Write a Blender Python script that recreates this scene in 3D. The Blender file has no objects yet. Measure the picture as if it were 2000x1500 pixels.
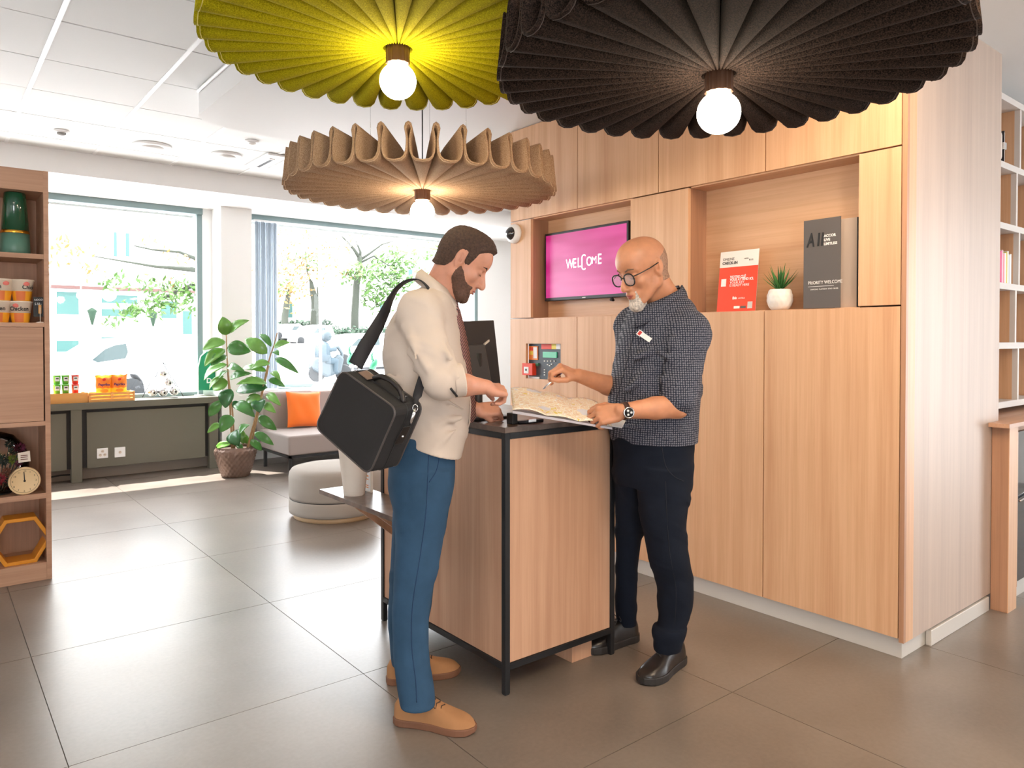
import bpy, bmesh, math, random
import numpy as np
from mathutils import Vector, Matrix, Euler
random.seed(7)
PI = math.pi
SC = bpy.context.scene
COL = SC.collection
# ------------------------------------------------------------------ camera
H = 1.38
FPX, CX, CY = 1434.0, 1000.0, 684.0
YAW = math.atan(1785 / 1434)
PIT = math.atan(22 / 1434)
FH = np.array([math.cos(YAW), math.sin(YAW), 0.0])
RT = np.array([math.sin(YAW), -math.cos(YAW), 0.0])
FW = FH * math.cos(PIT) + np.array([0, 0, -math.sin(PIT)])
UP = np.cross(RT, FW)
CAMP = np.array([0, 0, H])
cam = bpy.data.cameras.new('camera')
camo = bpy.data.objects.new('camera', cam)
COL.objects.link(camo)
cam.sensor_width = 36
cam.lens = FPX / 2000 * 36
cam.shift_y = -66 / 2000
cam.clip_start = 0.05
cam.clip_end = 300
R3 = Matrix((tuple(RT), tuple(UP), tuple(-FW))).transposed()
camo.matrix_world = Matrix.Translation(Vector(CAMP)) @ R3.to_4x4()
SC.camera = camo
# ------------------------------------------------------------------ world, sun, lamps of the room, an added fill lamp, exposure
SC.view_settings.view_transform = 'Standard'
SC.view_settings.look = 'None'
SC.view_settings.gamma = 1
SC.view_settings.exposure = 0.30
SC.view_settings.use_curve_mapping = False
W = bpy.data.worlds.new('sky')
SC.world = W
W.use_nodes = True
wn = W.node_tree
wn.nodes.clear()
wo = wn.nodes.new('ShaderNodeOutputWorld')
wb = wn.nodes.new('ShaderNodeBackground')
wb.inputs['Color'].default_value = (0.93, 0.97, 1.0, 1)
wb.inputs['Strength'].default_value = 10.8
wn.links.new(wb.outputs[0], wo.inputs[0])
sl = bpy.data.lights.new('sun', 'SUN')
sl.energy = 20
sl.color = (1, .97, .92)
sl.angle = 0.01
so = bpy.data.objects.new('sun', sl)
COL.objects.link(so)
so.rotation_euler = Vector((0.22, -0.40, -0.89)).to_track_quat('-Z', 'Y').to_euler()


def area(name, loc, size, energy, color, rot=(0, 0, 0), sy=None):
    l = bpy.data.lights.new(name, 'AREA')
    l.energy = energy
    l.color = color
    l.size = size
    if sy:
        l.shape = 'RECTANGLE'
        l.size_y = sy
    o = bpy.data.objects.new(name, l)
    COL.objects.link(o)
    o.location = loc
    o.rotation_euler = rot
    return o


WARM = (1.0, .76, .52)
area('ceiling_or_fill_lamp', (1.9, -0.2, 2.80), 1.2, 58, WARM)
area('ceiling_or_fill_lamp', (2.75, 1.2, 2.82), .5, 22, WARM)
area('ceiling_or_fill_lamp', (-0.4, 1.2, 2.95), 1.0, 18, (1, .86, .72))
area('ceiling_or_fill_lamp', (5.2, 6.0, 2.95), 1.0, 70, (1, .98, .95))  # unseen fill behind the oak wall, added to brighten the white window wall


# ------------------------------------------------------------------ helpers
def PX(px, py, b):
    """world point seen at a place of the photograph at a forward depth b"""
    return CAMP + (FW + RT * (px - CX) / FPX - UP * (py - CY) / FPX) * b


def PL(px, py, ax, v):
    """world point seen at a place of the photograph on an axis plane"""
    d = FW + RT * (px - CX) / FPX - UP * (py - CY) / FPX
    return CAMP + d * ((v - CAMP[ax]) / d[ax])


MATS = {}


def mat(name, col, rough=.5, metal=0., bump=0., bscale=200., emit=0., alpha=1., trans=0., spec=None, vary=0., vscale=4., sheen=0., coat=0., ior=None, sub=0.):
    if name in MATS:
        return MATS[name]
    m = bpy.data.materials.new(name)
    m.use_nodes = True
    nt = m.node_tree
    b = nt.nodes['Principled BSDF']
    c = tuple(col) + (1,)
    b.inputs['Base Color'].default_value = c
    b.inputs['Roughness'].default_value = rough
    b.inputs['Metallic'].default_value = metal
    if spec is not None:
        b.inputs['Specular IOR Level'].default_value = spec
    if emit:
        b.inputs['Emission Color'].default_value = c
        b.inputs['Emission Strength'].default_value = emit
    if trans:
        b.inputs['Transmission Weight'].default_value = trans
    if sheen:
        b.inputs['Sheen Weight'].default_value = sheen
    if coat:
        b.inputs['Coat Weight'].default_value = coat
    if sub:
        b.inputs['Subsurface Weight'].default_value = sub
        b.inputs['Subsurface Radius'].default_value = (.01, .004, .002)
        b.inputs['Subsurface Scale'].default_value = 1
    b.inputs['Alpha'].default_value = alpha
    if bump or vary:
        tc = nt.nodes.new('ShaderNodeTexCoord')
        n = nt.nodes.new('ShaderNodeTexNoise')
        n.inputs['Scale'].default_value = bscale
        n.inputs['Detail'].default_value = 3
        nt.links.new(tc.outputs['Object'], n.inputs['Vector'])
        if bump:
            bp = nt.nodes.new('ShaderNodeBump')
            bp.inputs['Strength'].default_value = bump
            bp.inputs['Distance'].default_value = .002
            nt.links.new(n.outputs['Fac'], bp.inputs['Height'])
            nt.links.new(bp.outputs[0], b.inputs['Normal'])
        if vary:
            n2 = nt.nodes.new('ShaderNodeTexNoise')
            n2.inputs['Scale'].default_value = vscale
            n2.inputs['Detail'].default_value = 5
            nt.links.new(tc.outputs['Object'], n2.inputs['Vector'])
            r = nt.nodes.new('ShaderNodeValToRGB')
            r.color_ramp.elements[0].position = .3
            r.color_ramp.elements[1].position = .7
            r.color_ramp.elements[0].color = tuple(x * (1 - vary) for x in col) + (1,)
            r.color_ramp.elements[1].color = tuple(min(1, x * (1 + vary)) for x in col) + (1,)
            nt.links.new(n2.outputs['Fac'], r.inputs[0])
            nt.links.new(r.outputs[0], b.inputs['Base Color'])
    MATS[name] = m
    return m


def srgb(r, g, b):
    return tuple(((x / 255 + .055) / 1.055) ** 2.4 if x > 10 else x / 255 / 12.92 for x in (r, g, b))


def wood(name, c1, c2, axis=2, rough=.42):
    """oak: stretched noise along the grain axis"""
    m = bpy.data.materials.new(name)
    m.use_nodes = True
    nt = m.node_tree
    b = nt.nodes['Principled BSDF']
    b.inputs['Roughness'].default_value = rough
    tc = nt.nodes.new('ShaderNodeTexCoord')
    oi = nt.nodes.new('ShaderNodeObjectInfo')
    ad = nt.nodes.new('ShaderNodeVectorMath')
    ad.operation = 'ADD'
    ms = nt.nodes.new('ShaderNodeVectorMath')
    ms.operation = 'SCALE'
    nt.links.new(oi.outputs['Random'], ms.inputs[0])
    ms.inputs['Scale'].default_value = 7.0
    nt.links.new(tc.outputs['Object'], ad.inputs[0])
    nt.links.new(ms.outputs[0], ad.inputs[1])
    outs = []
    for s, k, det in ((9, .5, 6), (110, 3.0, 4), (26, .35, 8)):
        mp = nt.nodes.new('ShaderNodeMapping')
        sc = [s, s, s]
        sc[axis] = k
        mp.inputs['Scale'].default_value = sc
        nt.links.new(ad.outputs[0], mp.inputs[0])
        n = nt.nodes.new('ShaderNodeTexNoise')
        n.inputs['Scale'].default_value = 1
        n.inputs['Detail'].default_value = det
        n.inputs['Distortion'].default_value = .6
        nt.links.new(mp.outputs[0], n.inputs['Vector'])
        outs.append(n.outputs['Fac'])
    a = nt.nodes.new('ShaderNodeMath')
    a.operation = 'MULTIPLY_ADD'
    nt.links.new(outs[1], a.inputs[0])
    a.inputs[1].default_value = .55
    nt.links.new(outs[0], a.inputs[2])
    a2 = nt.nodes.new('ShaderNodeMath')
    a2.operation = 'MULTIPLY_ADD'
    nt.links.new(outs[2], a2.inputs[0])
    a2.inputs[1].default_value = .8
    nt.links.new(a.outputs[0], a2.inputs[2])
    r = nt.nodes.new('ShaderNodeValToRGB')
    r.color_ramp.elements[0].position = .80
    r.color_ramp.elements[1].position = 1.42
    mr = nt.nodes.new('ShaderNodeMath')
    mr.operation = 'MULTIPLY'
    mr.inputs[1].default_value = .72
    nt.links.new(a2.outputs[0], mr.inputs[0])
    r.color_ramp.elements[0].position = .50
    r.color_ramp.elements[1].position = 1.05
    r.color_ramp.elements[0].color = tuple(c1) + (1,)
    r.color_ramp.elements[1].color = tuple(c2) + (1,)
    nt.links.new(mr.outputs[0], r.inputs[0])
    nt.links.new(r.outputs[0], b.inputs['Base Color'])
    MATS[name] = m
    return m


def link(o, parent=None):
    COL.objects.link(o)
    if parent is not None:
        o.parent = parent
        o.matrix_parent_inverse = parent_matrix(parent).inverted()
    return o


def parent_matrix(p):
    m = Matrix.LocRotScale(p.location, p.rotation_euler, p.scale)
    if p.parent is not None:
        return parent_matrix(p.parent) @ p.matrix_parent_inverse @ m
    return m


def mesh(name, vs, fs, m=None, parent=None, smooth=False):
    me = bpy.data.meshes.new(name)
    me.from_pydata([tuple(v) for v in vs], [], [tuple(int(i) for i in f) for f in fs])
    if smooth:
        me.polygons.foreach_set('use_smooth', [True] * len(me.polygons))
    if m is not None:
        me.materials.append(m)
    me.update()
    o = bpy.data.objects.new(name, me)
    link(o, parent)
    return o


def tag(o, label=None, cat=None, group=None, kind=None):
    if label:
        o['label'] = label
    if cat:
        o['category'] = cat
    if group:
        o['group'] = group
    if kind:
        o['kind'] = kind
    return o


def thing(name, label, cat, loc=(0, 0, 0), group=None, kind=None):
    o = bpy.data.objects.new(name, None)
    o.empty_display_size = .1
    o.location = tuple(float(x) for x in loc)
    COL.objects.link(o)
    return tag(o, label, cat, group, kind)


BF = [(0, 3, 2, 1), (4, 5, 6, 7), (0, 1, 5, 4), (1, 2, 6, 5), (2, 3, 7, 6), (3, 0, 4, 7)]


def bxv(x0, x1, y0, y1, z0, z1):
    return [(x0, y0, z0), (x1, y0, z0), (x1, y1, z0), (x0, y1, z0), (x0, y0, z1), (x1, y0, z1), (x1, y1, z1), (x0, y1, z1)]


def box(name, x0, x1, y0, y1, z0, z1, m, parent=None, bev=0.):
    o = mesh(name, bxv(x0, x1, y0, y1, z0, z1), BF, m, parent)
    if bev:
        bevel(o, bev)
    return o


def bevel(o, w, seg=2):
    md = o.modifiers.new('bevel', 'BEVEL')
    md.width = w
    md.segments = seg
    md.limit_method = 'ANGLE'
    return o


def solid(o, t, off=-1):
    md = o.modifiers.new('solidify', 'SOLIDIFY')
    md.thickness = t
    md.offset = off
    return o


def subd(o, n=1):
    md = o.modifiers.new('subd', 'SUBSURF')
    md.levels = n
    md.render_levels = n
    return o


def boxes(name, L, m, parent=None):
    vs, fs = [], []
    for b in L:
        k = len(vs)
        vs += bxv(*b)
        fs += [tuple(i + k for i in f) for f in BF]
    return mesh(name, vs, fs, m, parent)


def lathe(name, prof, m, parent=None, c=(0, 0, 0), seg=32, smooth=True, cap=True, T=None):
    vs, fs = [], []
    for r, z in prof:
        for i in range(seg):
            a = 2 * PI * i / seg
            vs.append(Vector((r * math.cos(a), r * math.sin(a), z)))
    n = len(prof)
    for j in range(n - 1):
        for i in range(seg):
            i2 = (i + 1) % seg
            fs.append((j * seg + i, j * seg + i2, (j + 1) * seg + i2, (j + 1) * seg + i))
    if cap:
        fs.append(tuple(range(seg))[::-1])
        fs.append(tuple(range((n - 1) * seg, n * seg)))
    if T is not None:
        vs = [T @ v for v in vs]
    vs = [v + Vector(tuple(c)) for v in vs]
    return mesh(name, vs, fs, m, parent, smooth)


def frames(pts):
    pts = [Vector(tuple(p)) for p in pts]
    out = []
    prev = None
    for i, p in enumerate(pts):
        t = (pts[min(i + 1, len(pts) - 1)] - pts[max(i - 1, 0)]).normalized()
        if prev is None:
            u = t.orthogonal().normalized()
        else:
            u = (prev - t * prev.dot(t)).normalized()
        prev = u
        out.append((p, t, u, t.cross(u)))
    return out


def tube(name, pts, r, m, parent=None, seg=8, smooth=True):
    rs = r if isinstance(r, (list, tuple)) else [r] * len(pts)
    vs, fs = tubev(pts, rs, seg)
    return mesh(name, vs, fs, m, parent, smooth)


def tubev(pts, rs, seg=8):
    vs, fs = [], []
    for (p, t, u, w), r in zip(frames(pts), rs):
        for i in range(seg):
            a = 2 * PI * i / seg
            vs.append(p + u * math.cos(a) * r + w * math.sin(a) * r)
    for j in range(len(pts) - 1):
        for i in range(seg):
            i2 = (i + 1) % seg
            fs.append((j * seg + i, j * seg + i2, (j + 1) * seg + i2, (j + 1) * seg + i))
    fs.append(tuple(range(seg))[::-1])
    k = (len(pts) - 1) * seg
    fs.append(tuple(range(k, k + seg)))
    return vs, fs


def tubes(name, L, m, parent=None, seg=6):
    vs, fs = [], []
    for pts, r in L:
        a, b = tubev(pts, r if isinstance(r, (list, tuple)) else [r] * len(pts), seg)
        k = len(vs)
        vs += a
        fs += [tuple(i + k for i in f) for f in b]
    return mesh(name, vs, fs, m, parent, True)


def smoothpts(pts, n=6):
    P = [np.array(p, float) for p in pts]
    P = [2 * P[0] - P[1]] + P + [2 * P[-1] - P[-2]]
    out = []
    for i in range(1, len(P) - 2):
        for k in range(n):
            t = k / n
            out.append(.5 * ((2 * P[i]) + (-P[i - 1] + P[i + 1]) * t + (2 * P[i - 1] - 5 * P[i] + 4 * P[i + 1] - P[i + 2]) * t * t + (-P[i - 1] + 3 * P[i] - 3 * P[i + 1] + P[i + 2]) * t ** 3))
    out.append(P[-2])
    return out


def ribbon(name, pts, wd, width, m, parent=None, t=.003, n=6):
    pts = smoothpts(pts, n)
    vs, fs = [], []
    N = len(pts)
    for i, p in enumerate(pts):
        w = wd(i / (N - 1)) if callable(wd) else wd
        w = np.array(w, float)
        w /= np.linalg.norm(w)
        h = (width(i / (N - 1)) if callable(width) else width) / 2
        vs += [p - w * h, p + w * h]
    for i in range(N - 1):
        fs.append((2 * i, 2 * i + 1, 2 * i + 3, 2 * i + 2))
    o = mesh(name, vs, fs, m, parent, True)
    return solid(o, t, 0)


def prism(name, pts, d, m, parent=None, bev=0.):
    """polygon (list of 3D points) extruded by vector d"""
    n = len(pts)
    vs = [np.array(p, float) for p in pts] + [np.array(p, float) + np.array(d, float) for p in pts]
    fs = [tuple(range(n))[::-1], tuple(range(n, 2 * n))] + [(i, (i + 1) % n, (i + 1) % n + n, i + n) for i in range(n)]
    o = mesh(name, vs, fs, m, parent)
    if bev:
        bevel(o, bev)
    return o


def text(name, s, origin, xdir, ydir, size, m, parent=None, ext=.0006, align='LEFT', sx=1., shear=0., bold=0.):
    c = bpy.data.curves.new(name, 'FONT')
    c.body = s
    c.size = size
    c.extrude = ext
    c.align_x = align
    c.resolution_u = 3
    c.offset = bold
    c.shear = shear
    o = bpy.data.objects.new(name, c)
    COL.objects.link(o)
    dg = bpy.context.evaluated_depsgraph_get()
    me = bpy.data.meshes.new_from_object(o.evaluated_get(dg))
    bpy.data.objects.remove(o)
    x = Vector(tuple(xdir)).normalized()
    y = Vector(tuple(ydir)).normalized()
    z = x.cross(y)
    T = Matrix.Translation(Vector(tuple(origin))) @ Matrix((x * sx, y, z)).transposed().to_4x4()
    me.transform(T)
    me.materials.clear()
    me.materials.append(m)
    o = bpy.data.objects.new(name, me)
    link(o, parent)
    return o


def ellipsoid(name, c, r, m, parent=None, seg=20, rings=12, T=None):
    prof = []
    for j in range(rings + 1):
        a = -PI / 2 + PI * j / rings
        prof.append((max(1e-4, math.cos(a)), math.sin(a)))
    S = Matrix.Diagonal(Vector(r))
    if T is not None:
        S = T @ S
    return lathe(name, prof, m, parent, c, seg, T=S)


def dup(root, delta, rz=0., label=None, group=None):
    r = root.copy()
    COL.objects.link(r)
    r.location = Vector(root.location) + Vector(tuple(delta))
    r.rotation_euler.z += rz
    if label:
        r['label'] = label
    if group:
        r['group'] = group

    def rec(src, dst):
        for ch in [c for c in src.children if c.name in COL.objects]:
            d = ch.copy()
            COL.objects.link(d)
            d.parent = dst
            rec(ch, d)
    rec(root, r)
    return r
# ------------------------------------------------------------------ materials of the room
OAK1, OAK2 = srgb(194, 144, 106), srgb(220, 176, 138)
wood('oak_upright', OAK1, OAK2, 2)
wood('oak_counter', srgb(176, 130, 102), srgb(206, 162, 132), 2)
wood('oak_level', OAK1, OAK2, 1)
wood('oak_dark', srgb(150, 108, 82), srgb(184, 138, 108), 2)
wood('oak_case', srgb(160, 118, 92), srgb(194, 152, 124), 0)
wood('oak_pale', srgb(176, 154, 140), srgb(196, 174, 158), 2)
M = MATS
mat('wall_white', (.86, .86, .85), .7, bump=.08, bscale=90)
mat('ceil_white', (.80, .80, .79), .8, bump=.15, bscale=300)
mat('soffit_white', (.80, .79, .78), .6)
mat('bar_white', (.88, .88, .88), .4)
mat('joint_grey', (.25, .24, .23), .8)
mat('frame_teal', srgb(120, 140, 142), .45)
mat('black_metal', srgb(38, 39, 42), .4, .3)
mat('black', (.012, .012, .013), .5)
mat('white', (.85, .85, .84), .5)
mat('chrome', (.7, .7, .72), .18, 1.)
mat('gold', srgb(214, 160, 60), .25, 1.)
mat('olive', srgb(106, 103, 90), .5)
mat('kick', srgb(205, 198, 190), .4)


def floormat():
    m = bpy.data.materials.new('concrete_tile')
    m.use_nodes = True
    nt = m.node_tree
    b = nt.nodes['Principled BSDF']
    tc = nt.nodes.new('ShaderNodeTexCoord')
    oi = nt.nodes.new('ShaderNodeObjectInfo')
    n1 = nt.nodes.new('ShaderNodeTexNoise')
    n1.inputs['Scale'].default_value = 1.3
    n1.inputs['Detail'].default_value = 6
    n2 = nt.nodes.new('ShaderNodeTexNoise')
    n2.inputs['Scale'].default_value = 60
    n2.inputs['Detail'].default_value = 4
    for n in (n1, n2):
        nt.links.new(tc.outputs['Object'], n.inputs['Vector'])
    a = nt.nodes.new('ShaderNodeMath')
    a.operation = 'MULTIPLY_ADD'
    nt.links.new(n2.outputs['Fac'], a.inputs[0])
    a.inputs[1].default_value = .25
    nt.links.new(n1.outputs['Fac'], a.inputs[2])
    a3 = nt.nodes.new('ShaderNodeMath')
    a3.operation = 'MULTIPLY_ADD'
    nt.links.new(oi.outputs['Random'], a3.inputs[0])
    a3.inputs[1].default_value = .08
    nt.links.new(a.outputs[0], a3.inputs[2])
    r = nt.nodes.new('ShaderNodeValToRGB')
    r.color_ramp.elements[0].position = .45
    r.color_ramp.elements[1].position = .95
    r.color_ramp.elements[0].color = srgb(100, 90, 82) + (1,)
    r.color_ramp.elements[1].color = srgb(136, 124, 114) + (1,)
    nt.links.new(a3.outputs[0], r.inputs[0])
    nt.links.new(r.outputs[0], b.inputs['Base Color'])
    rr = nt.nodes.new('ShaderNodeMapRange')
    rr.inputs['To Min'].default_value = .28
    rr.inputs['To Max'].default_value = .40
    nt.links.new(n1.outputs['Fac'], rr.inputs[0])
    nt.links.new(rr.outputs[0], b.inputs['Roughness'])
    b.inputs['Specular IOR Level'].default_value = .8
    bp = nt.nodes.new('ShaderNodeBump')
    bp.inputs['Strength'].default_value = .06
    bp.inputs['Distance'].default_value = .002
    nt.links.new(n2.outputs['Fac'], bp.inputs['Height'])
    MATS['concrete_tile'] = m


floormat()
# ------------------------------------------------------------------ floor
XL, XR, YB, YW = -3.2, 8.2, -3.2, 8.4
fl = box('floor', XL, XR, YB, YW + .25, -.12, -.004, M['joint_grey'])
tag(fl, kind='structure')
TX, TY, TS = .355, .634, 1.05
for i in range(-4, 8):
    for j in range(-4, 8):
        x0, y0 = TX + TS * i, TY + (TS - .003) * j
        x1, y1 = x0 + TS, y0 + TS - .003
        g = .0016
        X0, X1, Y0, Y1 = max(x0 + g, XL), min(x1 - g, XR), max(y0 + g, YB), min(y1 - g, YW)
        if X1 - X0 < .05 or Y1 - Y0 < .05:
            continue
        box('tile', X0, X1, Y0, Y1, -.006, random.uniform(-.0004, 0), M['concrete_tile'], fl)
# ------------------------------------------------------------------ ceiling: tiles in a grid
CZ = 3.0
ce = box('ceiling', XL, 8.2, YB, 7.35, CZ + .015, CZ + .12, M['joint_grey'])
tag(ce, kind='structure')
bx0, by0, cs, ct = .555, 4.38, .632, .648
SX0 = 1.42  # soffit starts here
for i in range(-6, 12):
    for j in range(-12, 5):
        x0, y0 = bx0 + cs * i, by0 + ct * j
        x1, y1 = x0 + cs, min(y0 + ct, 7.35)
        X0, X1 = max(x0 + .012, XL), min(x1 - .012, 8.2)
        Y0, Y1 = max(y0 + .006, YB), y1 - .006
        if X1 - X0 < .05 or Y1 - Y0 < .05:
            continue
        if X0 > SX0 + .1 and Y1 < 5.1:
            continue
        box('ceiling_tile', X0, X1, Y0, Y1, CZ + random.uniform(0, .002), CZ + .014, M['ceil_white'], ce)
for i in range(-6, 13):
    x = bx0 + cs * i
    box('grid_bar', x - .0125, x + .0125, YB, 7.35, CZ - .004, CZ + .016, M['bar_white'], ce)
# perimeter beam above the windows
be = box('trim_1', XL, XR, 7.35, YW, 2.80, 3.12, M['soffit_white'])
tag(be, kind='structure')
# lowered plain soffit with a rounded corner
pts = [(8.2, YB), (8.2, 5.22)]
for k in range(7):
    a = PI / 2 + PI / 2 * k / 6
    pts.append((SX0 + .42 + .42 * math.cos(a), 5.02 + .22 * math.sin(a)))
pts += [(SX0, YB)]
so_ = prism('trim_2', [(x, y, 2.84) for x, y in pts], (0, 0, .172), M['soffit_white'])
tag(so_, kind='structure')
bd = tube('bead', [(SX0 - .012, y, 2.985) for y in (YB, 1, 3, 4.95)] + [(SX0 - .012, 5.0, 2.985)], .011, M['bar_white'], so_)
# ------------------------------------------------------------------ window wall
WY0, WY1 = 8.4, 8.62


def wallpiece(name, L):
    return tag(boxes(name, L, M['wall_white']), kind='structure')


W1 = (-1.9, 2.40, .76, 2.82)
W2 = (2.86, 6.13, .80, 2.82)
wallpiece('wall_back', [(XL, W1[0], WY0, WY1, 0, 3.12), (W1[1], W2[0], WY0, WY1, 0, 3.12), (W2[1], XR, WY0, WY1, 0, 3.12),
                        (W1[0], W1[1], WY0, WY1, 0, W1[2]), (W1[0], W1[1], WY0, WY1, W1[3], 3.12),
                        (W2[0], W2[1], WY0, WY1, 0, W2[2]), (W2[0], W2[1], WY0, WY1, W2[3], 3.12)])
tag(box('trim_3', 2.50, 2.83, 8.08, 8.4, 0, 2.80, M['wall_white']), kind='structure')
gm = bpy.data.materials.new('glass_pane')
gm.use_nodes = True
nt = gm.node_tree
nt.nodes.clear()
o_ = nt.nodes.new('ShaderNodeOutputMaterial')
mx = nt.nodes.new('ShaderNodeMixShader')
tr = nt.nodes.new('ShaderNodeBsdfTransparent')
gl = nt.nodes.new('ShaderNodeBsdfGlossy')
gl.inputs['Roughness'].default_value = .02
fr = nt.nodes.new('ShaderNodeFresnel')
fr.inputs['IOR'].default_value = 1.35
nt.links.new(fr.outputs[0], mx.inputs[0])
nt.links.new(tr.outputs[0], mx.inputs[1])
nt.links.new(gl.outputs[0], mx.inputs[2])
nt.links.new(mx.outputs[0], o_.inputs[0])
MATS['glass'] = gm


def window(name, x0, x1, z0, z1, mull=()):
    w = thing(name, None, None, ((x0 + x1) / 2, 8.45, z0), kind='structure')
    box('frame_header', x0, x1, 8.37, 8.47, z1 - .085, z1, M['frame_teal'], w, .004)
    box('frame_jamb', x0, x0 + .05, 8.40, 8.47, z0, z1 - .085, M['frame_teal'], w, .004)
    box('frame_jamb', x1 - .055, x1, 8.40, 8.47, z0, z1 - .085, M['frame_teal'], w, .004)
    box('frame_sill', x0 + .05, x1 - .055, 8.40, 8.50, z0, z0 + .045, M['frame_teal'], w, .004)
    box('inner_frame', x0 + .06, x1 - .07, 8.48, 8.52, z1 - .115, z1 - .09, M['bar_white'], w)
    for m_ in mull:
        box('mullion', m_ - .012, m_ + .012, 8.50, 8.54, z0 + .045, z1 - .115, M['bar_white'], w)
    xs = [x0 + .05] + [m_ for m_ in mull] + [x1 - .055]
    for a, b in zip(xs, xs[1:]):
        mesh('pane', [(a, 8.53, z0 + .04), (b, 8.53, z0 + .04), (b, 8.53, z1 - .09), (a, 8.53, z1 - .09)], [(0, 1, 2, 3)], M['glass'], w)
    return w


window('window_1', *W1)
window('window_2', *W2, mull=(3.82, 5.9))
# side walls behind and beside the camera (with the glazed front at the rear right)
wallpiece('wall_left', [(XL - .2, XL, YB, WY1, 0, 3.12)])
wallpiece('wall_right', [(XR, XR + .2, -.6, WY1, 0, 3.12), (XR, XR + .2, YB, -.6, 2.6, 3.12), (XR, XR + .2, YB, -2.4, 0, 2.6)])
wallpiece('wall_front', [(XL, -2.2, YB - .2, YB, 0, 3.12), (-2.2, -.8, YB - .2, YB, 2.5, 3.12), (-.8, XR, YB - .2, YB, 0, 3.12)])
tag(box('baseboard_back', 2.83, XR, 8.37, 8.4, 0, .1, M['wall_white']), kind='structure')
# window ledge of the second window
led = box('trim_4', 2.86, 6.13, 8.16, 8.41, .775, .805, M['bar_white'], None, .004)
tag(led, kind='structure')
# pleated screens stacked at the left of window 2
n = 26
vs, fs = [], []
x0c, x1c = 2.935, 3.20
for k in range(n + 1):
    x = x0c + (x1c - x0c) * k / n
    y = 8.30 + (.022 if k % 2 else -.022) - .01 * math.sin(k * .9)
    vs += [(x, y, .815), (x, y, 2.71)]
for k in range(n):
    fs.append((2 * k, 2 * k + 2, 2 * k + 3, 2 * k + 1))
cm_ = mat('screen_grey', srgb(176, 182, 188), .6)
nt = cm_.node_tree
tl = nt.nodes.new('ShaderNodeBsdfTranslucent')
tl.inputs[0].default_value = srgb(168, 176, 184) + (1,)
mx = nt.nodes.new('ShaderNodeMixShader')
mx.inputs[0].default_value = .6
nt.links.new(nt.nodes['Principled BSDF'].outputs[0], mx.inputs[1])
nt.links.new(tl.outputs[0], mx.inputs[2])
nt.links.new(mx.outputs[0], nt.nodes['Material Output'].inputs[0])
cu = mesh('curtain', vs, fs, cm_, None)
tag(cu, 'grey pleated curtain bunched beside the white column', 'curtain')
cu2 = thing('curtain_track', 'slim white curtain track under the teal header of the right window', 'rail', (4.4, 8.33, 2.72))
box('rail', 2.94, 6.05, 8.315, 8.345, 2.715, 2.735, M['bar_white'], cu2)
# ------------------------------------------------------------------ oak wall with niches
FX, BXK, RX = 3.25, 3.41, 4.335
ow = thing('wall_oak', None, None, (3.8, 2.7, 0), kind='structure')
YR, YL = 1.38, 4.063
box('core', BXK + .02, RX - .02, YR + .02, YL, .085, 2.84, M['oak_dark'], ow)
box('kickboard', FX + .035, RX - .12, YR + .022, YL, 0, .088, M['kick'], ow)
box('kickboard', 3.52, RX - .12, YR - .005, YR + .02, 0, .07, M['kick'], ow, .002)
g = .0028


def panel(y0, y1, z0, z1, m='oak_upright', d=.022):
    o = box('panel', FX, FX + d, y0 + g, y1 - g, z0 + g, z1 - g, M[m], ow)
    return o


low = [1.402, 2.053, 2.722, 3.385]
for a, b in zip(low, low[1:]):
    panel(a, b, .092, 1.522)
# panel with the opening for the fire panel: four strips in one mesh
fy0, fy1, fz0, fz1 = 3.538, 3.893, 1.109, 1.348
boxes('panel', [(FX, FX + .022, 3.385 + g, YL, .092, fz0), (FX, FX + .022, 3.385 + g, YL, fz1, 1.522 - g),
                (FX, FX + .022, 3.385 + g, fy0, fz0, fz1), (FX, FX + .022, fy1, YL, fz0, fz1)], M['oak_upright'], ow)
box('backing', FX + .022, FX + .035, YR + .03, fy0, .092, 1.50, M['black'], ow)
for a, b in zip([1.402, 2.05, 2.725, 3.383], [2.05, 2.725, 3.383, YL]):
    panel(a, b, 2.204, 2.838)
box('backing', FX + .022, FX + .035, YR + .03, YL, 2.22, 2.83, M['black'], ow)
# uprights beside the niches (with their depth)
for a, b in ((1.402, 1.588), (2.515, 2.936), (3.838, YL)):
    panel(a, b, 1.524, 2.202)
    boxes('niche_side', [(FX + .022, BXK, a + .002, b - .002, 1.526, 2.2)], M['oak_dark'], ow)
# niche floors, ceilings and backs
for a, b in ((1.588, 2.515), (2.936, 3.838)):
    box('niche_shelf', FX + .023, BXK, a, b, 1.505, 1.523, M['oak_level'], ow)
    box('niche_top', FX + .022, BXK, a, b, 2.2, 2.22, M['oak_level'], ow)
    box('niche_back', BXK, BXK + .018, a - .01, b + .01, 1.51, 2.21, M['oak_level'], ow)
# end face
box('end_panel', FX + .02, 3.34, YR, YR + .02, .08, 2.84, M['oak_upright'], ow)
box('end_panel', FX, FX + .02, YR, YR + .0205, .08, 2.84, M['oak_dark'], ow)
box('end_panel', 3.34, RX, YR, YR + .0202, .08, 2.84, M['oak_pale'], ow)
# fire alarm panel in the opening
fa = thing('fire_alarm_panel', 'dark grey fire alarm control panel recessed in the oak wall', 'control panel', (FX + .05, 3.715, fz0))
box('housing', FX + .036, FX + .09, fy0 - .02, fy1 + .01, fz0 - .01, fz1 + .01, mat('slate', srgb(70, 80, 90), .5), fa)
XF = FX + .034
mr_, mo_, my_ = mat('sig_red', srgb(228, 66, 40), .5), mat('sig_orange', srgb(240, 140, 60), .5), mat('sig_yellow', srgb(238, 212, 80), .5)


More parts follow.
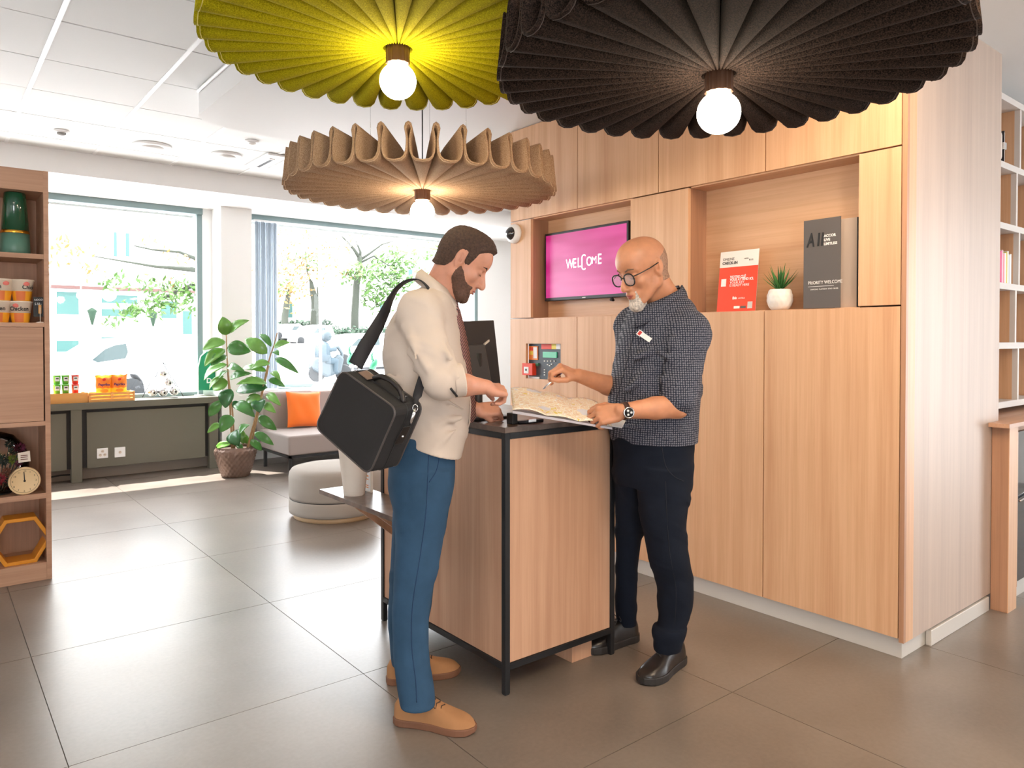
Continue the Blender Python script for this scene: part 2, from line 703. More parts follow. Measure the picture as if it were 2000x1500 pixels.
def fp(px0, px1, py0, py1, m, d=.004, name='label_card', x=XF):
    a = PL(px0, py0, 0, x)
    b = PL(px1, py1, 0, x)
    return box(name, x - d, x + .003, min(a[1], b[1]), max(a[1], b[1]), min(a[2], b[2]), max(a[2], b[2]), m, fa)


fp(1034, 1051, 676, 703, mo_)
fp(1036, 1042, 678, 684, mr_, .006)
fp(1036, 1042, 686, 693, my_, .006)
fp(1043, 1050, 678, 700, M['white'], .006)
fp(1058, 1068, 672, 682, mr_)
fp(1068, 1078, 672, 682, mr_, .005)
fp(1078, 1087, 672, 682, my_)
fp(1087, 1095, 672, 682, M['white'])
sc_ = fp(1061, 1088, 687, 699, mat('lcd', srgb(40, 150, 110), .3, emit=.35), .005, 'display')
fp(1027.5, 1047, 709, 733, mr_, .035, 'call_point')
fp(1031, 1040, 716, 729, M['white'], .037, 'glass_plate')
fp(1034, 1037, 720, 724, M['black'], .039, 'mark')
fp(1048, 1053, 709, 715, mat('sig_green', srgb(40, 110, 80), .5), .01, 'key')
fp(1034, 1054, 735, 741, M['white'], .005)
L = []
for px, py in [(1064, 705), (1070, 705), (1076, 705), (1083, 705), (1070, 712), (1074, 714), (1078, 711), (1064, 722), (1064, 727), (1064, 732)]:
    c = PL(px, py, 0, XF)
    L.append((XF - .004, XF, c[1] - .006, c[1] + .006, c[2] - .004, c[2] + .003))
for q_ in L:
    box('button', *q_, M['white'], fa)
# ------------------------------------------------------------------ objects on the ceiling
for k, (px, py, r, nm, lb, ct_) in enumerate([
        (120, 255, .055, 'smoke_detector', 'small round white smoke detector at the left of the tiled ceiling', 'detector'),
        (492, 275, .055, 'smoke_detector', 'small round white smoke detector beside the lowered soffit', 'detector'),
        (297, 284, .15, 'ceiling_light', 'large flat round white ceiling light among the tiles', 'ceiling light'),
        (442, 302, .13, 'ceiling_speaker', 'flat round white ceiling disc next to the air conditioner', 'speaker')]):
    p = PL(px, py, 2, CZ)
    t = thing(nm, lb, ct_, (p[0], p[1], CZ))
    lathe('base', [(r, 0), (r, -.012), (r * .96, -.018)], M['bar_white'], t, (p[0], p[1], CZ), 28)
    lathe('cover', [(r * .6, -.016), (r * .55, -.03), (r * .3, -.036), (.001, -.037)], M['joint_grey'] if r < .1 and k == 0 else M['white'], t, (p[0], p[1], CZ), 24)
p = PL(524, 320, 2, CZ)
ac = thing('air_conditioner', 'white square ceiling air conditioner with a dark slot', 'air conditioner', (p[0], p[1], CZ))
ax, ay = p[0], p[1]
box('panel', ax - .16, ax + .46, ay - .42, ay + .20, CZ - .022, CZ - .002, M['bar_white'], ac, .006)
box('louver', ax - .10, ax - .05, ay - .30, ay + .08, CZ - .030, CZ - .020, M['white'], ac)
box('slot', ax - .09, ax - .06, ay - .28, ay + .06, CZ - .0305, CZ - .0295, M['black'], ac)
box('grille', ax + .02, ax + .34, ay - .30, ay + .08, CZ - .027, CZ - .018, mat('grille', (.6, .6, .6), .6), ac)
# ------------------------------------------------------------------ pendant lamps of pleated felt
def felt(name, c1, c2):
    m = bpy.data.materials.new(name)
    m.use_nodes = True
    nt = m.node_tree
    b = nt.nodes['Principled BSDF']
    b.inputs['Roughness'].default_value = .95
    b.inputs['Specular IOR Level'].default_value = .08
    tc = nt.nodes.new('ShaderNodeTexCoord')
    n = nt.nodes.new('ShaderNodeTexNoise')
    n.inputs['Scale'].default_value = 260
    n.inputs['Detail'].default_value = 4
    nt.links.new(tc.outputs['Object'], n.inputs['Vector'])
    r = nt.nodes.new('ShaderNodeValToRGB')
    r.color_ramp.elements[0].position = .38
    r.color_ramp.elements[1].position = .66
    r.color_ramp.elements[0].color = tuple(c1) + (1,)
    r.color_ramp.elements[1].color = tuple(c2) + (1,)
    nt.links.new(n.outputs['Fac'], r.inputs[0])
    nt.links.new(r.outputs[0], b.inputs['Base Color'])
    bp = nt.nodes.new('ShaderNodeBump')
    bp.inputs['Strength'].default_value = .35
    bp.inputs['Distance'].default_value = .002
    nt.links.new(n.outputs['Fac'], bp.inputs['Height'])
    nt.links.new(bp.outputs[0], b.inputs['Normal'])
    MATS[name] = m
    return m


globe_m = mat('globe_glow', (1, .86, .66), .4, emit=50)
sock_m = mat('socket_bronze', srgb(92, 66, 52), .35, .6)


def pendant(c, R, ztop, m, mseam, label, rot=0., hh=.18, flame=26, N=36, tilt=None):
    cx_, cy_, z = c
    root = thing('pendant_lamp', label, 'lamp', c, 'pleated felt pendant lamps')
    prof = [(-.5, 1.0), (-.445, .965), (-.41, .87), (-.445, .74), (-.478, .60), (-.475, .44), (-.455, .27), (-.385, .12), (-.25, .03), (0, 0)]
    prof = prof + [(-u, v) for u, v in prof[-2:0:-1]]
    NP = len(prof)
    rings = [(.05, .045), (.12, .06), (.24, .09), (.40, .12), (.56, .145), (.70, .165), (.82, .18), (1.0, .0)]
    rr = [.055, .12, .22, .34, .46, .57, .66, R]
    ah = [.05, .07, .09, .115, .14, .155, .168, hh]
    vs, fs = [], []
    for r, a in zip(rr, ah):
        for k in range(N):
            for (u, v) in prof:
                # pleats open wider toward the rim; near the hub they are plain waves
                w = min(1, r / (R * .55))
                uu = u
                an = rot + (k + uu) * 2 * PI / N
                rad = r - (.018 * v if r == R else 0)
                vs.append((cx_ + rad * math.cos(an), cy_ + rad * math.sin(an), z + a * v + (.012 * (1 - r / R))))
    T = N * NP
    for j in range(len(rr) - 1):
        for i in range(T):
            i2 = (i + 1) % T
            fs.append((j * T + i, (j + 1) * T + i, (j + 1) * T + i2, j * T + i2))
    sh = mesh('pleated_shade', vs, fs, m, root, True)
    solid(sh, .008, 1)
    # seam along the rim
    j = len(rr) - 1
    sv, sf = [], []
    for i in range(T):
        x, y, zz = vs[j * T + i]
        x2, y2, z2 = vs[(j - 1) * T + i]
        d = Vector((x2 - x, y2 - y, z2 - zz)).normalized()
        for k, q in enumerate((.011, .0135)):
            sv.append(Vector((x, y, zz)) + d * q + Vector((0, 0, -.0012)))
    for i in range(T):
        i2 = (i + 1) % T
        sf.append((2 * i, 2 * i + 1, 2 * i2 + 1, 2 * i2))
    se = mesh('stitching', sv, sf, mseam, root, True)
    solid(se, .0012, 0)
    # ribbed socket
    pr = []
    vs, fs = [], []
    S = 48
    for zz, r in ((.02, .042), (-.042, .042), (-.046, .036)):
        for i in range(S):
            a = 2 * PI * i / S
            q = r + (.0025 if i % 4 < 2 else 0)
            vs.append((cx_ + q * math.cos(a), cy_ + q * math.sin(a), z + zz))
    for j in range(2):
        for i in range(S):
            i2 = (i + 1) % S
            fs.append((j * S + i, (j + 1) * S + i, (j + 1) * S + i2, j * S + i2))
    fs.append(tuple(range(S)))
    fs.append(tuple(range(2 * S, 3 * S))[::-1])
    mesh('socket', vs, fs, sock_m, root)
    ellipsoid('globe', (cx_, cy_, z - .046 - .060), (.068, .068, .066), globe_m, root, 32, 20)
    # top plate, cable and suspension wires
    lathe('hub', [(.045, 0), (.06, .01), (.06, .03), (.02, .05)], M['black_metal'], root, (cx_, cy_, z + .03), 20)
    L = [([(cx_, cy_, z + .06), (cx_, cy_, ztop)], .0035)]
    tubes('cable', L, M['black'], root)
    L = []
    for k in range(3):
        a = rot + 2 * PI * k / 3 + .9
        L.append(([(cx_ + .30 * math.cos(a), cy_ + .30 * math.sin(a), z + .12), (cx_ + .30 * math.cos(a), cy_ + .30 * math.sin(a), ztop)], .0012))
    for q_ in L:
        tube('wire', q_[0], q_[1], M['chrome'], root, 5)
    return root


f_y = felt('felt_green', srgb(136, 128, 6), srgb(182, 170, 24))
f_k = felt('felt_black', srgb(18, 15, 14), srgb(64, 50, 43))
f_b = felt('felt_beige', srgb(152, 120, 92), srgb(192, 160, 130))
s_y = mat('seam_pale', srgb(214, 202, 110), .8)
s_k = mat('seam_dark', srgb(70, 56, 50), .8)
s_b = mat('seam_cream', srgb(226, 196, 158), .8)
pb = PX(1404, 155, 2.33)
py_ = PX(777, 103, 2.74)
pe = PX(825, 377, 4.13)
pendant((py_[0], py_[1], py_[2]), .70, 2.84, f_y, s_y, 'lime green pleated felt pendant lamp, topmost left, with a lit white globe', .05)
pendant((pb[0], pb[1], pb[2]), .705, 2.84, f_k, s_k, 'black pleated felt pendant lamp, the largest in view, before the oak wall', .02)
pendant((pe[0], pe[1], pe[2]), .755, 2.84, f_b, s_b, 'beige pleated felt pendant lamp hanging lower and farthest back', .0 + math.atan2(-pe[1], -pe[0]))

# ------------------------------------------------------------------ reception counter
mat('stone', srgb(98, 82, 73), .28, vary=.45, vscale=16)
X0, X1, Y0, Y1 = 1.742, 2.352, 2.21, 3.195
ct = thing('reception_counter', 'free-standing oak reception counter in a black steel frame with a dark stone top', 'counter', ((X0 + X1) / 2, (Y0 + Y1) / 2, 0))
t = .024
for (x, y) in ((X0, Y0), (X1 - t, Y0), (X0, Y1 - t), (X1 - t, Y1 - t)):
    box('leg', x, x + t, y, y + t, .004, 1.018, M['black_metal'], ct, .0015)
    box('foot_pad', x + .002, x + t - .002, y + .002, y + t - .002, 0, .005, M['black'], ct)
for z in (.096, .994):
    z1 = z + t
    box('rail', X0 + t, X1 - t, Y0, Y0 + t, z, z1, M['black_metal'], ct)
    box('rail', X0 + t, X1 - t, Y1 - t, Y1, z, z1, M['black_metal'], ct)
    box('rail', X0, X0 + t, Y0 + t, Y1 - t, z, z1, M['black_metal'], ct)
    box('rail', X1 - t, X1, Y0 + t, Y1 - t, z, z1, M['black_metal'], ct)
box('front_panel', X0 + t + .002, X1 - t - .002, Y0 + .006, Y0 + .022, .122, .992, M['oak_counter'], ct)
box('side_panel', X0 + .006, X0 + .022, Y0 + t + .002, Y1 - t - .002, .122, .992, M['oak_counter'], ct)
box('side_panel', X1 - .022, X1 - .006, Y0 + t + .002, Y1 - t - .002, .122, .992, M['oak_counter'], ct)
box('back_panel', X0 + t, X1 - t, Y1 - .022, Y1 - .006, .122, .992, M['oak_counter'], ct)
box('bottom', X0 + .02, X1 - .02, Y0 + .02, Y1 - .02, .105, .12, M['oak_dark'], ct)
box('stone_top', X0 - .004, X1 + .004, Y0 - .004, Y1 + .004, 1.018, 1.04, M['stone'], ct, .0015)
box('pedestal', 2.145, 2.262, 2.262, 2.62, 0, .106, M['oak_counter'], ct)
sh = box('side_shelf', 1.54, X0 + .004, 2.67, 3.455, .607, .629, M['stone'], ct, .0012)
prism('bracket', [(1.742, 2.86, .445), (1.742, 2.86, .606), (1.545, 2.86, .606)], (0, .018, 0), M['oak_dark'], ct)
prism('bracket', [(1.742, 3.08, .445), (1.742, 3.08, .606), (1.545, 3.08, .606)], (0, .018, 0), M['oak_dark'], ct)
# white tapering cup on the shelf
cp = PL(692, 966, 2, .629)
cup = thing('tall_cup', 'tall tapering cream white pot on the stone side shelf', 'pot', (cp[0], cp[1], .629))
mat('cream', srgb(226, 214, 202), .45)
lathe('body', [(.048, 0), (.050, .004), (.078, .25), (.080, .255), (.075, .255), (.072, .24), (.044, .012), (.001, .01)], M['cream'], cup, (cp[0], cp[1], .629), 36, cap=False)
lathe('bottom', [(.001, .0005), (.048, .0005), (.048, .002)], M['cream'], cup, (cp[0], cp[1], .629), 36, cap=False)
lf = thing('leaflet_stand', 'small white leaflet in a stand leaning at the counter, behind the tall cream pot', 'leaflet', (1.715, 3.25, .629))
box('stand', 1.700, 1.712, 3.215, 3.345, .629, .745, M['cream'], lf, .001)
box('sheet', 1.697, 1.700, 3.222, 3.338, .636, .738, M['white'], lf)
boxes('print', [(1.6962, 1.697, 3.235, 3.325, .705, .712), (1.6962, 1.697, 3.235, 3.30, .69, .695), (1.6962, 1.697, 3.235, 3.325, .66, .664), (1.6962, 1.697, 3.235, 3.31, .65, .654)], M['sig_orange'], lf)
# monitor on the counter, seen from behind
mo = thing('computer_monitor', 'black computer monitor seen from behind at the far end of the counter', 'monitor', (2.05, 2.95, 1.04))
TL_, TR_, BR_, BL_ = PX(872, 628, 3.10), PX(965, 625, 3.30), PX(984, 745, 3.22), PX(876, 790, 3.02)
dv = (TR_ - TL_)
nrm = np.cross(TR_ - TL_, BL_ - TL_)
nrm /= np.linalg.norm(nrm)
if nrm @ FH < 0:
    nrm = -nrm
mat('monitor_black', srgb(46, 46, 48), .38)
BR_ = PX(984, 752, 3.24)
BR_ = BR_ - nrm * ((BR_ - TR_) @ nrm)
BL_ = TL_ + (BR_ - TR_)
prism('case', [TL_, TR_, BR_, BL_], nrm * .028, M['monitor_black'], mo, .004)
c0 = (TL_ + TR_ + BR_ + BL_) / 4
ex = (TR_ - TL_) / 2
ey = (TL_ - BL_) / 2
pp = [c0 - ex * .75 - ey * .9, c0 + ex * .42 - ey * .9, c0 + ex * .30 + ey * .25, c0 - ex * .75 + ey * .25]
prism('rear_housing', pp, -nrm * .03, mat('monitor_grey', srgb(70, 68, 68), .45), mo, .006)
prism('screen', [TL_ + nrm * .029, TR_ + nrm * .029, BR_ + nrm * .029, BL_ + nrm * .029], nrm * .002, M['black'], mo)
prism('clip', [c0 + ex * .42 + ey * .30, c0 + ex * .62 + ey * .40, c0 + ex * .62 + ey * .34, c0 + ex * .42 + ey * .24], -nrm * .012, M['cream'], mo)
base = c0 - ey * 1.0
bs = (base[0], base[1])
tube('stand', [tuple(c0 - nrm * .02), (bs[0], bs[1], 1.10), (bs[0], bs[1], 1.05)], .02, M['monitor_black'], mo, 10)
box('foot', bs[0] - .12, bs[0] + .12, bs[1] - .09, bs[1] + .09, 1.04, 1.052, M['monitor_black'], mo, .004)
# papers at the monitor
pt = thing('paper_sheets', 'white paper sheets lying on the counter under the monitor', 'paper', (1.85, 2.95, 1.04))
box('sheet', 1.76, 1.96, 2.78, 3.06, 1.0402, 1.043, M['white'], pt)
# small black holder under the map
hd = thing('card_holder', 'small black wire card holder on the counter under the left edge of the map', 'holder', (1.85, 2.31, 1.04))
a = PX(1000, 815, 2.92)
box('block', a[0] - .005, a[0] + .022, a[1] - .01, a[1] + .03, 1.04, 1.085, M['black'], hd, .004)
box('arm', a[0] + .03, a[0] + .16, a[1] - .01, a[1] + .02, 1.04, 1.052, M['black_metal'], hd, .003)
box('clip', a[0] + .07, a[0] + .11, a[1] - .02, a[1] - .008, 1.044, 1.056, M['chrome'], hd)

# ------------------------------------------------------------------ TV and niche items
tv = thing('television', 'wall-mounted flat television showing WELCOME on a pink screen', 'television', (3.37, 3.42, 1.63))
ty0, ty1, tz0, tz1 = 3.035, 3.805, 1.638, 2.10
tx = 3.345
box('body', tx, tx + .035, ty0, ty1, tz0, tz1, M['black_metal'], tv, .004)
sm = bpy.data.materials.new('tv_pink')
sm.use_nodes = True
nt = sm.node_tree
b = nt.nodes['Principled BSDF']
tc = nt.nodes.new('ShaderNodeTexCoord')
mp = nt.nodes.new('ShaderNodeMapping')
mp.inputs['Scale'].default_value = (1, 1.2, 6)
n = nt.nodes.new('ShaderNodeTexNoise')
n.inputs['Scale'].default_value = 1.1
n.inputs['Detail'].default_value = 2
r = nt.nodes.new('ShaderNodeValToRGB')
r.color_ramp.elements[0].position = .38
r.color_ramp.elements[1].position = .60
r.color_ramp.elements[0].color = srgb(196, 18, 118) + (1,)
r.color_ramp.elements[1].color = srgb(224, 70, 150) + (1,)
nt.links.new(tc.outputs['Object'], mp.inputs[0])
nt.links.new(mp.outputs[0], n.inputs['Vector'])
nt.links.new(n.outputs['Fac'], r.inputs[0])
nt.links.new(r.outputs[0], b.inputs['Emission Color'])
b.inputs['Base Color'].default_value = (.02, .01, .02, 1)
b.inputs['Emission Strength'].default_value = .8
b.inputs['Roughness'].default_value = .3
box('screen', tx - .001, tx + .002, ty0 + .016, ty1 - .016, tz0 + .022, tz1 - .016, sm, tv)
mw = mat('white_glow', (1, 1, 1), .5, emit=1.0)
YD, ZU = (0, -1, 0), (0, 0, 1)
# WELCOME with a tall narrow C
zc = tz0 + .205
ymid = 3.43
for ch, off, sz, dz, sx in (('W', -.158, .088, .004, .80), ('E', -.094, .088, .005, .80), ('L', -.050, .088, .005, .80), ('O', .032, .084, .008, .80), ('M', .080, .066, .018, .95), ('E', .134, .092, .012, .8)):
    text('letter', ch, (tx - .0022, ymid - off, zc + dz), YD, ZU, sz, mw, tv, .0004, 'LEFT', sx, bold=.0006 if ch != 'M' else 0.)
# the stretched C as a tube
cy2 = ymid - .012
ring = []
for k in range(25):
    a = math.radians(34 + 292 * k / 24)
    x, z = .017 * math.cos(a), .017 * math.sin(a)
    ring.append((tx - .002, cy2 - x, zc + .034 + z + (.030 if z > 0 else -.030)))
tubes('letter', [(ring, .0042)], mw, tv, 6)
box('logo', tx - .0012, tx, 3.405, 3.435, tz0 + .008, tz0 + .013, M['white'], tv)
box('mount', tx + .035, BXK, 3.30, 3.55, 1.75, 1.98, M['black'], tv)
tube('sensor', [(tx - .005, 3.17, tz0 - .002), (tx + .01, 3.17, tz0 - .016), (tx + .02, 3.20, tz0 - .012)], .009, M['black'], tv)
# security camera
sc0 = PX(1007, 457, (PL(1007, 457, 0, 3.25) - CAMP) @ FW)
cm = thing('security_camera', 'round white dome security camera on the upper left corner of the oak wall', 'camera', tuple(sc0))
TT = Matrix.Rotation(-PI / 2, 3, 'Y')
lathe('base', [(.066, 0), (.068, .012), (.062, .035), (.045, .045), (.001, .046)], M['bar_white'], cm, (3.25, sc0[1], sc0[2]), 32, T=TT)
ellipsoid('dome', (3.25 - .035, sc0[1], sc0[2]), (.046, .046, .046), mat('dome_black', (.02, .022, .026), .05, coat=1), cm, 24, 14)

# online check-in board
def board(p, w, h):
    pass


zs = 1.524
a, b2 = PL(1400, 605, 0, 3.30), PL(1475, 603, 0, 3.30)
oc = thing('checkin_board', 'upright red and white online check-in board in the right niche', 'sign', (3.30, (a[1] + b2[1]) / 2, zs))
ya, yb = a[1], b2[1]
ht = .318
lean = .035
A0, B0, A1, B1 = np.array((3.30, ya, zs)), np.array((3.30, yb, zs)), np.array((3.30 + lean, ya, zs + ht)), np.array((3.30 + lean, yb, zs + ht))


def strip(name, f0, f1, m, parent, d=0., g0=0., g1=1.):
    P0, P1 = A0 + (A1 - A0) * f0, A0 + (A1 - A0) * f1
    Q0, Q1 = B0 + (B1 - B0) * f0, B0 + (B1 - B0) * f1
    v = np.array((-d, 0, 0))
    return prism(name, [P0 + (Q0 - P0) * g0 + v, P0 + (Q0 - P0) * g1 + v, P1 + (Q1 - P1) * g1 + v, P1 + (Q1 - P1) * g0 + v], (.002, 0, 0), m, parent)


strip('board', 0, 1, M['white'], oc, .0)
strip('red_field', 0, .735, mat('board_red', srgb(240, 70, 36), .45), oc, .0012)
strip('white_field', .735, 1, mat('paper_white', srgb(240, 232, 224), .5), oc, .0012)
udir = (A1 - A0) / np.linalg.norm(A1 - A0)
wdt = abs(ya - yb)


def otxt(s, gx, f, size, m, bold=0., sx=1.):
    p = A0 + (A1 - A0) * f + (B0 - A0) * gx + np.array((-.0022, 0, 0))
    text('lettering', s, p, YD, udir, size, m, oc, .0003, 'LEFT', sx, bold=bold)


mgr = mat('ink_grey', srgb(90, 84, 80), .6)
mwp = mat('ink_white', (.9, .88, .86), .6)
otxt('ONLINE', .07, .85, .020, mgr)
otxt('CHECK-IN', .07, .785, .020, mgr, .0008)
otxt('acces', .64, .85, .012, mgr)
otxt('PLUS', .76, .82, .012, mgr)
otxt('VOTRE CL\u00c9', .30, .55, .0185, mwp, .0006)
otxt('VOUS ATTEND ICI.', .30, .505, .0185, mwp, .0006, .9)
otxt('YOUR KEY', .30, .455, .0185, mwp)
otxt('IS READY HERE', .30, .41, .0185, mwp, 0, .95)
otxt('ibis', .40, .20, .020, mwp, .0008)
otxt('HOTELS', .55, .20, .011, mwp)
strip('badge', .42, .545, mwp, oc, .002, .07, .20)
strip('badge', .045, .085, mwp, oc, .002, .45, .60)
strip('badge', .045, .085, mgr, oc, .002, .62, .76)
strip('badge', .04, .15, mat('pale_grey', (.6, .58, .56), .6), oc, .002, .80, .92)
# succulent in a white ribbed pot
pp = PL(1521, 596, 0, 3.31)
su = thing('potted_succulent', 'small green spiky succulent in a white diamond-ribbed pot', 'plant', (3.32, pp[1], zs))
cx_, cy_ = 3.32, pp[1]
prof = [(.036, 0), (.050, .012), (.060, .04), (.060, .07), (.052, .095), (.046, .102), (.040, .098), (.036, .09), (.001, .088)]
vs, fs = [], []
S = 56
zz = []
for j in range(17):
    f = j / 16
    z = f * .102
    r = np.interp(z, [p_[1] for p_ in prof[:6]], [p_[0] for p_ in prof[:6]])
    zz.append((r, z))
for j, (r, z) in enumerate(zz):
    for i in range(S):
        a = 2 * PI * i / S
        q = abs(math.sin(7 * a + j * .42)) * abs(math.sin(7 * a - j * .42))
        rr_ = r + .0045 * q ** .6 - .002
        vs.append((cx_ + rr_ * math.cos(a), cy_ + rr_ * math.sin(a), zs + z))
for j in range(16):
    for i in range(S):
        i2 = (i + 1) % S
        fs.append((j * S + i, j * S + i2, (j + 1) * S + i2, (j + 1) * S + i))
fs.append(tuple(range(S))[::-1])
mesh('pot', vs, fs, mat('ceramic', (.82, .79, .74), .45), su, True)
lathe('soil', [(.044, .097), (.001, .099)], mat('soil', srgb(60, 44, 34), .95), su, (cx_, cy_, zs), 20, cap=False)
gs = [mat('succ_a', srgb(46, 104, 46), .45), mat('succ_b', srgb(70, 128, 62), .45)]
for k in range(30):
    a = k * 2.399
    el = math.radians(88 - 62 * (k / 30) ** .8)
    ln = .085 + .045 * random.random()
    d = np.array((math.cos(a) * math.cos(el), math.sin(a) * math.cos(el), math.sin(el)))
    s_ = np.array((-math.sin(a), math.cos(a), 0))
    u_ = np.cross(d, s_)
    p0 = np.array((cx_, cy_, zs + .095))
    vs = []
    for f, w in ((0, .005), (.25, .0075), (.6, .005), (1, .0004)):
        c_ = p0 + d * ln * f + np.array((0, 0, 1)) * .012 * f * f * (1 if el > 1 else 1.5)
        vs += [c_ + s_ * w, c_ + u_ * w * .4, c_ - s_ * w, c_ - u_ * w * .4]
    fs = []
    for j in range(3):
        for i in range(4):
            fs.append((4 * j + i, 4 * j + (i + 1) % 4, 4 * j + 4 + (i + 1) % 4, 4 * j + 4 + i))
    mesh('leaf', vs, fs, gs[k % 2], su, True)
# priority welcome menu (folded dark grey card)
pw = thing('priority_display', 'tall dark grey folded card stand reading PRIORITY WELCOME', 'sign', (3.30, 1.82, zs))
mk = mat('card_grey', srgb(92, 86, 84), .6)
cA, cB = PL(1569, 597, 0, 3.268), PL(1641, 597, 0, 3.262)
fA, fB = np.array((3.268, cA[1], zs)), np.array((3.262, cB[1], zs))
Hc = .415
prism('front_leaf', [fA, fB, fB + (0, 0, Hc), fA + (0, 0, Hc)], (.004, 0, 0), mk, pw)
bB = np.array((3.395, cB[1] - .01, zs))
bA = np.array((3.33, fA[1] - .05, zs))
sB = PL(1671, 597, 0, 3.30)
prism('rear_leaf', [np.array((3.31, cB[1] + .05, zs)), np.array((3.31, sB[1], zs)), np.array((3.31, sB[1], zs + Hc * .985)), np.array((3.31, cB[1] + .05, zs + Hc * .985))], (.004, 0, 0), mat('card_pale', srgb(196, 176, 160), .6), pw)
prism('fold', [fA + (.004, 0, 0), np.array((3.31, cB[1] + .05, zs)), np.array((3.31, cB[1] + .05, zs + Hc * .98)), fA + (.004, 0, Hc)], (.002, .0, 0), mk, pw)
prism('edge', [np.array((3.309, sB[1], zs)), np.array((3.309, sB[1] - .006, zs)), np.array((3.309, sB[1] - .006, zs + Hc * .985)), np.array((3.309, sB[1], zs + Hc * .985))], (.006, 0, 0), M['black'], pw)
wv = abs(fA[1] - fB[1])


def ptxt(s, gx, f, size, m=mwp, sx=1., bold=0., shear=0.):
    text('lettering', s, fA + (fB - fA) * gx + np.array((-.0012, 0, Hc * f)), fB - fA, ZU, size, m, pw, .0003, 'LEFT', sx, shear, bold)


ptxt('A', .09, .70, .090, M['black'], .62, .002, .15)
ptxt('l', .36, .70, .085, M['black'], .9, .0018, .1)
ptxt('l', .46, .70, .085, M['black'], .9, .0018, .1)
ptxt('ACCOR', .56, .79, .0165, mwp, 1, .0006)
ptxt('LIVE', .56, .745, .0165, mwp, 1, .0006)
ptxt('LIMITLESS', .56, .70, .0165, mwp, .92, .0006)
ptxt('PRIORITY WELCOME', .13, .27, .0215, mwp, .84)
prism('rule', [fA + (fB - fA) * .13 + (-.001, 0, Hc * .243), fA + (fB - fA) * .83 + (-.001, 0, Hc * .243), fA + (fB - fA) * .83 + (-.001, 0, Hc * .247), fA + (fB - fA) * .13 + (-.001, 0, Hc * .247)], (.001, 0, 0), mwp, pw)
ptxt('DIAMOND  PLATINUM  GOLD  SILVER', .20, .205, .0085, mwp, .95)

# ------------------------------------------------------------------ right side: base cabinet and open shelving
bc = thing('base_cabinet', 'oak base cabinet with a dark glass fridge door at the right edge', 'cabinet', (4.9, 1.6, 0))
box('side_post', 4.241, 4.36, 1.303, 1.378, 0, .935, M['oak_dark'], bc, .001)
box('front_stile', 4.2412, 4.362, 1.300, 1.304, 0, .935, M['oak_upright'], bc)
prism('worktop', [(4.19, 1.285, .936), (6.2, 1.285, .936), (6.2, 1.62, .936), (4.338, 1.62, .936), (4.338, 1.378, .936), (4.19, 1.378, .936)], (0, 0, .021), M['oak_case'], bc)
box('back', 4.37, 6.2, 1.60, 1.62, 0, .935, M['oak_dark'], bc)
box('stile', 4.362, 4.385, 1.31, 1.60, .05, .93, M['oak_case'], bc)
box('door', 4.39, 5.1, 1.315, 1.335, .12, .90, mat('dark_glass', (.02, .03, .04), .08, coat=1), bc, .002)
box('door_edge', 4.386, 4.396, 1.308, 1.336, .10, .90, M['oak_case'], bc)
tube('handle', [(4.40, 1.30, .545), (4.9, 1.30, .58)], .006, M['chrome'], bc)
box('plinth', 4.37, 6.2, 1.36, 1.40, 0, .09, M['kick'], bc)
bs_ = thing('open_shelving', 'pale open shelving with square compartments beyond the oak wall', 'shelf', (5.2, 1.6, .957))
YF, YK = 1.50, 1.86
zsv = [1.005, 1.342, 1.68, 2.019, 2.361, 2.74]
mat('shelf_pale', srgb(214, 206, 200), .5)
for z in zsv:
    box('shelf_board', 4.36, 6.3, YF, YK, z - .018, z + .018, M['shelf_pale'], bs_, .001)
box('back', 4.36, 6.3, YK, YK + .015, .96, 2.76, M['oak_upright'], bs_)
for k, (za, zb) in enumerate(zip(zsv, zsv[1:])):
    for q in range(6):
        x = 4.98 + (.0 if k % 2 else .05) + q * .42 - .0
        box('divider', x - .012, x + .012, YF + .002, YK, za + .018, zb - .018, M['shelf_pale'], bs_)
        box('divider_face', x - .0122, x - .010, YF + .03, YK, za + .018, zb - .018, M['oak_upright'], bs_)
# books
cols = [((50, 60, 120)), (214, 40, 110), (220, 50, 120), (240, 200, 210), (230, 120, 140), (240, 238, 230), (214, 190, 60), (235, 235, 225), (200, 205, 210), (240, 240, 235)]
x = 4.742
bz = 1.698
names = ['dark blue book at the left end of the row on the right-hand shelving', 'magenta book second in the row on the right-hand shelving', 'pink-red book third in the row on the right-hand shelving', 'pale pink book fourth in the row on the right-hand shelving', 'rose book fifth in the row on the right-hand shelving', 'cream book left of the yellow one on the right-hand shelving', 'yellow book on the right-hand shelving', 'white book right of the yellow one on the right-hand shelving', 'light grey book second from the right end of the shelving row', 'white book at the right end of the row on the right-hand shelving']
for k, c in enumerate(cols):
    w = .019 + .006 * ((k * 7) % 3) / 2
    h = .17 + .02 * ((k * 5) % 4) / 3
    bk = thing('book', names[k], 'book', (x + w / 2, YF + .1, bz), 'books in the right-hand shelving')
    box('cover', x, x + w - .0015, YF + .02, YF + .18, bz, bz + h, mat('book_%d' % k, srgb(*c), .5), bk, .001)
    box('pages', x + .003, x + w - .0045, YF + .023, YF + .181, bz + .003, bz + h + .0005, M['cream'], bk)
    x += w
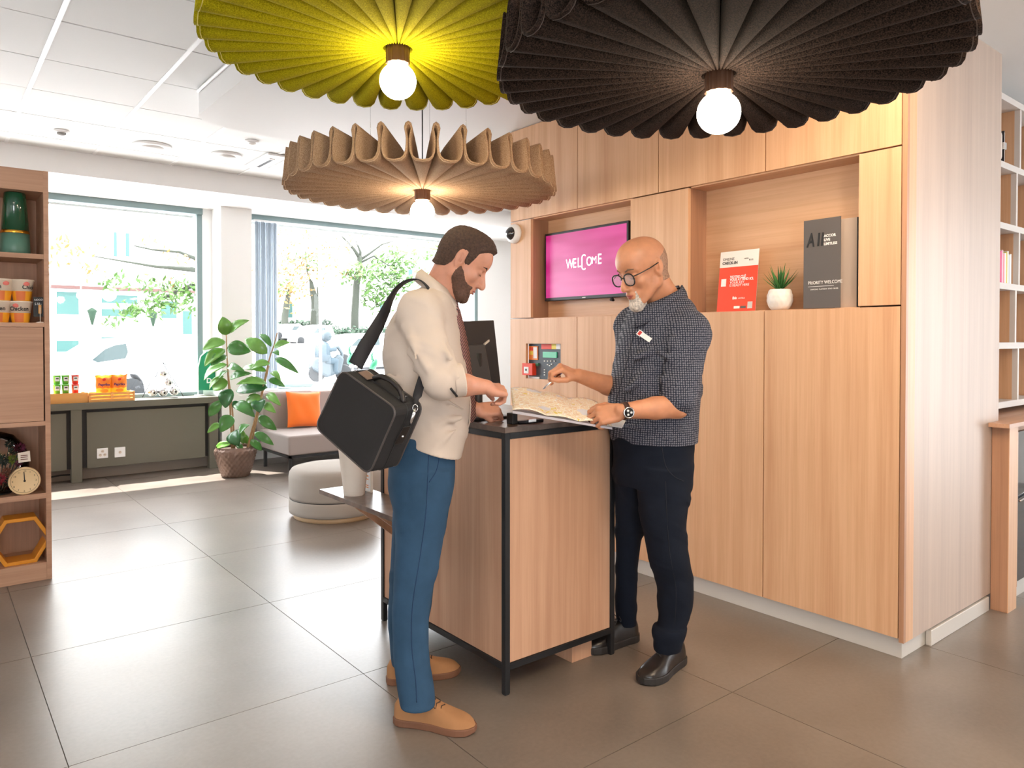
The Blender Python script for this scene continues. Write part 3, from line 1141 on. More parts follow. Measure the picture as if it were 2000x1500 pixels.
# vintage case with rounded corners
vc = thing('white_case', 'small rounded white case with a metal clasp in the top shelf compartment', 'case', (4.76, YF + .1, 2.379))
o = box('body', 4.70, 4.785, YF + .01, YF + .13, 2.381, 2.56, M['cream'], vc)
bevel(o, .03, 4)
o = box('lid', 4.787, 4.812, YF + .01, YF + .13, 2.381, 2.56, M['cream'], vc)
bevel(o, .012, 3)
box('band', 4.784, 4.789, YF + .008, YF + .132, 2.383, 2.558, M['black_metal'], vc)
box('clasp', 4.765, 4.80, YF + .0, YF + .012, 2.45, 2.49, M['chrome'], vc, .002)
gp = thing('green_bird', 'small green leaf ornament low on the right-hand shelving', 'ornament', (4.78, YF + .05, 1.023))
tube('stem', [(4.73, YF + .06, 1.024), (4.745, YF + .055, 1.10), (4.77, YF + .05, 1.145), (4.80, YF + .05, 1.165)], [.004, .009, .010, .003], mat('leaf_pale', srgb(120, 170, 130), .5), gp)
# ------------------------------------------------------------------ olive window cabinet
oc2 = thing('window_cabinet', 'olive grey cabinet bench under the left window', 'cabinet', (.3, 8.2, 0))
CF = 8.08
box('top', -1.9, 2.47, CF - .01, 8.40, .70, .765, M['olive'], oc2, .003)
for a, b in ((1.10, 1.19), (2.37, 2.46), (-.2, -.11)):
    box('leg_post', a, b, CF, CF + .09, 0, .70, M['olive'], oc2, .002)
box('door_panel', 1.235, 2.335, CF + .03, CF + .05, .125, .668, M['olive'], oc2, .002)
box('door_panel', -.06, 1.065, CF + .03, CF + .05, .125, .668, M['olive'], oc2, .002)
box('backing', -1.9, 2.45, CF + .20, CF + .22, .0, .70, mat('backing', srgb(150, 140, 130), .6), oc2)
box('recess', 1.19, 2.37, CF + .051, CF + .06, .13, .699, M['black'], oc2)
box('recess', -.1, 1.10, CF + .051, CF + .06, .13, .699, M['black'], oc2)
for k, (xa, za) in enumerate(((1.318, .212), (1.472, .208))):
    s = thing('power_socket', ('white triple power socket, the left of two on the olive cabinet', 'white single power socket, the right of two on the olive cabinet')[k], 'socket', (xa, CF + .02, za))
    box('plate', xa, xa + .096, CF + .018, CF + .032, za, za + .098, M['bar_white'], s, .003)
    cs_ = ((0, .02), (-.02, -.015), (.02, -.015)) if k == 0 else ((0, 0),)
    for dx, dz in cs_:
        T_ = Matrix.Rotation(PI / 2, 3, 'X')
        lathe('outlet', [(.013, 0), (.014, .002), (.010, .003), (.009, .001), (.001, .001)], M['cream'], s, (xa + .048 + dx, CF + .0182, za + .049 + dz), 16, T=T_)
        boxes('holes', [(xa + .043 + dx + q, xa + .046 + dx + q, CF + .0145, CF + .018, za + .048 + dz, za + .051 + dz) for q in (-.004, .0, .004)], M['black'], s)
tag(tube('cable', [(.9, 8.18, .06), (1.02, 8.17, .075), (1.12, 8.17, .07), (1.18, 8.2, .03), (1.2, 8.24, .01)], .008, M['black']), 'thin black cable under the olive window cabinet', 'cable')
# crates and goods
ZT = .765
slm = mat('crate_wood', srgb(226, 164, 92), .55)


def crate(x0, x1, y0, y1, label, slats):
    c = thing('wooden_crate', label, 'crate', ((x0 + x1) / 2, y0, ZT))
    n = 3 if slats else 1
    h = .093
    for k in range(n):
        za = ZT + .004 + k * h / n
        box('slat', x0, x1, y0, y0 + .008, za, za + h / n - (.008 if slats else 0), slm, c)
        box('slat', x0, x1, y1 - .008, y1, za, za + h / n - (.008 if slats else 0), slm, c)
        box('slat', x0, x0 + .008, y0 + .008, y1 - .008, za, za + h / n - .004, slm, c)
        box('slat', x1 - .008, x1, y0 + .008, y1 - .008, za, za + h / n - .004, slm, c)
    box('bottom', x0, x1, y0, y1, ZT, ZT + .006, slm, c)
    if slats:
        for xx in (x0, (x0 + x1) / 2 - .01, x1 - .018):
            box('post', xx, xx + .018, y0 - .004, y0 + .004, ZT, ZT + h, slm, c)


crate(.80, 1.245, 8.10, 8.27, 'plain light wooden crate of snacks beside the tall oak bookcase', False)
crate(1.25, 1.655, 8.09, 8.29, 'slatted light wooden crate with crisp bags on the olive cabinet', True)
gm_, rm_ = mat('snack_green', srgb(110, 200, 70), .4), mat('snack_red', srgb(228, 60, 50), .4)
kk = 0
for r_ in range(2):
    for q, (px, m_) in enumerate(((111, gm_), (128, gm_), (147, rm_))):
        p = PL(px, 770, 1, 8.16)
        x = p[0]
        z = ZT + .095 + r_ * .088
        nm = [['green snack cup, lower left in the stack on the plain crate', 'green snack cup, lower middle in the stack on the plain crate', 'red snack cup, lower right in the stack on the plain crate'],
              ['green snack cup, upper left in the stack on the plain crate', 'green snack cup, upper middle in the stack on the plain crate', 'red snack cup, upper right in the stack on the plain crate']][r_][q]
        s = thing('snack_cup', nm, 'cup', (x, 8.16, z), 'snack cups on the crate')
        lathe('tub', [(.028, 0), (.034, .078), (.036, .08), (.036, .086), (.001, .086)], m_, s, (x, 8.16, z), 20)
        box('label', x - .018, x + .018, 8.123, 8.128, z + .03, z + .07, M['white'], s)
        box('print', x - .012, x + .012, 8.1225, 8.124, z + .05, z + .06, M['black'], s)
# riser inside crate carrying the cups
tag(box('riser', .86, 1.20, 8.11, 8.26, ZT + .006, ZT + .094, slm), 'low wooden riser inside the plain crate under the snack cups', 'riser')
om, ym = mat('bag_orange', srgb(238, 128, 28), .3), mat('bag_yellow', srgb(244, 206, 50), .3)
for k, px in enumerate((203, 233)):
    p = PL(px, 770, 1, 8.15)
    x, y = p[0], 8.16
    z = ZT + .06
    s = thing('crisp_bag', ('orange and yellow paprika crisp bag, the left of two in the slatted crate', 'orange and yellow paprika crisp bag, the right of two in the slatted crate')[k], 'bag', (x, y, z), 'paprika crisp bags')
    vs, fs = [], []
    NU, NV = 14, 14
    for sgn in (-1, 1):
        for j in range(NV + 1):
            for i in range(NU + 1):
                u, v = i / NU * 2 - 1, j / NV
                w = .068 * (1 + .16 * abs(2 * v - 1) ** 3) * (1 - .03 * math.sin(9 * v))
                d = .032 * (1 - abs(u) ** 2.5) * (1 - abs(2 * v - 1) ** 4) + .001
                vs.append((x + u * w, y + sgn * d, z + .20 * v + .004 * math.sin(u * 8)))
    nn = (NU + 1) * (NV + 1)
    for q in range(2):
        for j in range(NV):
            for i in range(NU):
                a = q * nn + j * (NU + 1) + i
                fs.append((a, a + 1, a + NU + 2, a + NU + 1))
    bg = mesh('pouch', vs, fs, om, s, True)
    bg.data.materials.append(ym)
    for pl in bg.data.polygons:
        if pl.center.z < z + .075 or (k == 0 and pl.center.z > z + .17):
            pl.material_index = 1
    text('lettering', 'Paprika', (x - .052, y - .0335, z + .095), (1, 0, 0), ZU, .034, mat('ink_violet', srgb(70, 40, 110), .5), s, .0005, bold=.0008)
    ellipsoid('emblem', (x, y - .030, z + .155), (.016, .003, .016), mat('emblem_red', srgb(214, 50, 40), .4), s, 14, 8)
    ellipsoid('crisp_picture', (x, y - .031, z + .045), (.035, .003, .02), mat('crisp', srgb(226, 150, 40), .6), s, 14, 8)
    fs = []
# wire ornament with footballs
tr_ = thing('ball_ornament', 'wire pyramid ornament holding small black and white balls on the window cabinet', 'ornament', (1.95, 8.2, ZT))
wire = []
P_ = lambda px, py, y=8.2: tuple(PL(px, py, 1, y))
for (a, b) in (((278, 776), (299, 738)), ((358, 774), (337, 738)), ((318, 708), (344, 756)), ((318, 708), (334, 718)), ((308, 726), (304, 737)), ((286, 776), (348, 776))):
    wire.append(([P_(*a), P_(*b)], .004))
tubes('wire_frame', wire, M['black_metal'], tr_)
for (px, py, r) in ((298, 771, .050), (318, 771, .050), (340, 769, .050), (329, 752, .048), (319, 735, .045)):
    c = P_(px, py - 6)
    el = ellipsoid('ball', (c[0], c[1], max(c[2], ZT + r + .002)), (r, r, r), M['chrome'], tr_, 18, 12)
    ellipsoid('ball_core', (c[0], c[1] - r * .45, max(c[2], ZT + r + .002) - r * .2), (r * .62, r * .62, r * .62), M['white'], tr_, 12, 8)
    ellipsoid('ball_patch', (c[0] + r * .1, c[1] - r * .95, max(c[2], ZT + r + .002) - r * .2), (r * .25, r * .2, r * .25), M['black'], tr_, 8, 6)

# ------------------------------------------------------------------ tall bookcase at the left edge
bk = thing('bookcase', 'tall oak bookcase at the left edge with open shelves and a closed door', 'bookcase', (.1, 5.1, 0))
BX0, BX1, BY0, BY1, BT = -.42, .571, 4.94, 5.30, 2.336
box('side', BX1 - .026, BX1, BY0, BY1, 0, BT, M['oak_case'], bk, .001)
box('side', BX0, BX0 + .026, BY0, BY1, 0, BT, M['oak_case'], bk, .001)
box('back', BX0 + .026, BX1 - .026, BY1 - .02, BY1, .0, BT, M['oak_dark'], bk)
box('top_board', BX0 + .026, BX1 - .026, BY0 + .002, BY1 - .02, 2.215, BT - .001, M['oak_case'], bk)
for z0, z1 in ((1.835, 1.862), (1.448, 1.472), (.885, .910), (.468, .498), (.0, .10)):
    box('shelf', BX0 + .026, BX1 - .026, BY0 + .002, BY1 - .02, z0, z1, M['oak_case'], bk)
box('door', BX0 + .03, BX1 - .033, BY0 - .002, BY0 + .016, .912, 1.446, M['oak_case'], bk, .001)
# vase
vz = 1.862
vp = PL(30, 480, 1, 5.05)
vs_ = thing('green_vase', 'tall glossy dark green vase with a gold band, top shelf of the bookcase', 'vase', (vp[0], 5.05, vz))
c = (vp[0], 5.06, vz)
mat('vase_green', srgb(16, 78, 54), .12, coat=1)
mat('vase_base', srgb(86, 128, 112), .35)
lathe('lower_body', [(.070, 0), (.074, .006), (.070, .118)], M['vase_base'], vs_, c, 36)
lathe('gold_band', [(.0705, .118), (.0715, .120), (.0705, .132), (.069, .134)], M['gold'], vs_, c, 36, cap=False)
lathe('upper_body', [(.069, .133), (.054, .345), (.050, .352), (.046, .350), (.040, .30), (.001, .29)], M['vase_green'], vs_, c, 36)
# instant noodle cups: two visible stacks
nw, no, nr = mat('cup_white', srgb(240, 226, 208), .45), mat('cup_orange', srgb(246, 170, 40), .45), mat('cup_food', srgb(226, 120, 60), .5)
for k, (px, py, lv, lb) in enumerate(((40, 628, 0, 'noodle cup, bottom of the right stack in the bookcase'), (43, 583, 1, 'noodle cup, top of the right stack in the bookcase'), (-1, 628, 0, 'noodle cup, bottom of the left stack cut by the photo edge'), (3, 583, 1, 'noodle cup, top of the left stack cut by the photo edge'))):
    p = PL(px, py, 1, 5.03)
    x, y, z = p[0], 5.03 + .0, 1.472 + lv * .123
    s = thing('noodle_cup', 'white and orange chicken ' + lb, 'cup', (x, y, z), 'instant noodle cups')
    lathe('cup', [(.041, 0), (.0585, .114), (.0615, .115), (.0615, .120), (.058, .1225), (.001, .1225)], nw, s, (x, y, z), 36)
    lathe('orange_band', [(.0416, .001), (.0502, .056)], no, s, (x, y, z), 36, cap=False)
    ar = []
    # food picture, front patch on the cone
    vs, fs = [], []
    for j in range(5):
        for i in range(9):
            a = -PI / 2 + (-.75 + 1.0 * i / 8)
            zz_ = .004 + .05 * j / 4
            r = .0424 + (.0585 - .041) * zz_ / .114
            vs.append((x + r * math.cos(a), y + r * math.sin(a), z + zz_))
    for j in range(4):
        for i in range(8):
            fs.append((j * 9 + i, j * 9 + i + 1, j * 9 + i + 10, j * 9 + i + 9))
    mesh('food_picture', vs, fs, nr, s, True)
    # lettering wrapped round the cone
    tx_ = text('lettering', 'Chicken', (0, 0, 0), (1, 0, 0), (0, 1, 0), .032, M['black'], None, .0, 'LEFT', .95, bold=.0008)
    me = tx_.data
    off = {0: -.062, 1: -.004, 2: -.075, 3: -.105}[k]
    for v in me.vertices:
        zz_ = .068 + v.co.y * 1.0 + .08 * (v.co.x * .1)
        r = .0422 + (.0585 - .041) * zz_ / .114
        a = -PI / 2 + (v.co.x + off) / r
        v.co = (x + r * math.cos(a), y + r * math.sin(a), z + zz_)
    tx_.parent = s
    tx_.matrix_parent_inverse = parent_matrix(s).inverted()
    vs = []
    ca = -PI / 2 + ((.45, .3, .45, .3)[k] * (-1 if k in (0, 2) else 1))
    rr_ = .0425 + .0175 * .096 / .114
    ellipsoid('emblem', (x + rr_ * math.cos(ca), y + rr_ * math.sin(ca), z + .097), (.016, .004, .012), mat('emblem_pink', srgb(228, 120, 110), .5), s, 12, 8)
ps = thing('price_sign', 'small black price card reading NOODLES on a wooden peg stand', 'sign', (.50, 4.98, 1.472))
q0, q1 = PL(65, 580, 1, 4.985), PL(86, 622, 1, 4.985)
box('card', q0[0], q1[0], 4.985, 4.988, q1[2] + .01, q0[2], M['black'], ps)
text('lettering', 'NOODLES', (q0[0] + .004, 4.9845, q0[2] - .022), (1, 0, .06), (-.06, 0, 1), .0155, M['white'], ps, .0002, 'LEFT', .85, .1)
text('lettering', '5.50.-', (q0[0] + .006, 4.9845, q0[2] - .046), (1, 0, .06), (-.06, 0, 1), .018, M['white'], ps, .0002, 'LEFT', .85, .1)
xm = (q0[0] + q1[0]) / 2 + .006
lathe('foot', [(.020, 0), (.020, .005), (.003, .007)], M['cream'], ps, (xm, 4.97, 1.472), 16)
tube('peg_pole', [(xm, 4.972, 1.475), (xm, 4.972, 1.56)], .0022, M['cream'], ps)
box('clothes_peg', xm - .008, xm + .006, 4.972, 4.984, 1.525, 1.575, M['crate_wood'], ps, .001)
# glass cloche with dried flowers
gx, gy, gz, gr = .315, 5.10, .498, .165
gc = thing('glass_cloche', 'round glass globe of dark red dried flowers on the bookcase shelf', 'terrarium', (gx, gy, gz))
gl_ = mat('cloche_glass', (1, 1, 1), .02, trans=1., ior=1.2)
glb = bpy.data.materials['glass_pane']
lathe('glass', [(.07, .004), (.13, .04), (.165, .12), (.168, .19), (.145, .27), (.09, .33), (.03, .352), (.001, .354)], glb, gc, (gx, gy, gz), 40, cap=False)
lathe('base', [(.08, 0), (.085, .008), (.001, .009)], M['black'], gc, (gx, gy, gz), 30)
random.seed(4)
fm = [mat('flower_red', srgb(150, 36, 52), .7), mat('flower_plum', srgb(96, 28, 60), .7), mat('moss', srgb(104, 124, 34), .8), mat('leaf_dark', srgb(26, 44, 38), .6), mat('flower_brown', srgb(112, 66, 48), .8)]
for k, (dx, dz, m_, r) in enumerate(((.02, .09, 0, .04), (-.02, .29, 0, .045), (.085, .19, 2, .035), (.115, .26, 1, .035), (.11, .17, 1, .025), (.04, .19, 3, .04), (.05, .13, 4, .03), (.0, .2, 3, .05), (.09, .24, 3, .03), (.06, .07, 3, .035), (-.06, .16, 1, .04), (.07, .28, 3, .03))):
    vs, fs = [], []
    cc = Vector((gx + dx, gy - .07 + .02 * (k % 3), gz + dz))
    for q in range(34):
        el = math.acos(1 - 2 * (q + .5) / 34)
        az = q * 2.4
        d = Vector((math.sin(el) * math.cos(az), math.sin(el) * math.sin(az), math.cos(el)))
        s_ = d.orthogonal().normalized()
        u_ = d.cross(s_)
        b0 = len(vs)
        vs += [cc + d * r * .4 + s_ * r * .2, cc + d * r * .4 - s_ * r * .2, cc + d * r + u_ * r * .12, cc + d * r * .5 + u_ * r * .25]
        fs += [(b0, b0 + 1, b0 + 2), (b0, b0 + 2, b0 + 3), (b0 + 1, b0 + 3, b0 + 2)]
    mesh('dried_flower', vs, fs, fm[m_], gc)
    tube('stem', [tuple(cc), (gx + dx * .4, gy, gz + .01)], .003, fm[3], gc, 5)
a = PL(36, 885, 1, 4.965)
b_ = PL(60, 902, 1, 4.965)
prism('name_card', [(a[0], 4.965, b_[2]), (b_[0], 4.965, b_[2] + .004), (b_[0] - .004, 4.965, a[2] + .008), (a[0] - .004, 4.965, a[2])], (0, .002, 0), M['cream'], gc)
boxes('print', [(a[0] + .010, b_[0] - .014, 4.9635, 4.965, (a[2] + b_[2]) / 2 + d, (a[2] + b_[2]) / 2 + d + .004) for d in (-.012, 0, .01)], M['flower_brown'], gc)
# small round clock
kp = PL(48, 932, 1, 4.955)
ck = thing('round_clock', 'small round cream clock showing twelve, leaning before the glass globe', 'clock', (kp[0], 4.955, .498))
T_ = Matrix.Rotation(PI / 2, 3, 'X')
kc = (kp[0], 4.962, kp[2])
kz = kc[2]
R0 = .078
kc = (kp[0], 4.962, .498 + R0 + .001)
lathe('case', [(R0, -.012), (R0, .006), (R0 * .95, .010), (R0 * .9, .008), (.001, .008)], mat('clock_cream', srgb(226, 196, 150), .5), ck, kc, 40, T=T_)
L = []
yf = 4.962 - .0085
for k in range(12):
    a = 2 * PI * k / 12
    x, z = kc[0] + .056 * math.sin(a), kc[2] + .056 * math.cos(a)
    text('numeral', str(12 if k == 0 else k), (x - .005, yf, z - .005), (1, 0, 0), ZU, .014, M['black'], ck, .0002)
lathe('minute_ring', [(.066, .0082), (.0668, .0088), (.0675, .0082)], M['black'], ck, kc, 40, T=T_, cap=False)
prism('hand', [(kc[0] - .003, yf, kc[2] - .004), (kc[0] + .003, yf, kc[2] - .004), (kc[0] - .001, yf, kc[2] + .052), (kc[0] - .005, yf, kc[2] + .052)], (0, -.001, 0), M['black'], ck)
lathe('hub', [(.006, .009), (.001, .011)], M['black'], ck, kc, 14, T=T_)
# hexagonal frame
hx, hz = PL(40, 1062, 1, 4.99)[0], 0
hxg = thing('hexagon_frame', 'mustard yellow hexagonal wooden frame on the lowest bookcase shelf', 'frame', (hx, 5.0, .10))
Ro = .152
ri = .128
hz = .10 + Ro * math.cos(PI / 6)
vs, fs = [], []
for R_ in (Ro, ri):
    for y in (4.975, 5.12):
        for k in range(6):
            a = PI / 3 * k
            vs.append((hx + R_ * math.cos(a), y, hz + R_ * math.sin(a)))
for k in range(6):
    k2 = (k + 1) % 6
    fs += [(k, k2, 6 + k2, 6 + k), (12 + k, 18 + k, 18 + k2, 12 + k2), (k, 12 + k, 12 + k2, k2), (6 + k, 6 + k2, 18 + k2, 18 + k)]
o = mesh('hexagon', vs, fs, mat('mustard', srgb(216, 140, 26), .45), hxg)
bevel(o, .003)

# ------------------------------------------------------------------ sofa, cushion, pouf
mat('sofa_fabric', srgb(158, 146, 142), .9, bump=.3, bscale=500)
mat('pouf_fabric', srgb(164, 156, 148), .9, bump=.3, bscale=500)
sf = thing('sofa', 'low armless grey fabric sofa under the right window', 'sofa', (4.2, 7.6, 0))
o = box('seat', 2.86, 5.6, 7.14, 7.96, .20, .40, M['sofa_fabric'], sf)
bevel(o, .02, 3)
o = box('backrest', 2.87, 5.6, 7.88, 8.12, .34, .80, M['sofa_fabric'], sf)
bevel(o, .035, 4)
for (x, y) in ((2.87, 7.15), (2.87, 7.84), (4.2, 7.15), (5.55, 7.15), (4.2, 7.84), (5.55, 7.84)):
    box('leg', x, x + .03, y, y + .03, 0, .19, M['black_metal'], sf)
boxes('base_frame', [(2.865, 5.6, 7.145, 7.175, .175, .20), (2.865, 2.895, 7.145, 7.95, .175, .20)], M['black_metal'], sf)


def pillow(name, c, w, h, d, m, label, R=None):
    vs, fs = [], []
    N = 20
    for s_ in (-1, 1):
        for j in range(N + 1):
            for i in range(N + 1):
                u, v = 2 * i / N - 1, 2 * j / N - 1
                pin = 1 - .07 * (1 - abs(u) ** 2) * abs(v) ** 2 * 1
                e = (1 - abs(u) ** 3) * (1 - abs(v) ** 3)
                x = u * w / 2 * (1 - .06 * (1 - v * v) * abs(u) ** 4)
                z = v * h / 2 * (1 - .06 * (1 - u * u) * abs(v) ** 4)
                y = s_ * (d / 2 * e ** .6 + .004 * math.sin(7 * u + 3 * v) * e)
                vs.append((x, y, z))
    nn = (N + 1) ** 2
    for q in range(2):
        for j in range(N):
            for i in range(N):
                a = q * nn + j * (N + 1) + i
                f = (a, a + 1, a + N + 2, a + N + 1)
                fs.append(f if q == 0 else f[::-1])
    T = Matrix.Translation(Vector(tuple(c))) @ (R or Matrix.Identity(4))
    vs = [T @ Vector(v) for v in vs]
    o = mesh(name, vs, fs, m, None, True)
    return tag(o, label, 'cushion')


a = PL(594, 801, 1, 7.78)
pillow('cushion', (a[0], 7.78, .40 + .20), .40, .40, .13, mat('cushion_orange', srgb(240, 112, 16), .85, sheen=.6, bump=.2, bscale=60), 'square orange velvet cushion leaning on the grey sofa', Matrix.Rotation(math.radians(-14), 4, 'X') @ Matrix.Rotation(math.radians(3), 4, 'Y'))
oxy = PX(655, 800, 5.78)
ot = thing('pouf', 'large round light grey upholstered pouf before the sofa', 'pouf', (oxy[0], oxy[1], 0))
oc3 = (oxy[0], oxy[1], 0)
RO = .355
lathe('lower_cushion', [(RO * .93, .035), (RO * .99, .045), (RO, .07), (RO, .135), (RO * .985, .150)], M['pouf_fabric'], ot, oc3, 64)
lathe('seam', [(RO * .985, .148), (RO * .985, .158)], M['black_metal'], ot, oc3, 64)
lathe('upper_cushion', [(RO * .985, .156), (RO, .175), (RO, .32), (RO * .985, .352), (RO * .94, .375), (RO * .8, .388), (RO * .4, .395), (.001, .397)], M['pouf_fabric'], ot, oc3, 64)
lathe('plinth', [(RO * .90, 0), (RO * .90, .036)], mat('pouf_plinth', srgb(196, 166, 130), .5), ot, oc3, 48)

# things on the ledge of the second window
for k, (px, nm, w, h, c) in enumerate(((632, 'stack of pale magazines lying on the white window ledge', .22, .035, M['shelf_pale']), (682, 'small dark box on the white window ledge behind the shoulder bag', .12, .03, M['frame_teal']), (556, 'flat grey tray on the window ledge behind the rubber plant', .14, .012, M['frame_teal']))):
    p = PL(px, 765, 1, 8.28)
    t_ = thing(('magazine_stack', 'small_box', 'tray')[k], nm, ('magazines', 'box', 'tray')[k], (p[0], 8.28, .805))
    if k == 0:
        for q in range(4):
            box('magazine', p[0] - w / 2 + .005 * q, p[0] + w / 2 - .003 * q, 8.2, 8.36, .805 + q * .009, .8135 + q * .009, (M['white'], M['shelf_pale'])[q % 2], t_)
    else:
        box('body', p[0] - w / 2, p[0] + w / 2, 8.2, 8.34, .805, .805 + h, c, t_, .003)

# ------------------------------------------------------------------ rubber plant
PD = 7.36
pc = PX(462, 925, PD)
px_, py2 = 2.452, 7.50
pot = thing('rubber_plant', 'tall leafy rubber plant in a woven bronze pot by the white column', 'plant', (px_, py2, 0))
vs, fs = [], []
NS, NZ = 96, 30
for j in range(NZ + 1):
    f = j / NZ
    z = .30 * f
    r = .125 + (.200 - .125) * min(1, f * 1.25) ** .8 - (.012 if f > .93 else 0)
    for i in range(NS):
        a = 2 * PI * i / NS
        w = .006 * math.sin(NS / 4 * a + (PI if (j // 3) % 2 else 0)) * (1 if j % 3 else .2) * (0 if f > .96 or f < .03 else 1)
        vs.append((px_ + (r + w) * math.cos(a), py2 + (r + w) * math.sin(a), z))
for j in range(NZ):
    for i in range(NS):
        i2 = (i + 1) % NS
        fs.append((j * NS + i, j * NS + i2, (j + 1) * NS + i2, (j + 1) * NS + i))
fs.append(tuple(range(NS))[::-1])
mesh('woven_pot', vs, fs, mat('pot_bronze', srgb(128, 106, 94), .35, .45), pot, True)
lathe('soil', [(.18, .27), (.001, .275)], M['soil'], pot, (px_, py2, 0), 24, cap=False)
OX, OY, K = 380, 600, 3.75


def LP(x, y, b):
    return PX(OX + x / K, OY + y / K, b)


stems = [([(275, 1035), (262, 760), (240, 420), (232, 200)], (0, 0, 0, 0)), ([(290, 1035), (280, 800), (255, 560), (240, 380)], (.03, .04, .05, .06)),
         ([(385, 1040), (430, 870), (480, 680), (545, 390), (578, 290), (606, 188)], (-.02, -.03, 0, 0, .02, .03)), ([(405, 1040), (455, 820), (500, 620), (545, 430)], (.04, .05, .06, .05))]
stm = mat('stem_brown', srgb(160, 124, 84), .6)
for s, db in stems:
    pts_ = [LP(x, y, PD + d) for (x, y), d in zip(s, db)]
    pts_ = smoothpts(pts_, 5)
    n = len(pts_)
    tube('stem', pts_, [.011 - .006 * i / n for i in range(n)], stm, pot, 7)
ci = random.Random(11)


def leafmat(name, c, c2):
    m = mat(name, c, .28, vary=.18, vscale=9, coat=.15)
    return m


LM = [leafmat('rubber_leaf_a', srgb(66, 124, 52), 0), leafmat('rubber_leaf_b', srgb(104, 156, 66), 0), leafmat('rubber_leaf_c', srgb(44, 98, 50), 0)]
LV = [(232, 205, 205, 65, 45, 1), (258, 188, 402, 90, 30, 1), (228, 255, 57, 310, 38, 1), (238, 300, 412, 320, 48, 0), (225, 310, 72, 430, 40, 1), (228, 350, 120, 425, 36, 0), (240, 420, 68, 530, 34, 1),
      (245, 435, 370, 465, 24, 0), (262, 525, 420, 480, 26, 0), (245, 545, 130, 600, 44, 1), (268, 600, 225, 735, 50, 2), (532, 340, 370, 225, 42, 1), (562, 290, 470, 195, 16, 0), (582, 298, 700, 255, 24, 1),
      (590, 375, 765, 480, 26, 0), (555, 412, 413, 450, 30, 1), (530, 470, 345, 445, 24, 1), (530, 560, 305, 560, 30, 1), (535, 590, 305, 610, 50, 2), (540, 530, 662, 580, 24, 0), (560, 478, 632, 535, 20, 1),
      (495, 660, 372, 700, 32, 1), (530, 635, 632, 718, 26, 1), (478, 675, 476, 770, 44, 2), (508, 708, 596, 770, 26, 1), (470, 797, 602, 895, 32, 0), (295, 705, 442, 800, 38, 0), (440, 745, 288, 725, 26, 1),
      (275, 795, 190, 912, 44, 0), (200, 685, 105, 795, 32, 0), (190, 855, 93, 918, 22, 1), (300, 900, 325, 1012, 54, 2), (400, 860, 332, 925, 30, 0), (440, 918, 580, 1005, 26, 0), (398, 972, 492, 1045, 24, 0),
      (270, 1000, 152, 1032, 22, 1), (300, 1012, 352, 1048, 22, 0), (575, 330, 620, 355, 22, 0), (225, 360, 135, 405, 26, 1), (215, 505, 108, 600, 20, 1), (255, 470, 180, 520, 22, 0), (360, 1000, 330, 880, 24, 1),
      (395, 1000, 380, 930, 18, 1), (280, 690, 345, 740, 24, 2)]
NL = 12
for (x0, y0, x1, y1, hw, mi) in LV:
    db = ci.uniform(-.14, .10)
    p0, p1 = LP(x0, y0, PD + (.0)), LP(x1, y1, PD + db)
    L_ = np.linalg.norm(p1 - p0)
    ax_ = (p1 - p0) / L_
    # leaf normal: mostly up and toward the camera
    nn = np.array((0, 0, 1.)) * ci.uniform(.3, .9) - FH * 1.0 + RT * ci.uniform(-.5, .5)
    nn -= ax_ * (nn @ ax_)
    nn /= np.linalg.norm(nn)
    sd = np.cross(nn, ax_)
    w = hw / K / FPX * PD
    w = max(w * 1.2, .036)
    vs, fs = [], []
    for j in range(NL + 1):
        f = j / NL
        ww = w * (math.sin(PI * min(1, f ** .8)) ** .75 if 0 < f < 1 else 0.02)
        droop = -.10 * L_ * f * f
        arch = .16 * L_ * math.sin(PI * f)
        for u in (-1, -.5, 0, .5, 1):
            q = p0 + ax_ * L_ * f + sd * ww * u + nn * (arch + abs(u) * ww * .28 + .0015 * math.sin(f * 40) * abs(u)) + np.array((0, 0, droop * .3))
            vs.append(q)
    for j in range(NL):
        for i in range(4):
            a = j * 5 + i
            fs.append((a, a + 1, a + 6, a + 5))
    lf_ = mesh('leaf', vs, fs, LM[mi], pot, True)
    lf_.modifiers.new('s', 'SOLIDIFY').thickness = .0015
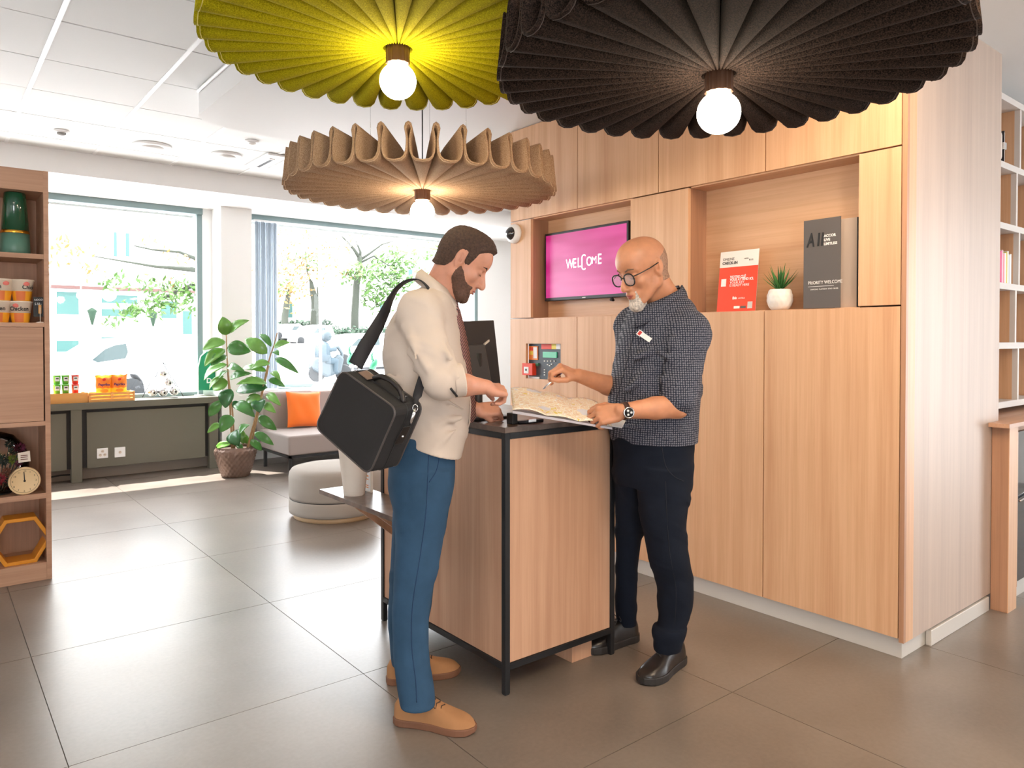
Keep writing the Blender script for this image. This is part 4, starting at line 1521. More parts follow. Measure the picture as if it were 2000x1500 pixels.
# ------------------------------------------------------------------ signed-distance modelling for people
class Field:
    def __init__(s, lo, hi, h):
        s.lo = np.array(lo, float)
        s.h = h
        n = np.ceil((np.array(hi) - s.lo) / h).astype(int) + 1
        s.a = np.full(n, .05, np.float32)
        s.ax = [(s.lo[i] + h * np.arange(n[i])).astype(np.float32) for i in range(3)]

    def put(s, fn, lo, hi, k=.01, op='add', pad=None):
        pad = (k + 2.5 * s.h) if pad is None else pad
        sl = []
        for i in range(3):
            a = int(np.clip(math.floor((lo[i] - pad - s.lo[i]) / s.h), 0, s.a.shape[i]))
            b = int(np.clip(math.ceil((hi[i] + pad - s.lo[i]) / s.h) + 1, 0, s.a.shape[i]))
            if b <= a:
                return
            sl.append(slice(a, b))
        X = s.ax[0][sl[0]][:, None, None]
        Y = s.ax[1][sl[1]][None, :, None]
        Z = s.ax[2][sl[2]][None, None, :]
        d = fn(X, Y, Z)
        old = s.a[tuple(sl)]
        if op == 'add':
            hh = np.clip(.5 + .5 * (old - d) / k, 0, 1)
            new = old + (d - old) * hh - k * hh * (1 - hh)
        elif op == 'cut':
            d = -d
            hh = np.clip(.5 - .5 * (old - d) / k, 0, 1)
            new = old + (d - old) * hh + k * hh * (1 - hh)
        elif op == 'keep':
            new = np.maximum(old, d)
        elif op == 'move':
            new = old + d
        s.a[tuple(sl)] = np.clip(new, -.05, .05)

    def all(s, fn, op='keep', k=.003):
        s.put(fn, s.lo, s.lo + s.h * np.array(s.a.shape), k, op)

    def surf(s):
        A = s.a
        ins = A < 0
        n0, n1, n2 = A.shape
        c = ins[:-1, :-1, :-1]
        anyi = np.zeros_like(c)
        alli = np.ones_like(c)
        for dx in (0, 1):
            for dy in (0, 1):
                for dz in (0, 1):
                    q = ins[dx:n0 - 1 + dx, dy:n1 - 1 + dy, dz:n2 - 1 + dz]
                    anyi |= q
                    alli &= q
        cell = anyi & ~alli
        idx = np.full(cell.shape, -1, np.int64)
        cs = np.argwhere(cell)
        idx[cell] = np.arange(len(cs))
        acc = np.zeros((len(cs), 3))
        cnt = np.zeros(len(cs))
        cor = [(0, 0, 0), (1, 0, 0), (0, 1, 0), (1, 1, 0), (0, 0, 1), (1, 0, 1), (0, 1, 1), (1, 1, 1)]
        val = [A[cs[:, 0] + a, cs[:, 1] + b, cs[:, 2] + c_] for a, b, c_ in cor]
        for i in range(8):
            for j in range(i + 1, 8):
                df = [cor[j][q] - cor[i][q] for q in range(3)]
                if sum(abs(x) for x in df) != 1:
                    continue
                va, vb = val[i], val[j]
                m = (va < 0) != (vb < 0)
                t = np.where(m, va / np.where(m, va - vb, 1), 0)
                for q in range(3):
                    acc[:, q] += np.where(m, cor[i][q] + t * df[q], 0)
                cnt += m
        V = s.lo + s.h * (cs + acc / cnt[:, None])
        F = []
        for ax in range(3):
            o = [0, 0, 0]
            o[ax] = 1
            sa = ins[:n0 - o[0], :n1 - o[1], :n2 - o[2]]
            sb = ins[o[0]:, o[1]:, o[2]:]
            e = sa != sb
            p, q = [(1, 2), (2, 0), (0, 1)][ax]
            E_ = np.argwhere(e)
            ok = (E_[:, p] > 0) & (E_[:, q] > 0) & (E_[:, p] < A.shape[p] - 1) & (E_[:, q] < A.shape[q] - 1)
            E_ = E_[ok]
            inside = sa[E_[:, 0], E_[:, 1], E_[:, 2]]

            def at(dp, dq):
                c_ = E_.copy()
                c_[:, p] -= dp
                c_[:, q] -= dq
                return idx[c_[:, 0], c_[:, 1], c_[:, 2]]
            quad = np.stack([at(1, 1), at(0, 1), at(0, 0), at(1, 0)], 1)
            quad[~inside] = quad[~inside][:, ::-1]
            F.append(quad)
        F = np.concatenate(F)
        F = F[(F >= 0).all(1)]
        return V, F


def smoothv(V, F, n=2, lam=.5):
    if not n:
        return V
    e = np.concatenate([F[:, [0, 1]], F[:, [1, 2]], F[:, [2, 3]], F[:, [3, 0]]])
    N = len(V)
    for _ in range(n):
        acc = np.zeros_like(V)
        cnt = np.bincount(e[:, 0], minlength=N) + np.bincount(e[:, 1], minlength=N)
        for q in range(3):
            acc[:, q] = np.bincount(e[:, 0], V[e[:, 1], q], N) + np.bincount(e[:, 1], V[e[:, 0], q], N)
        V = V + lam * (acc / np.maximum(cnt, 1)[:, None] - V)
    return V


def fmesh(name, f, m, parent, n=2, matfn=None, mats=()):
    V, F = f.surf()
    V = smoothv(V, F, n)
    me = bpy.data.meshes.new(name)
    me.vertices.add(len(V))
    me.vertices.foreach_set('co', V.astype(np.float32).ravel())
    me.loops.add(len(F) * 4)
    me.loops.foreach_set('vertex_index', F.astype(np.int32).ravel())
    me.polygons.add(len(F))
    me.polygons.foreach_set('loop_start', np.arange(0, 4 * len(F), 4, dtype=np.int32))
    me.polygons.foreach_set('use_smooth', np.ones(len(F), bool))
    me.update(calc_edges=True)
    me.validate()
    me.materials.append(m)
    for x in mats:
        me.materials.append(x)
    if matfn:
        C_ = V[F].mean(1)
        mi = matfn(C_).astype(np.int32)
        if len(me.polygons) == len(mi):
            me.polygons.foreach_set('material_index', mi)
    me.update()
    o = bpy.data.objects.new(name, me)
    link(o, parent)
    return o


def bone(f, a, b, ra, rb, k=.012, op='add', flat=None):
    """tapered capsule; flat=(direction, scale) squashes it along a direction"""
    a, b = np.array(a, float), np.array(b, float)
    ab = b - a
    L2 = max(ab @ ab, 1e-9)
    R_ = max(ra, rb)

    def fn(X, Y, Z):
        x, y, z = X - a[0], Y - a[1], Z - a[2]
        t = np.clip((x * ab[0] + y * ab[1] + z * ab[2]) / L2, 0, 1)
        x, y, z = x - t * ab[0], y - t * ab[1], z - t * ab[2]
        q = x * x + y * y + z * z
        s = 1
        if flat is not None:
            n, s = flat
            n = np.array(n, float)
            n = n / np.linalg.norm(n)
            c = x * n[0] + y * n[1] + z * n[2]
            q = q + c * c * (1 / (s * s) - 1)
        d = (np.sqrt(q) - (ra + (rb - ra) * t))
        return d * (s if s < 1 else 1)
    f.put(fn, np.minimum(a, b) - R_ * 1.0, np.maximum(a, b) + R_ * 1.0, k, op)


def chain(f, pts, rs, k=.012, op='add', flat=None):
    for i in range(len(pts) - 1):
        bone(f, pts[i], pts[i + 1], rs[i], rs[i + 1], k, op, flat)


def ell(f, c, B, r, k=.01, op='add'):
    """ellipsoid with axes the rows of B"""
    c = np.array(c, float)
    B = np.array(B, float)
    r = np.array(r, float)
    R_ = max(r)

    def fn(X, Y, Z):
        x, y, z = X - c[0], Y - c[1], Z - c[2]
        q = [(x * B[i, 0] + y * B[i, 1] + z * B[i, 2]) for i in range(3)]
        k0 = np.sqrt(sum((q[i] / r[i]) ** 2 for i in range(3)))
        k1 = np.sqrt(sum((q[i] / r[i] ** 2) ** 2 for i in range(3))) + 1e-6
        return k0 * (k0 - 1) / k1
    f.put(fn, c - R_, c + R_, k, op)


def column(f, st, fdir, k=.015, op='add'):
    """st: rows of (z, ca, cb, rf, rl): stacked ellipses; ca, cb centre along RT and FH, fdir facing direction"""
    st = np.array(sorted(st, key=lambda s: s[0]), float)
    z0, z1 = st[0, 0], st[-1, 0]
    zz = np.linspace(z0, z1, 80)
    S = np.stack([np.array([_cr(st[:, 0], st[:, c], z) for z in zz]) for c in range(1, 5)], 1)
    ctr = RT[None, :] * S[:, 0:1] + FH[None, :] * S[:, 1:2]
    fd = np.array([fdir[0], fdir[1]]) / math.hypot(fdir[0], fdir[1])
    R_ = max(S[:, 2].max(), S[:, 3].max())

    def fn(X, Y, Z):
        z = np.clip(Z, z0, z1)
        zf = z.ravel()
        cx = np.interp(zf, zz, ctr[:, 0]).reshape(z.shape)
        cy = np.interp(zf, zz, ctr[:, 1]).reshape(z.shape)
        rf = np.interp(zf, zz, S[:, 2]).reshape(z.shape)
        rl = np.interp(zf, zz, S[:, 3]).reshape(z.shape)
        x, y = X - cx, Y - cy
        u = x * fd[0] + y * fd[1]
        v = -x * fd[1] + y * fd[0]
        k0 = np.sqrt((u / rf) ** 2 + (v / rl) ** 2)
        k1 = np.sqrt((u / rf ** 2) ** 2 + (v / rl ** 2) ** 2) + 1e-4
        d = k0 * (k0 - 1) / k1
        return np.maximum(d, np.abs(Z - (z0 + z1) / 2) - (z1 - z0) / 2)
    lo = np.array([ctr[:, 0].min() - R_, ctr[:, 1].min() - R_, z0])
    hi = np.array([ctr[:, 0].max() + R_, ctr[:, 1].max() + R_, z1])
    f.put(fn, lo, hi, k, op)


def _cr(xs, ys, x):
    i = int(np.clip(np.searchsorted(xs, x) - 1, 0, len(xs) - 2))
    t = (x - xs[i]) / (xs[i + 1] - xs[i])
    m = lambda j: (ys[min(j + 1, len(xs) - 1)] - ys[max(j - 1, 0)]) / (xs[min(j + 1, len(xs) - 1)] - xs[max(j - 1, 0)])
    h = xs[i + 1] - xs[i]
    a, b = m(i) * h, m(i + 1) * h
    return (2 * t ** 3 - 3 * t * t + 1) * ys[i] + (t ** 3 - 2 * t * t + t) * a + (-2 * t ** 3 + 3 * t * t) * ys[i + 1] + (t ** 3 - t * t) * b


def stn(py, xl, xr, b, ratio=1.2, th=0., lat=None, grow=0.):
    """station from a silhouette: row py, left and right edge, depth"""
    c = (xl + xr) / 2
    p = PX(c, py, b)
    w = (xr - xl) / 2 / FPX * b
    if lat is None:
        rf = w / math.sqrt(math.cos(th) ** 2 + (ratio * math.sin(th)) ** 2)
        rl = rf * ratio
    else:
        rf, rl = w, lat
    q = p - CAMP
    return (p[2], q @ RT, q @ FH, rf + grow, rl + grow)


def headframe(yaw, pitch, roll=0.):
    """facing direction yaw measured from +RT toward +FH; pitch down positive. rows: forward, left, up"""
    f0 = RT * math.cos(yaw) + FH * math.sin(yaw)
    up0 = np.array([0, 0, 1.])
    lf = np.cross(up0, f0)
    fw = f0 * math.cos(pitch) - up0 * math.sin(pitch)
    up = f0 * math.sin(pitch) + up0 * math.cos(pitch)
    if roll:
        lf, up = lf * math.cos(roll) + up * math.sin(roll), up * math.cos(roll) - lf * math.sin(roll)
    return np.array([fw, lf, up])


def head(f, O, B, s=1., k=.012, male_brow=1., nose=1.):
    O = np.array(O)
    P = lambda a, l, u: O + s * (a * B[0] + l * B[1] + u * B[2])
    E = lambda a, l, u, r, k=.012, op='add': ell(f, P(a, l, u), B, np.array(r) * s, k, op)
    S = lambda p, q, ra, rb, k=.008, op='add', flat=None: bone(f, P(*p), P(*q), ra * s, rb * s, k, op, flat)
    E(-.012, 0, .040, (.100, .077, .086), .02)
    E(.020, 0, .055, (.072, .068, .068), .02)
    E(-.045, 0, .010, (.058, .064, .066), .02)
    E(.030, 0, -.025, (.058, .060, .078), .02)
    for t in (-1, 1):
        S((.000, t * .056, -.050), (.060, t * .020, -.098), .017, .016, .016)
        S((.000, t * .057, -.050), (-.010, t * .060, .000), .014, .014, .016)
        E(.056, t * .038, -.022, (.022, .022, .020), .018)
        S((.080, t * .014, .028), (.066, t * .046, .026), .0085, .008, .010)
    E(.074, 0, -.103, (.018, .021, .018), .014)
    E(.066, 0, -.066, (.028, .034, .034), .014)
    E(.060, 0, .045, (.034, .050, .040), .018)
    # eye sockets, eyeballs, lids
    for t in (-1, 1):
        E(.095, t * .031, .004, (.018, .017, .011), .010, 'cut')
        E(.072, t * .032, .004, (.0155, .0150, .0125), .003)
        S((.083, t * .022, .001), (.081, t * .043, .002), .0035, .003, .003)
    S((.078, 0, .008), (.084, 0, -.045), .015, .019, .010)
    # nose
    S((.088, 0, .014), (.112 + .004 * nose, 0, -.028), .0075, .0105, .010)
    E(.110 + .004 * nose, 0, -.036, (.013, .0115, .0105), .006)
    for t in (-1, 1):
        E(.100, t * .0125, -.039, (.0110, .0075, .0080), .004)
        E(.103, t * .0075, -.0485, (.0055, .0035, .004), .003, 'cut')
    # mouth
    S((.091, -.017, -.062), (.091, .017, -.062), .0062, .0062, .005)
    S((.096, -.008, -.0605), (.096, .008, -.0605), .0052, .0052, .005)
    S((.090, -.013, -.0735), (.090, .013, -.0735), .0072, .0072, .005)
    S((.103, -.020, -.0672), (.103, .020, -.0672), .0028, .0028, .003, 'cut')
    # ears
    for t in (-1, 1):
        Bt = np.array([B[0] * .95 - t * B[1] * .3, t * B[1] * .95 + B[0] * .3, B[2]])
        Bt[0] /= np.linalg.norm(Bt[0])
        Bt[1] -= Bt[0] * (Bt[1] @ Bt[0])
        Bt[1] /= np.linalg.norm(Bt[1])
        c = P(-.012, t * .0775, .006)
        tilt = .18
        B2 = np.array([Bt[0] * math.cos(tilt) + Bt[2] * math.sin(tilt), Bt[1], Bt[2] * math.cos(tilt) - Bt[0] * math.sin(tilt)])
        ell(f, c, B2, np.array((.0185, .0085, .032)) * s, .005)
        ell(f, c + s * (Bt[0] * -.001 + B2[2] * -.026 + Bt[1] * -.001), B2, np.array((.0085, .006, .010)) * s, .005)
        ell(f, c + s * (Bt[0] * .0015 + Bt[1] * .0090 + B2[2] * .004), B2, np.array((.0125, .0095, .0225)) * s, .0025, 'cut')
        ell(f, c + s * (Bt[0] * .007 + Bt[1] * .004 - B2[2] * .006), B2, np.array((.006, .008, .008)) * s, .003, 'cut')
        ell(f, c + s * (Bt[0] * -.003 + Bt[1] * .003 + B2[2] * .002), B2, np.array((.005, .004, .016)) * s, .003)
        ell(f, c + s * (Bt[0] * .014 + Bt[1] * .001 - B2[2] * .006), B2, np.array((.004, .005, .007)) * s, .003)
    return P


def hand(f, wrist, xd, nb, side, curls, spread=.16, scale=1., thumb=None, fr=.0086, k=.0045):
    """wrist point, xd toward the knuckles, nb normal of the back of the hand, side=+1 when the thumb lies along cross(nb, xd)"""
    wrist = np.array(wrist, float)
    x = np.array(xd, float)
    x /= np.linalg.norm(x)
    n = np.array(nb, float)
    n -= x * (n @ x)
    n /= np.linalg.norm(n)
    s = np.cross(n, x) * side
    S = scale
    lens = [(.043, .025, .021), (.048, .029, .022), (.044, .027, .021), (.034, .021, .019)]
    offs = [.030, .010, -.011, -.031]
    klen = [.088, .092, .086, .077]
    tips = []
    # palm
    for i in range(4):
        kn = wrist + S * (x * klen[i] + s * offs[i] * 1.0 - n * .002 * abs(i - 1.2))
        bone(f, wrist + S * (x * .012 + s * offs[i] * .62 - n * .004), kn - n * .003, .0165 * S, .0125 * S, .010, flat=(n, .86))
    bone(f, wrist + S * (x * .018 + s * .020 - n * .010), wrist + S * (x * .052 + s * .030 - n * .012), .017 * S, .013 * S, .010)
    bone(f, wrist + S * (x * .022 - s * .022 - n * .010), wrist + S * (x * .055 - s * .026 - n * .008), .015 * S, .012 * S, .010)
    for i in range(4):
        kn = wrist + S * (x * klen[i] + s * offs[i] - n * .002 * abs(i - 1.2))
        sp = spread * (1.2 - i) * .45
        d0 = x * math.cos(sp) + s * math.sin(sp)
        a = 0
        p = kn
        R_ = fr * S * (1, 1.03, .98, .88)[i]
        pts, rs = [p], [R_ * 1.18]
        for j in range(3):
            a += curls[i][j]
            d = d0 * math.cos(a) - n * math.sin(a)
            p = p + d * lens[i][j] * S
            pts.append(p)
            rs.append(R_ * (1.02, .92, .80)[j])
        for j in range(3):
            bone(f, pts[j], pts[j + 1], rs[j], rs[j + 1], .0022 if j else .004)
        tips.append(p)
    t0 = wrist + S * (x * .026 + s * .026 - n * .010)
    th = thumb or [(.75, .9, -.25), (.95, .5, -.35), (1, .2, -.45)]
    p = t0
    for j, (L_, (a, b_, c)) in enumerate(zip((.040, .034, .028), th)):
        d = x * a + s * b_ - n * (-c)
        d /= np.linalg.norm(d)
        q = p + d * L_ * S
        bone(f, p, q, (.0135, .0115, .0108)[j] * S, (.0118, .0108, .0088)[j] * S, .006 if j == 0 else .003)
        p = q
    tips.append(p)
    return tips


def bnd(pts, pad):
    P = np.array(pts)
    return P.min(0) - pad, P.max(0) + pad


def skinmat(name, c, c2):
    m = mat(name, c, .45, bump=.12, bscale=320, vary=.10, vscale=22, sub=.12)
    return m


def clothmat(name, c, bscale=700, bump=.25, rough=.85, vary=.05):
    return mat(name, c, rough, bump=bump, bscale=bscale, vary=vary, vscale=12, spec=.2)


SK1 = skinmat('skin_a', srgb(206, 146, 120), 0)
SK2 = skinmat('skin_b', srgb(206, 142, 106), 0)
shirt_m = clothmat('shirt_cream', srgb(208, 192, 178), 900, .1, .8, .02)
jean_m = clothmat('denim_blue', srgb(50, 78, 104), 900, .35, .85, .14)
navy_m = clothmat('navy_trousers', srgb(20, 26, 38), 900, .2, .9, .1)
suede = clothmat('suede_tan', srgb(168, 122, 84), 500, .2, .9, .06)
mat('sole_brown', srgb(122, 82, 60), .7)
mat('leather_black', srgb(34, 29, 28), .3)
mat('sole_black', srgb(40, 36, 35), .6)
mat('lace_dark', srgb(60, 42, 30), .8)


def dotmat():
    m = bpy.data.materials.new('dotted_shirt')
    m.use_nodes = True
    nt = m.node_tree
    b = nt.nodes['Principled BSDF']
    b.inputs['Roughness'].default_value = .85
    tc = nt.nodes.new('ShaderNodeTexCoord')
    v = nt.nodes.new('ShaderNodeTexVoronoi')
    v.inputs['Scale'].default_value = 112
    v.inputs['Randomness'].default_value = .18
    r = nt.nodes.new('ShaderNodeValToRGB')
    e = r.color_ramp.elements
    e[0].position = .26
    e[0].color = srgb(118, 118, 128) + (1,)
    e[1].position = .42
    e[1].color = srgb(27, 34, 52) + (1,)
    v.voronoi_dimensions = '2D'
    mp = nt.nodes.new('ShaderNodeMapping')
    mp.vector_type = 'TEXTURE'
    mp.inputs['Rotation'].default_value = (PI / 2, 0, math.atan2(RT[1], RT[0]))
    nt.links.new(tc.outputs['Object'], mp.inputs[0])
    nt.links.new(mp.outputs[0], v.inputs['Vector'])
    nt.links.new(v.outputs['Distance'], r.inputs[0])
    nt.links.new(r.outputs[0], b.inputs['Base Color'])
    MATS['dotted'] = m


dotmat()


def hairmat(name, c1, c2):
    m = mat(name, c1, .75, bump=.9, bscale=420, vary=.35, vscale=120)
    return m


hair_m = hairmat('hair_brown', srgb(74, 52, 40), 0)
beard_m = hairmat('beard_brown', srgb(92, 64, 50), 0)
grey_m = hairmat('beard_grey', srgb(206, 194, 182), 0)
stub_m = hairmat('stubble_grey', srgb(172, 132, 108), 0)
brow_m = hairmat('brow_dark', srgb(70, 50, 40), 0)
lip_m = mat('lip', srgb(180, 96, 86), .45)
eye_w, eye_d = mat('eye_white', (.8, .78, .75), .2), mat('eye_dark', (.03, .02, .015), .15)


def noise3(X, Y, Z, f):
    return np.sin(X * f + 1.3 * np.sin(Y * f * .7)) * np.sin(Y * f * 1.1 + 1.7 * np.sin(Z * f * .6)) * np.sin(Z * f * .9 + X * f * .5)


def folds(X, Y, Z, amp, seed):
    """soft ridges of creased cloth running mostly across the body"""
    a = (X * RT[0] + Y * RT[1]).astype(np.float32)
    b = (X * FH[0] + Y * FH[1]).astype(np.float32)
    out = 0
    for k, (fa, fz, fb, wt) in enumerate(((9., 30., 6., 1.), (-16., 24., 9., .8), (26., 34., -8., .55))):
        ph = seed * 1.7 + k * 2.1
        w = np.sin(a * fa + Z * fz + b * fb + 1.6 * np.sin(a * 9 + ph) + 1.3 * np.sin(Z * 8 + b * 7 + ph * 2))
        m = np.clip(.35 + np.sin(a * 13 + ph * 3 + Z * 5) * np.sin(Z * 11 - b * 9 + ph), 0, 1)
        out = out - wt * amp * m * np.exp(-((w - .9) / .35) ** 2)
    return (out + amp * .25).astype(np.float32)


def shoe(owner, heel, toe, up_m, sole_m, lace_m, wid=.10, L_=.29, dark=False, tall=.105):
    heel = np.array([heel[0], heel[1], 0.])
    toe = np.array([toe[0], toe[1], 0.])
    u = toe - heel
    u /= np.linalg.norm(u)
    w = np.array([-u[1], u[0], 0])
    z = np.array([0, 0, 1.])
    root = bpy.data.objects.new('shoe', None)
    fs_ = np.linspace(0, 1, 22)
    half = np.interp(fs_, [0, .04, .12, .3, .5, .68, .8, .9, .96, 1], [.012, .026, .034, .033, .038, .050, .050, .041, .027, .010]) * wid / .10
    hgt = np.interp(fs_, [0, .04, .12, .25, .34, .45, .58, .72, .85, .94, 1], [.060, .078, .085, .088, .090, .084, .070, .056, .048, .040, .024]) * tall / .09
    st = .026 if not dark else .032
    N = 17
    vs, fc = [], []
    for f_, hw, hh in zip(fs_, half, hgt):
        c = heel + u * f_ * L_ + w * .006 * math.sin(f_ * PI)
        for i in range(N):
            a = PI * i / (N - 1)
            cx = math.copysign(abs(math.cos(a)) ** .62, math.cos(a))
            sz = math.sin(a) ** .8
            vs.append(c + w * hw * cx * (1 - .12 * sz) + z * (st * .8 + (hh - st * .8) * sz))
    for j in range(len(fs_) - 1):
        for i in range(N - 1):
            a = j * N + i
            fc.append((a, a + N, a + N + 1, a + 1))
    fc.append(tuple(range(N)))
    fc.append(tuple(range((len(fs_) - 1) * N, len(fs_) * N))[::-1])
    up = mesh('shoe_upper', vs, fc, up_m, owner, True)
    # sole
    out = []
    for sgn in (1, -1):
        rg = range(len(fs_)) if sgn == 1 else range(len(fs_) - 1, -1, -1)
        for i in rg:
            out.append(heel + u * fs_[i] * L_ * 1.0 + w * (.006 * math.sin(fs_[i] * PI) + sgn * (half[i] + .0035)) + u * (.003 if i > 18 else (-.003 if i < 3 else 0)))
    n = len(out)
    vs = []
    for zz_, off in ((0.0005, -.002), (.004, 0), (st - .004, 0), (st, -.0015)):
        for i, p in enumerate(out):
            s_ = 1 if i < n / 2 else -1
            lift = .006 * max(0, ((p - heel) @ u / L_ - .85) / .15) ** 2
            vs.append(p + w * s_ * off + z * (zz_ + (lift if zz_ < .01 else 0)))
    fc = [tuple(range(n)), tuple(range(3 * n, 4 * n))[::-1]]
    for j in range(3):
        for i in range(n):
            i2 = (i + 1) % n
            fc.append((j * n + i, (j + 1) * n + i, (j + 1) * n + i2, j * n + i2))
    mesh('shoe_sole', vs, fc, sole_m, up)
    # stitched edge, laces
    Ls = []
    for q in range(5):
        f_ = .36 + .06 * q
        hh = np.interp(f_, fs_, hgt)
        c = heel + u * f_ * L_
        Ls.append(([c + w * .020 + z * (hh - .010), c + w * .008 + z * (hh + .003) + u * .006, c - w * .008 + z * (hh + .003) - u * .002, c - w * .020 + z * (hh - .010)], .0019))
    c = heel + u * .36 * L_ + z * (np.interp(.36, fs_, hgt) + .004)
    for sg in (1, -1):
        loop = smoothpts([c, c + w * .02 * sg + z * .018 + u * .008, c + w * .042 * sg + z * .010 + u * .016, c + w * .028 * sg + z * .000 + u * .008, c], 4)
        Ls.append((loop, .0017))
        Ls.append((smoothpts([c, c + w * .022 * sg + u * .03 - z * .008, c + w * .03 * sg + u * .055 - z * .026], 4), .0017))
    lc = tubes('laces', Ls, lace_m, up, 5)
    # panel line over the side
    pl = []
    for t in np.linspace(0, 1, 10):
        f_ = .24 + .24 * t
        sd = 1 if (-w) @ FH > 0 else -1
        hw = np.interp(f_, fs_, half)
        pl.append(heel + u * f_ * L_ - w * sd * -1 * (hw * .985) * 1.0 + z * (st + .006 + .028 * math.sin(PI * t * .8)))
    return up


# ================================================================== the visitor (left)
V1 = thing('person', 'man in cream shirt, striped tie and blue jeans pointing at the map', 'person', (1.485, 2.37, 0))
FD1 = np.array([RT[0], RT[1]])


def torso1(g=0.):
    rows = [(556, 838, 868, 2.79, .055), (568, 822, 876, 2.79, .085), (580, 806, 884, 2.785, .135), (594, 788, 889, 2.78, .172), (615, 770, 893, 2.78, .185), (650, 753, 899, 2.77, .182), (690, 750, 905, 2.77, .172), (730, 752, 911, 2.77, .165),
            (765, 756, 916, 2.77, .163), (800, 760, 918, 2.77, .166), (840, 766, 913, 2.77, .172), (870, 770, 905, 2.77, .176), (898, 774, 899, 2.77, .178)]
    return [stn(y, l, r, b, lat=la, grow=g) for y, l, r, b, la in rows]


def legs1(f, g=0.):
    pel = [stn(y, l, r, b, lat=la, grow=g) for y, l, r, b, la in ((845, 768, 890, 2.77, .168), (880, 766, 889, 2.77, .172), (920, 761, 888, 2.77, .178), (960, 762, 884, 2.77, .172), (985, 768, 874, 2.77, .15))]
    near = [stn(y, l, r, b, 1., 0, None, g) for y, l, r, b in ((915, 764, 886, 2.715), (960, 765, 884, 2.70), (1000, 770, 877, 2.69), (1060, 772, 865, 2.67), (1110, 770, 856, 2.655), (1150, 768, 846, 2.645), (1200, 766, 839, 2.635), (1260, 768, 836, 2.625), (1310, 772, 842, 2.615), (1345, 776, 848, 2.61), (1376, 781, 850, 2.60))]
    far = [stn(y, l, r, b, 1., 0, None, g) for y, l, r, b in ((920, 770, 884, 2.85), (1000, 768, 876, 2.87), (1080, 764, 858, 2.885), (1150, 760, 846, 2.90), (1220, 759, 837, 2.925), (1270, 763, 836, 2.945), (1296, 766, 838, 2.955))]
    column(f, pel, FD1, .02)
    column(f, near, FD1, .02)
    column(f, far, FD1, .02)


sh1 = PX(818, 612, 2.615)
el1 = PX(862, 748, 2.50)
cu1 = PX(905, 741, 2.52)
wr1 = PX(951, 756, 2.60)
shF = PX(838, 612, 2.95)
elF = PX(868, 775, 3.02)
wrF = PX(932, 800, 3.00)
O1 = PX(902, 514, 2.76)
B1 = headframe(.05, math.radians(34))
HS1 = .985
lo, hi = bnd([PX(750, 560, 2.5), PX(750, 850, 3.1), PX(1010, 840, 3.1), PX(1010, 840, 2.5), PX(900, 430, 2.75), PX(800, 1400, 2.6), PX(850, 1310, 3.0)], .03)
lo[2], hi[2] = .04, PX(900, 432, 2.76)[2]
f = Field(lo, hi, .0032)
column(f, [tuple(s[:3]) + (s[3] * .84, s[4] * .84) for s in torso1()[:-2]], FD1, .02)
legs1(f, -.014)
head(f, O1, B1, HS1)
P1 = lambda a, l, u: O1 + HS1 * (a * B1[0] + l * B1[1] + u * B1[2])
nb1 = PX(846, 592, 2.79)
bone(f, P1(-.030, 0, -.030), nb1, .058, .064, .02)
bone(f, P1(.02, 0, -.07), nb1 + RT * .03, .040, .05, .02)
chain(f, [sh1, el1], [.055, .043], .02)
chain(f, [el1, el1 * .5 + wr1 * .5, wr1], [.042, .038, .026], .014, flat=(FH, .95))
chain(f, [shF, elF], [.055, .043], .02)
chain(f, [elF, elF * .45 + wrF * .55, wrF], [.042, .037, .027], .014)
# near hand: index finger pointing down on the map, the others folded
xd = PX(986, 760, 2.66) - wr1
nb = np.array([0, 0, 1.]) * 1.0 + RT * .25 - FH * .45
D = math.radians
hand(f, wr1 + xd / np.linalg.norm(xd) * -.006, xd, nb, +1, [(D(38), D(22), D(12)), (D(62), D(62), D(36)), (D(68), D(70), D(40)), (D(70), D(70), D(40))], .10, .96,
     [(.8, .5, -.75), (.95, .1, -.6), (.9, -.1, -.6)])
xf = PX(968, 797, 3.02) - wrF
hand(f, wrF, xf, -FH * .75 + np.array([0, 0, .75]) - RT * .1, -1, [(D(62), D(85), D(50)), (D(66), D(88), D(52)), (D(68), D(88), D(52)), (D(70), D(85), D(50))], .06, .95,
     [(.8, .6, -.5), (.7, .1, -.9), (.4, -.5, -.8)])
OUT1 = fmesh('body', f, SK1, V1, 2)
del f
# hair and beard: shells grown on the head
lo, hi = bnd([P1(-.125, -.09, -.14), P1(.14, .09, .15), P1(-.125, .09, .15), P1(.14, -.09, -.14)], .02)


def shell(O, B, s, base, thick, region, m, name, parent, nz=.0012, nf=900., hres=.0024, extra=None):
    f = Field(lo, hi, hres)
    base(f)
    Pinv = lambda X, Y, Z: [((X - O[0]) * B[i][0] + (Y - O[1]) * B[i][1] + (Z - O[2]) * B[i][2]) / s for i in range(3)]

    def mv(X, Y, Z):
        a, l, u = Pinv(X, Y, Z)
        return -(thick(a, l, u) * np.clip(-region(a, l, u) / .013, .0, 1) - .0004 + nz * noise3(X, Y, Z, nf)).astype(np.float32)
    f.all(mv, 'move')
    f.all(lambda X, Y, Z: (region(*Pinv(X, Y, Z)) * s).astype(np.float32), 'keep')
    if extra:
        extra(f)
    return fmesh(name, f, m, parent, 1)


def skull(O, B, s):
    def g(f):
        P = lambda a, l, u: O + s * (a * B[0] + l * B[1] + u * B[2])
        for c, r in (((-.012, 0, .040), (.100, .077, .086)), ((.020, 0, .055), (.072, .068, .068)), ((-.045, 0, .010), (.058, .064, .066)), ((.060, 0, .045), (.034, .050, .040)), ((.030, 0, -.025), (.058, .060, .078))):
            ell(f, P(*c), B, np.array(r) * s, .02)
        bone(f, P(-.030, 0, -.030), P(-.045, 0, -.08), .058 * s, .060 * s, .02)
    return g


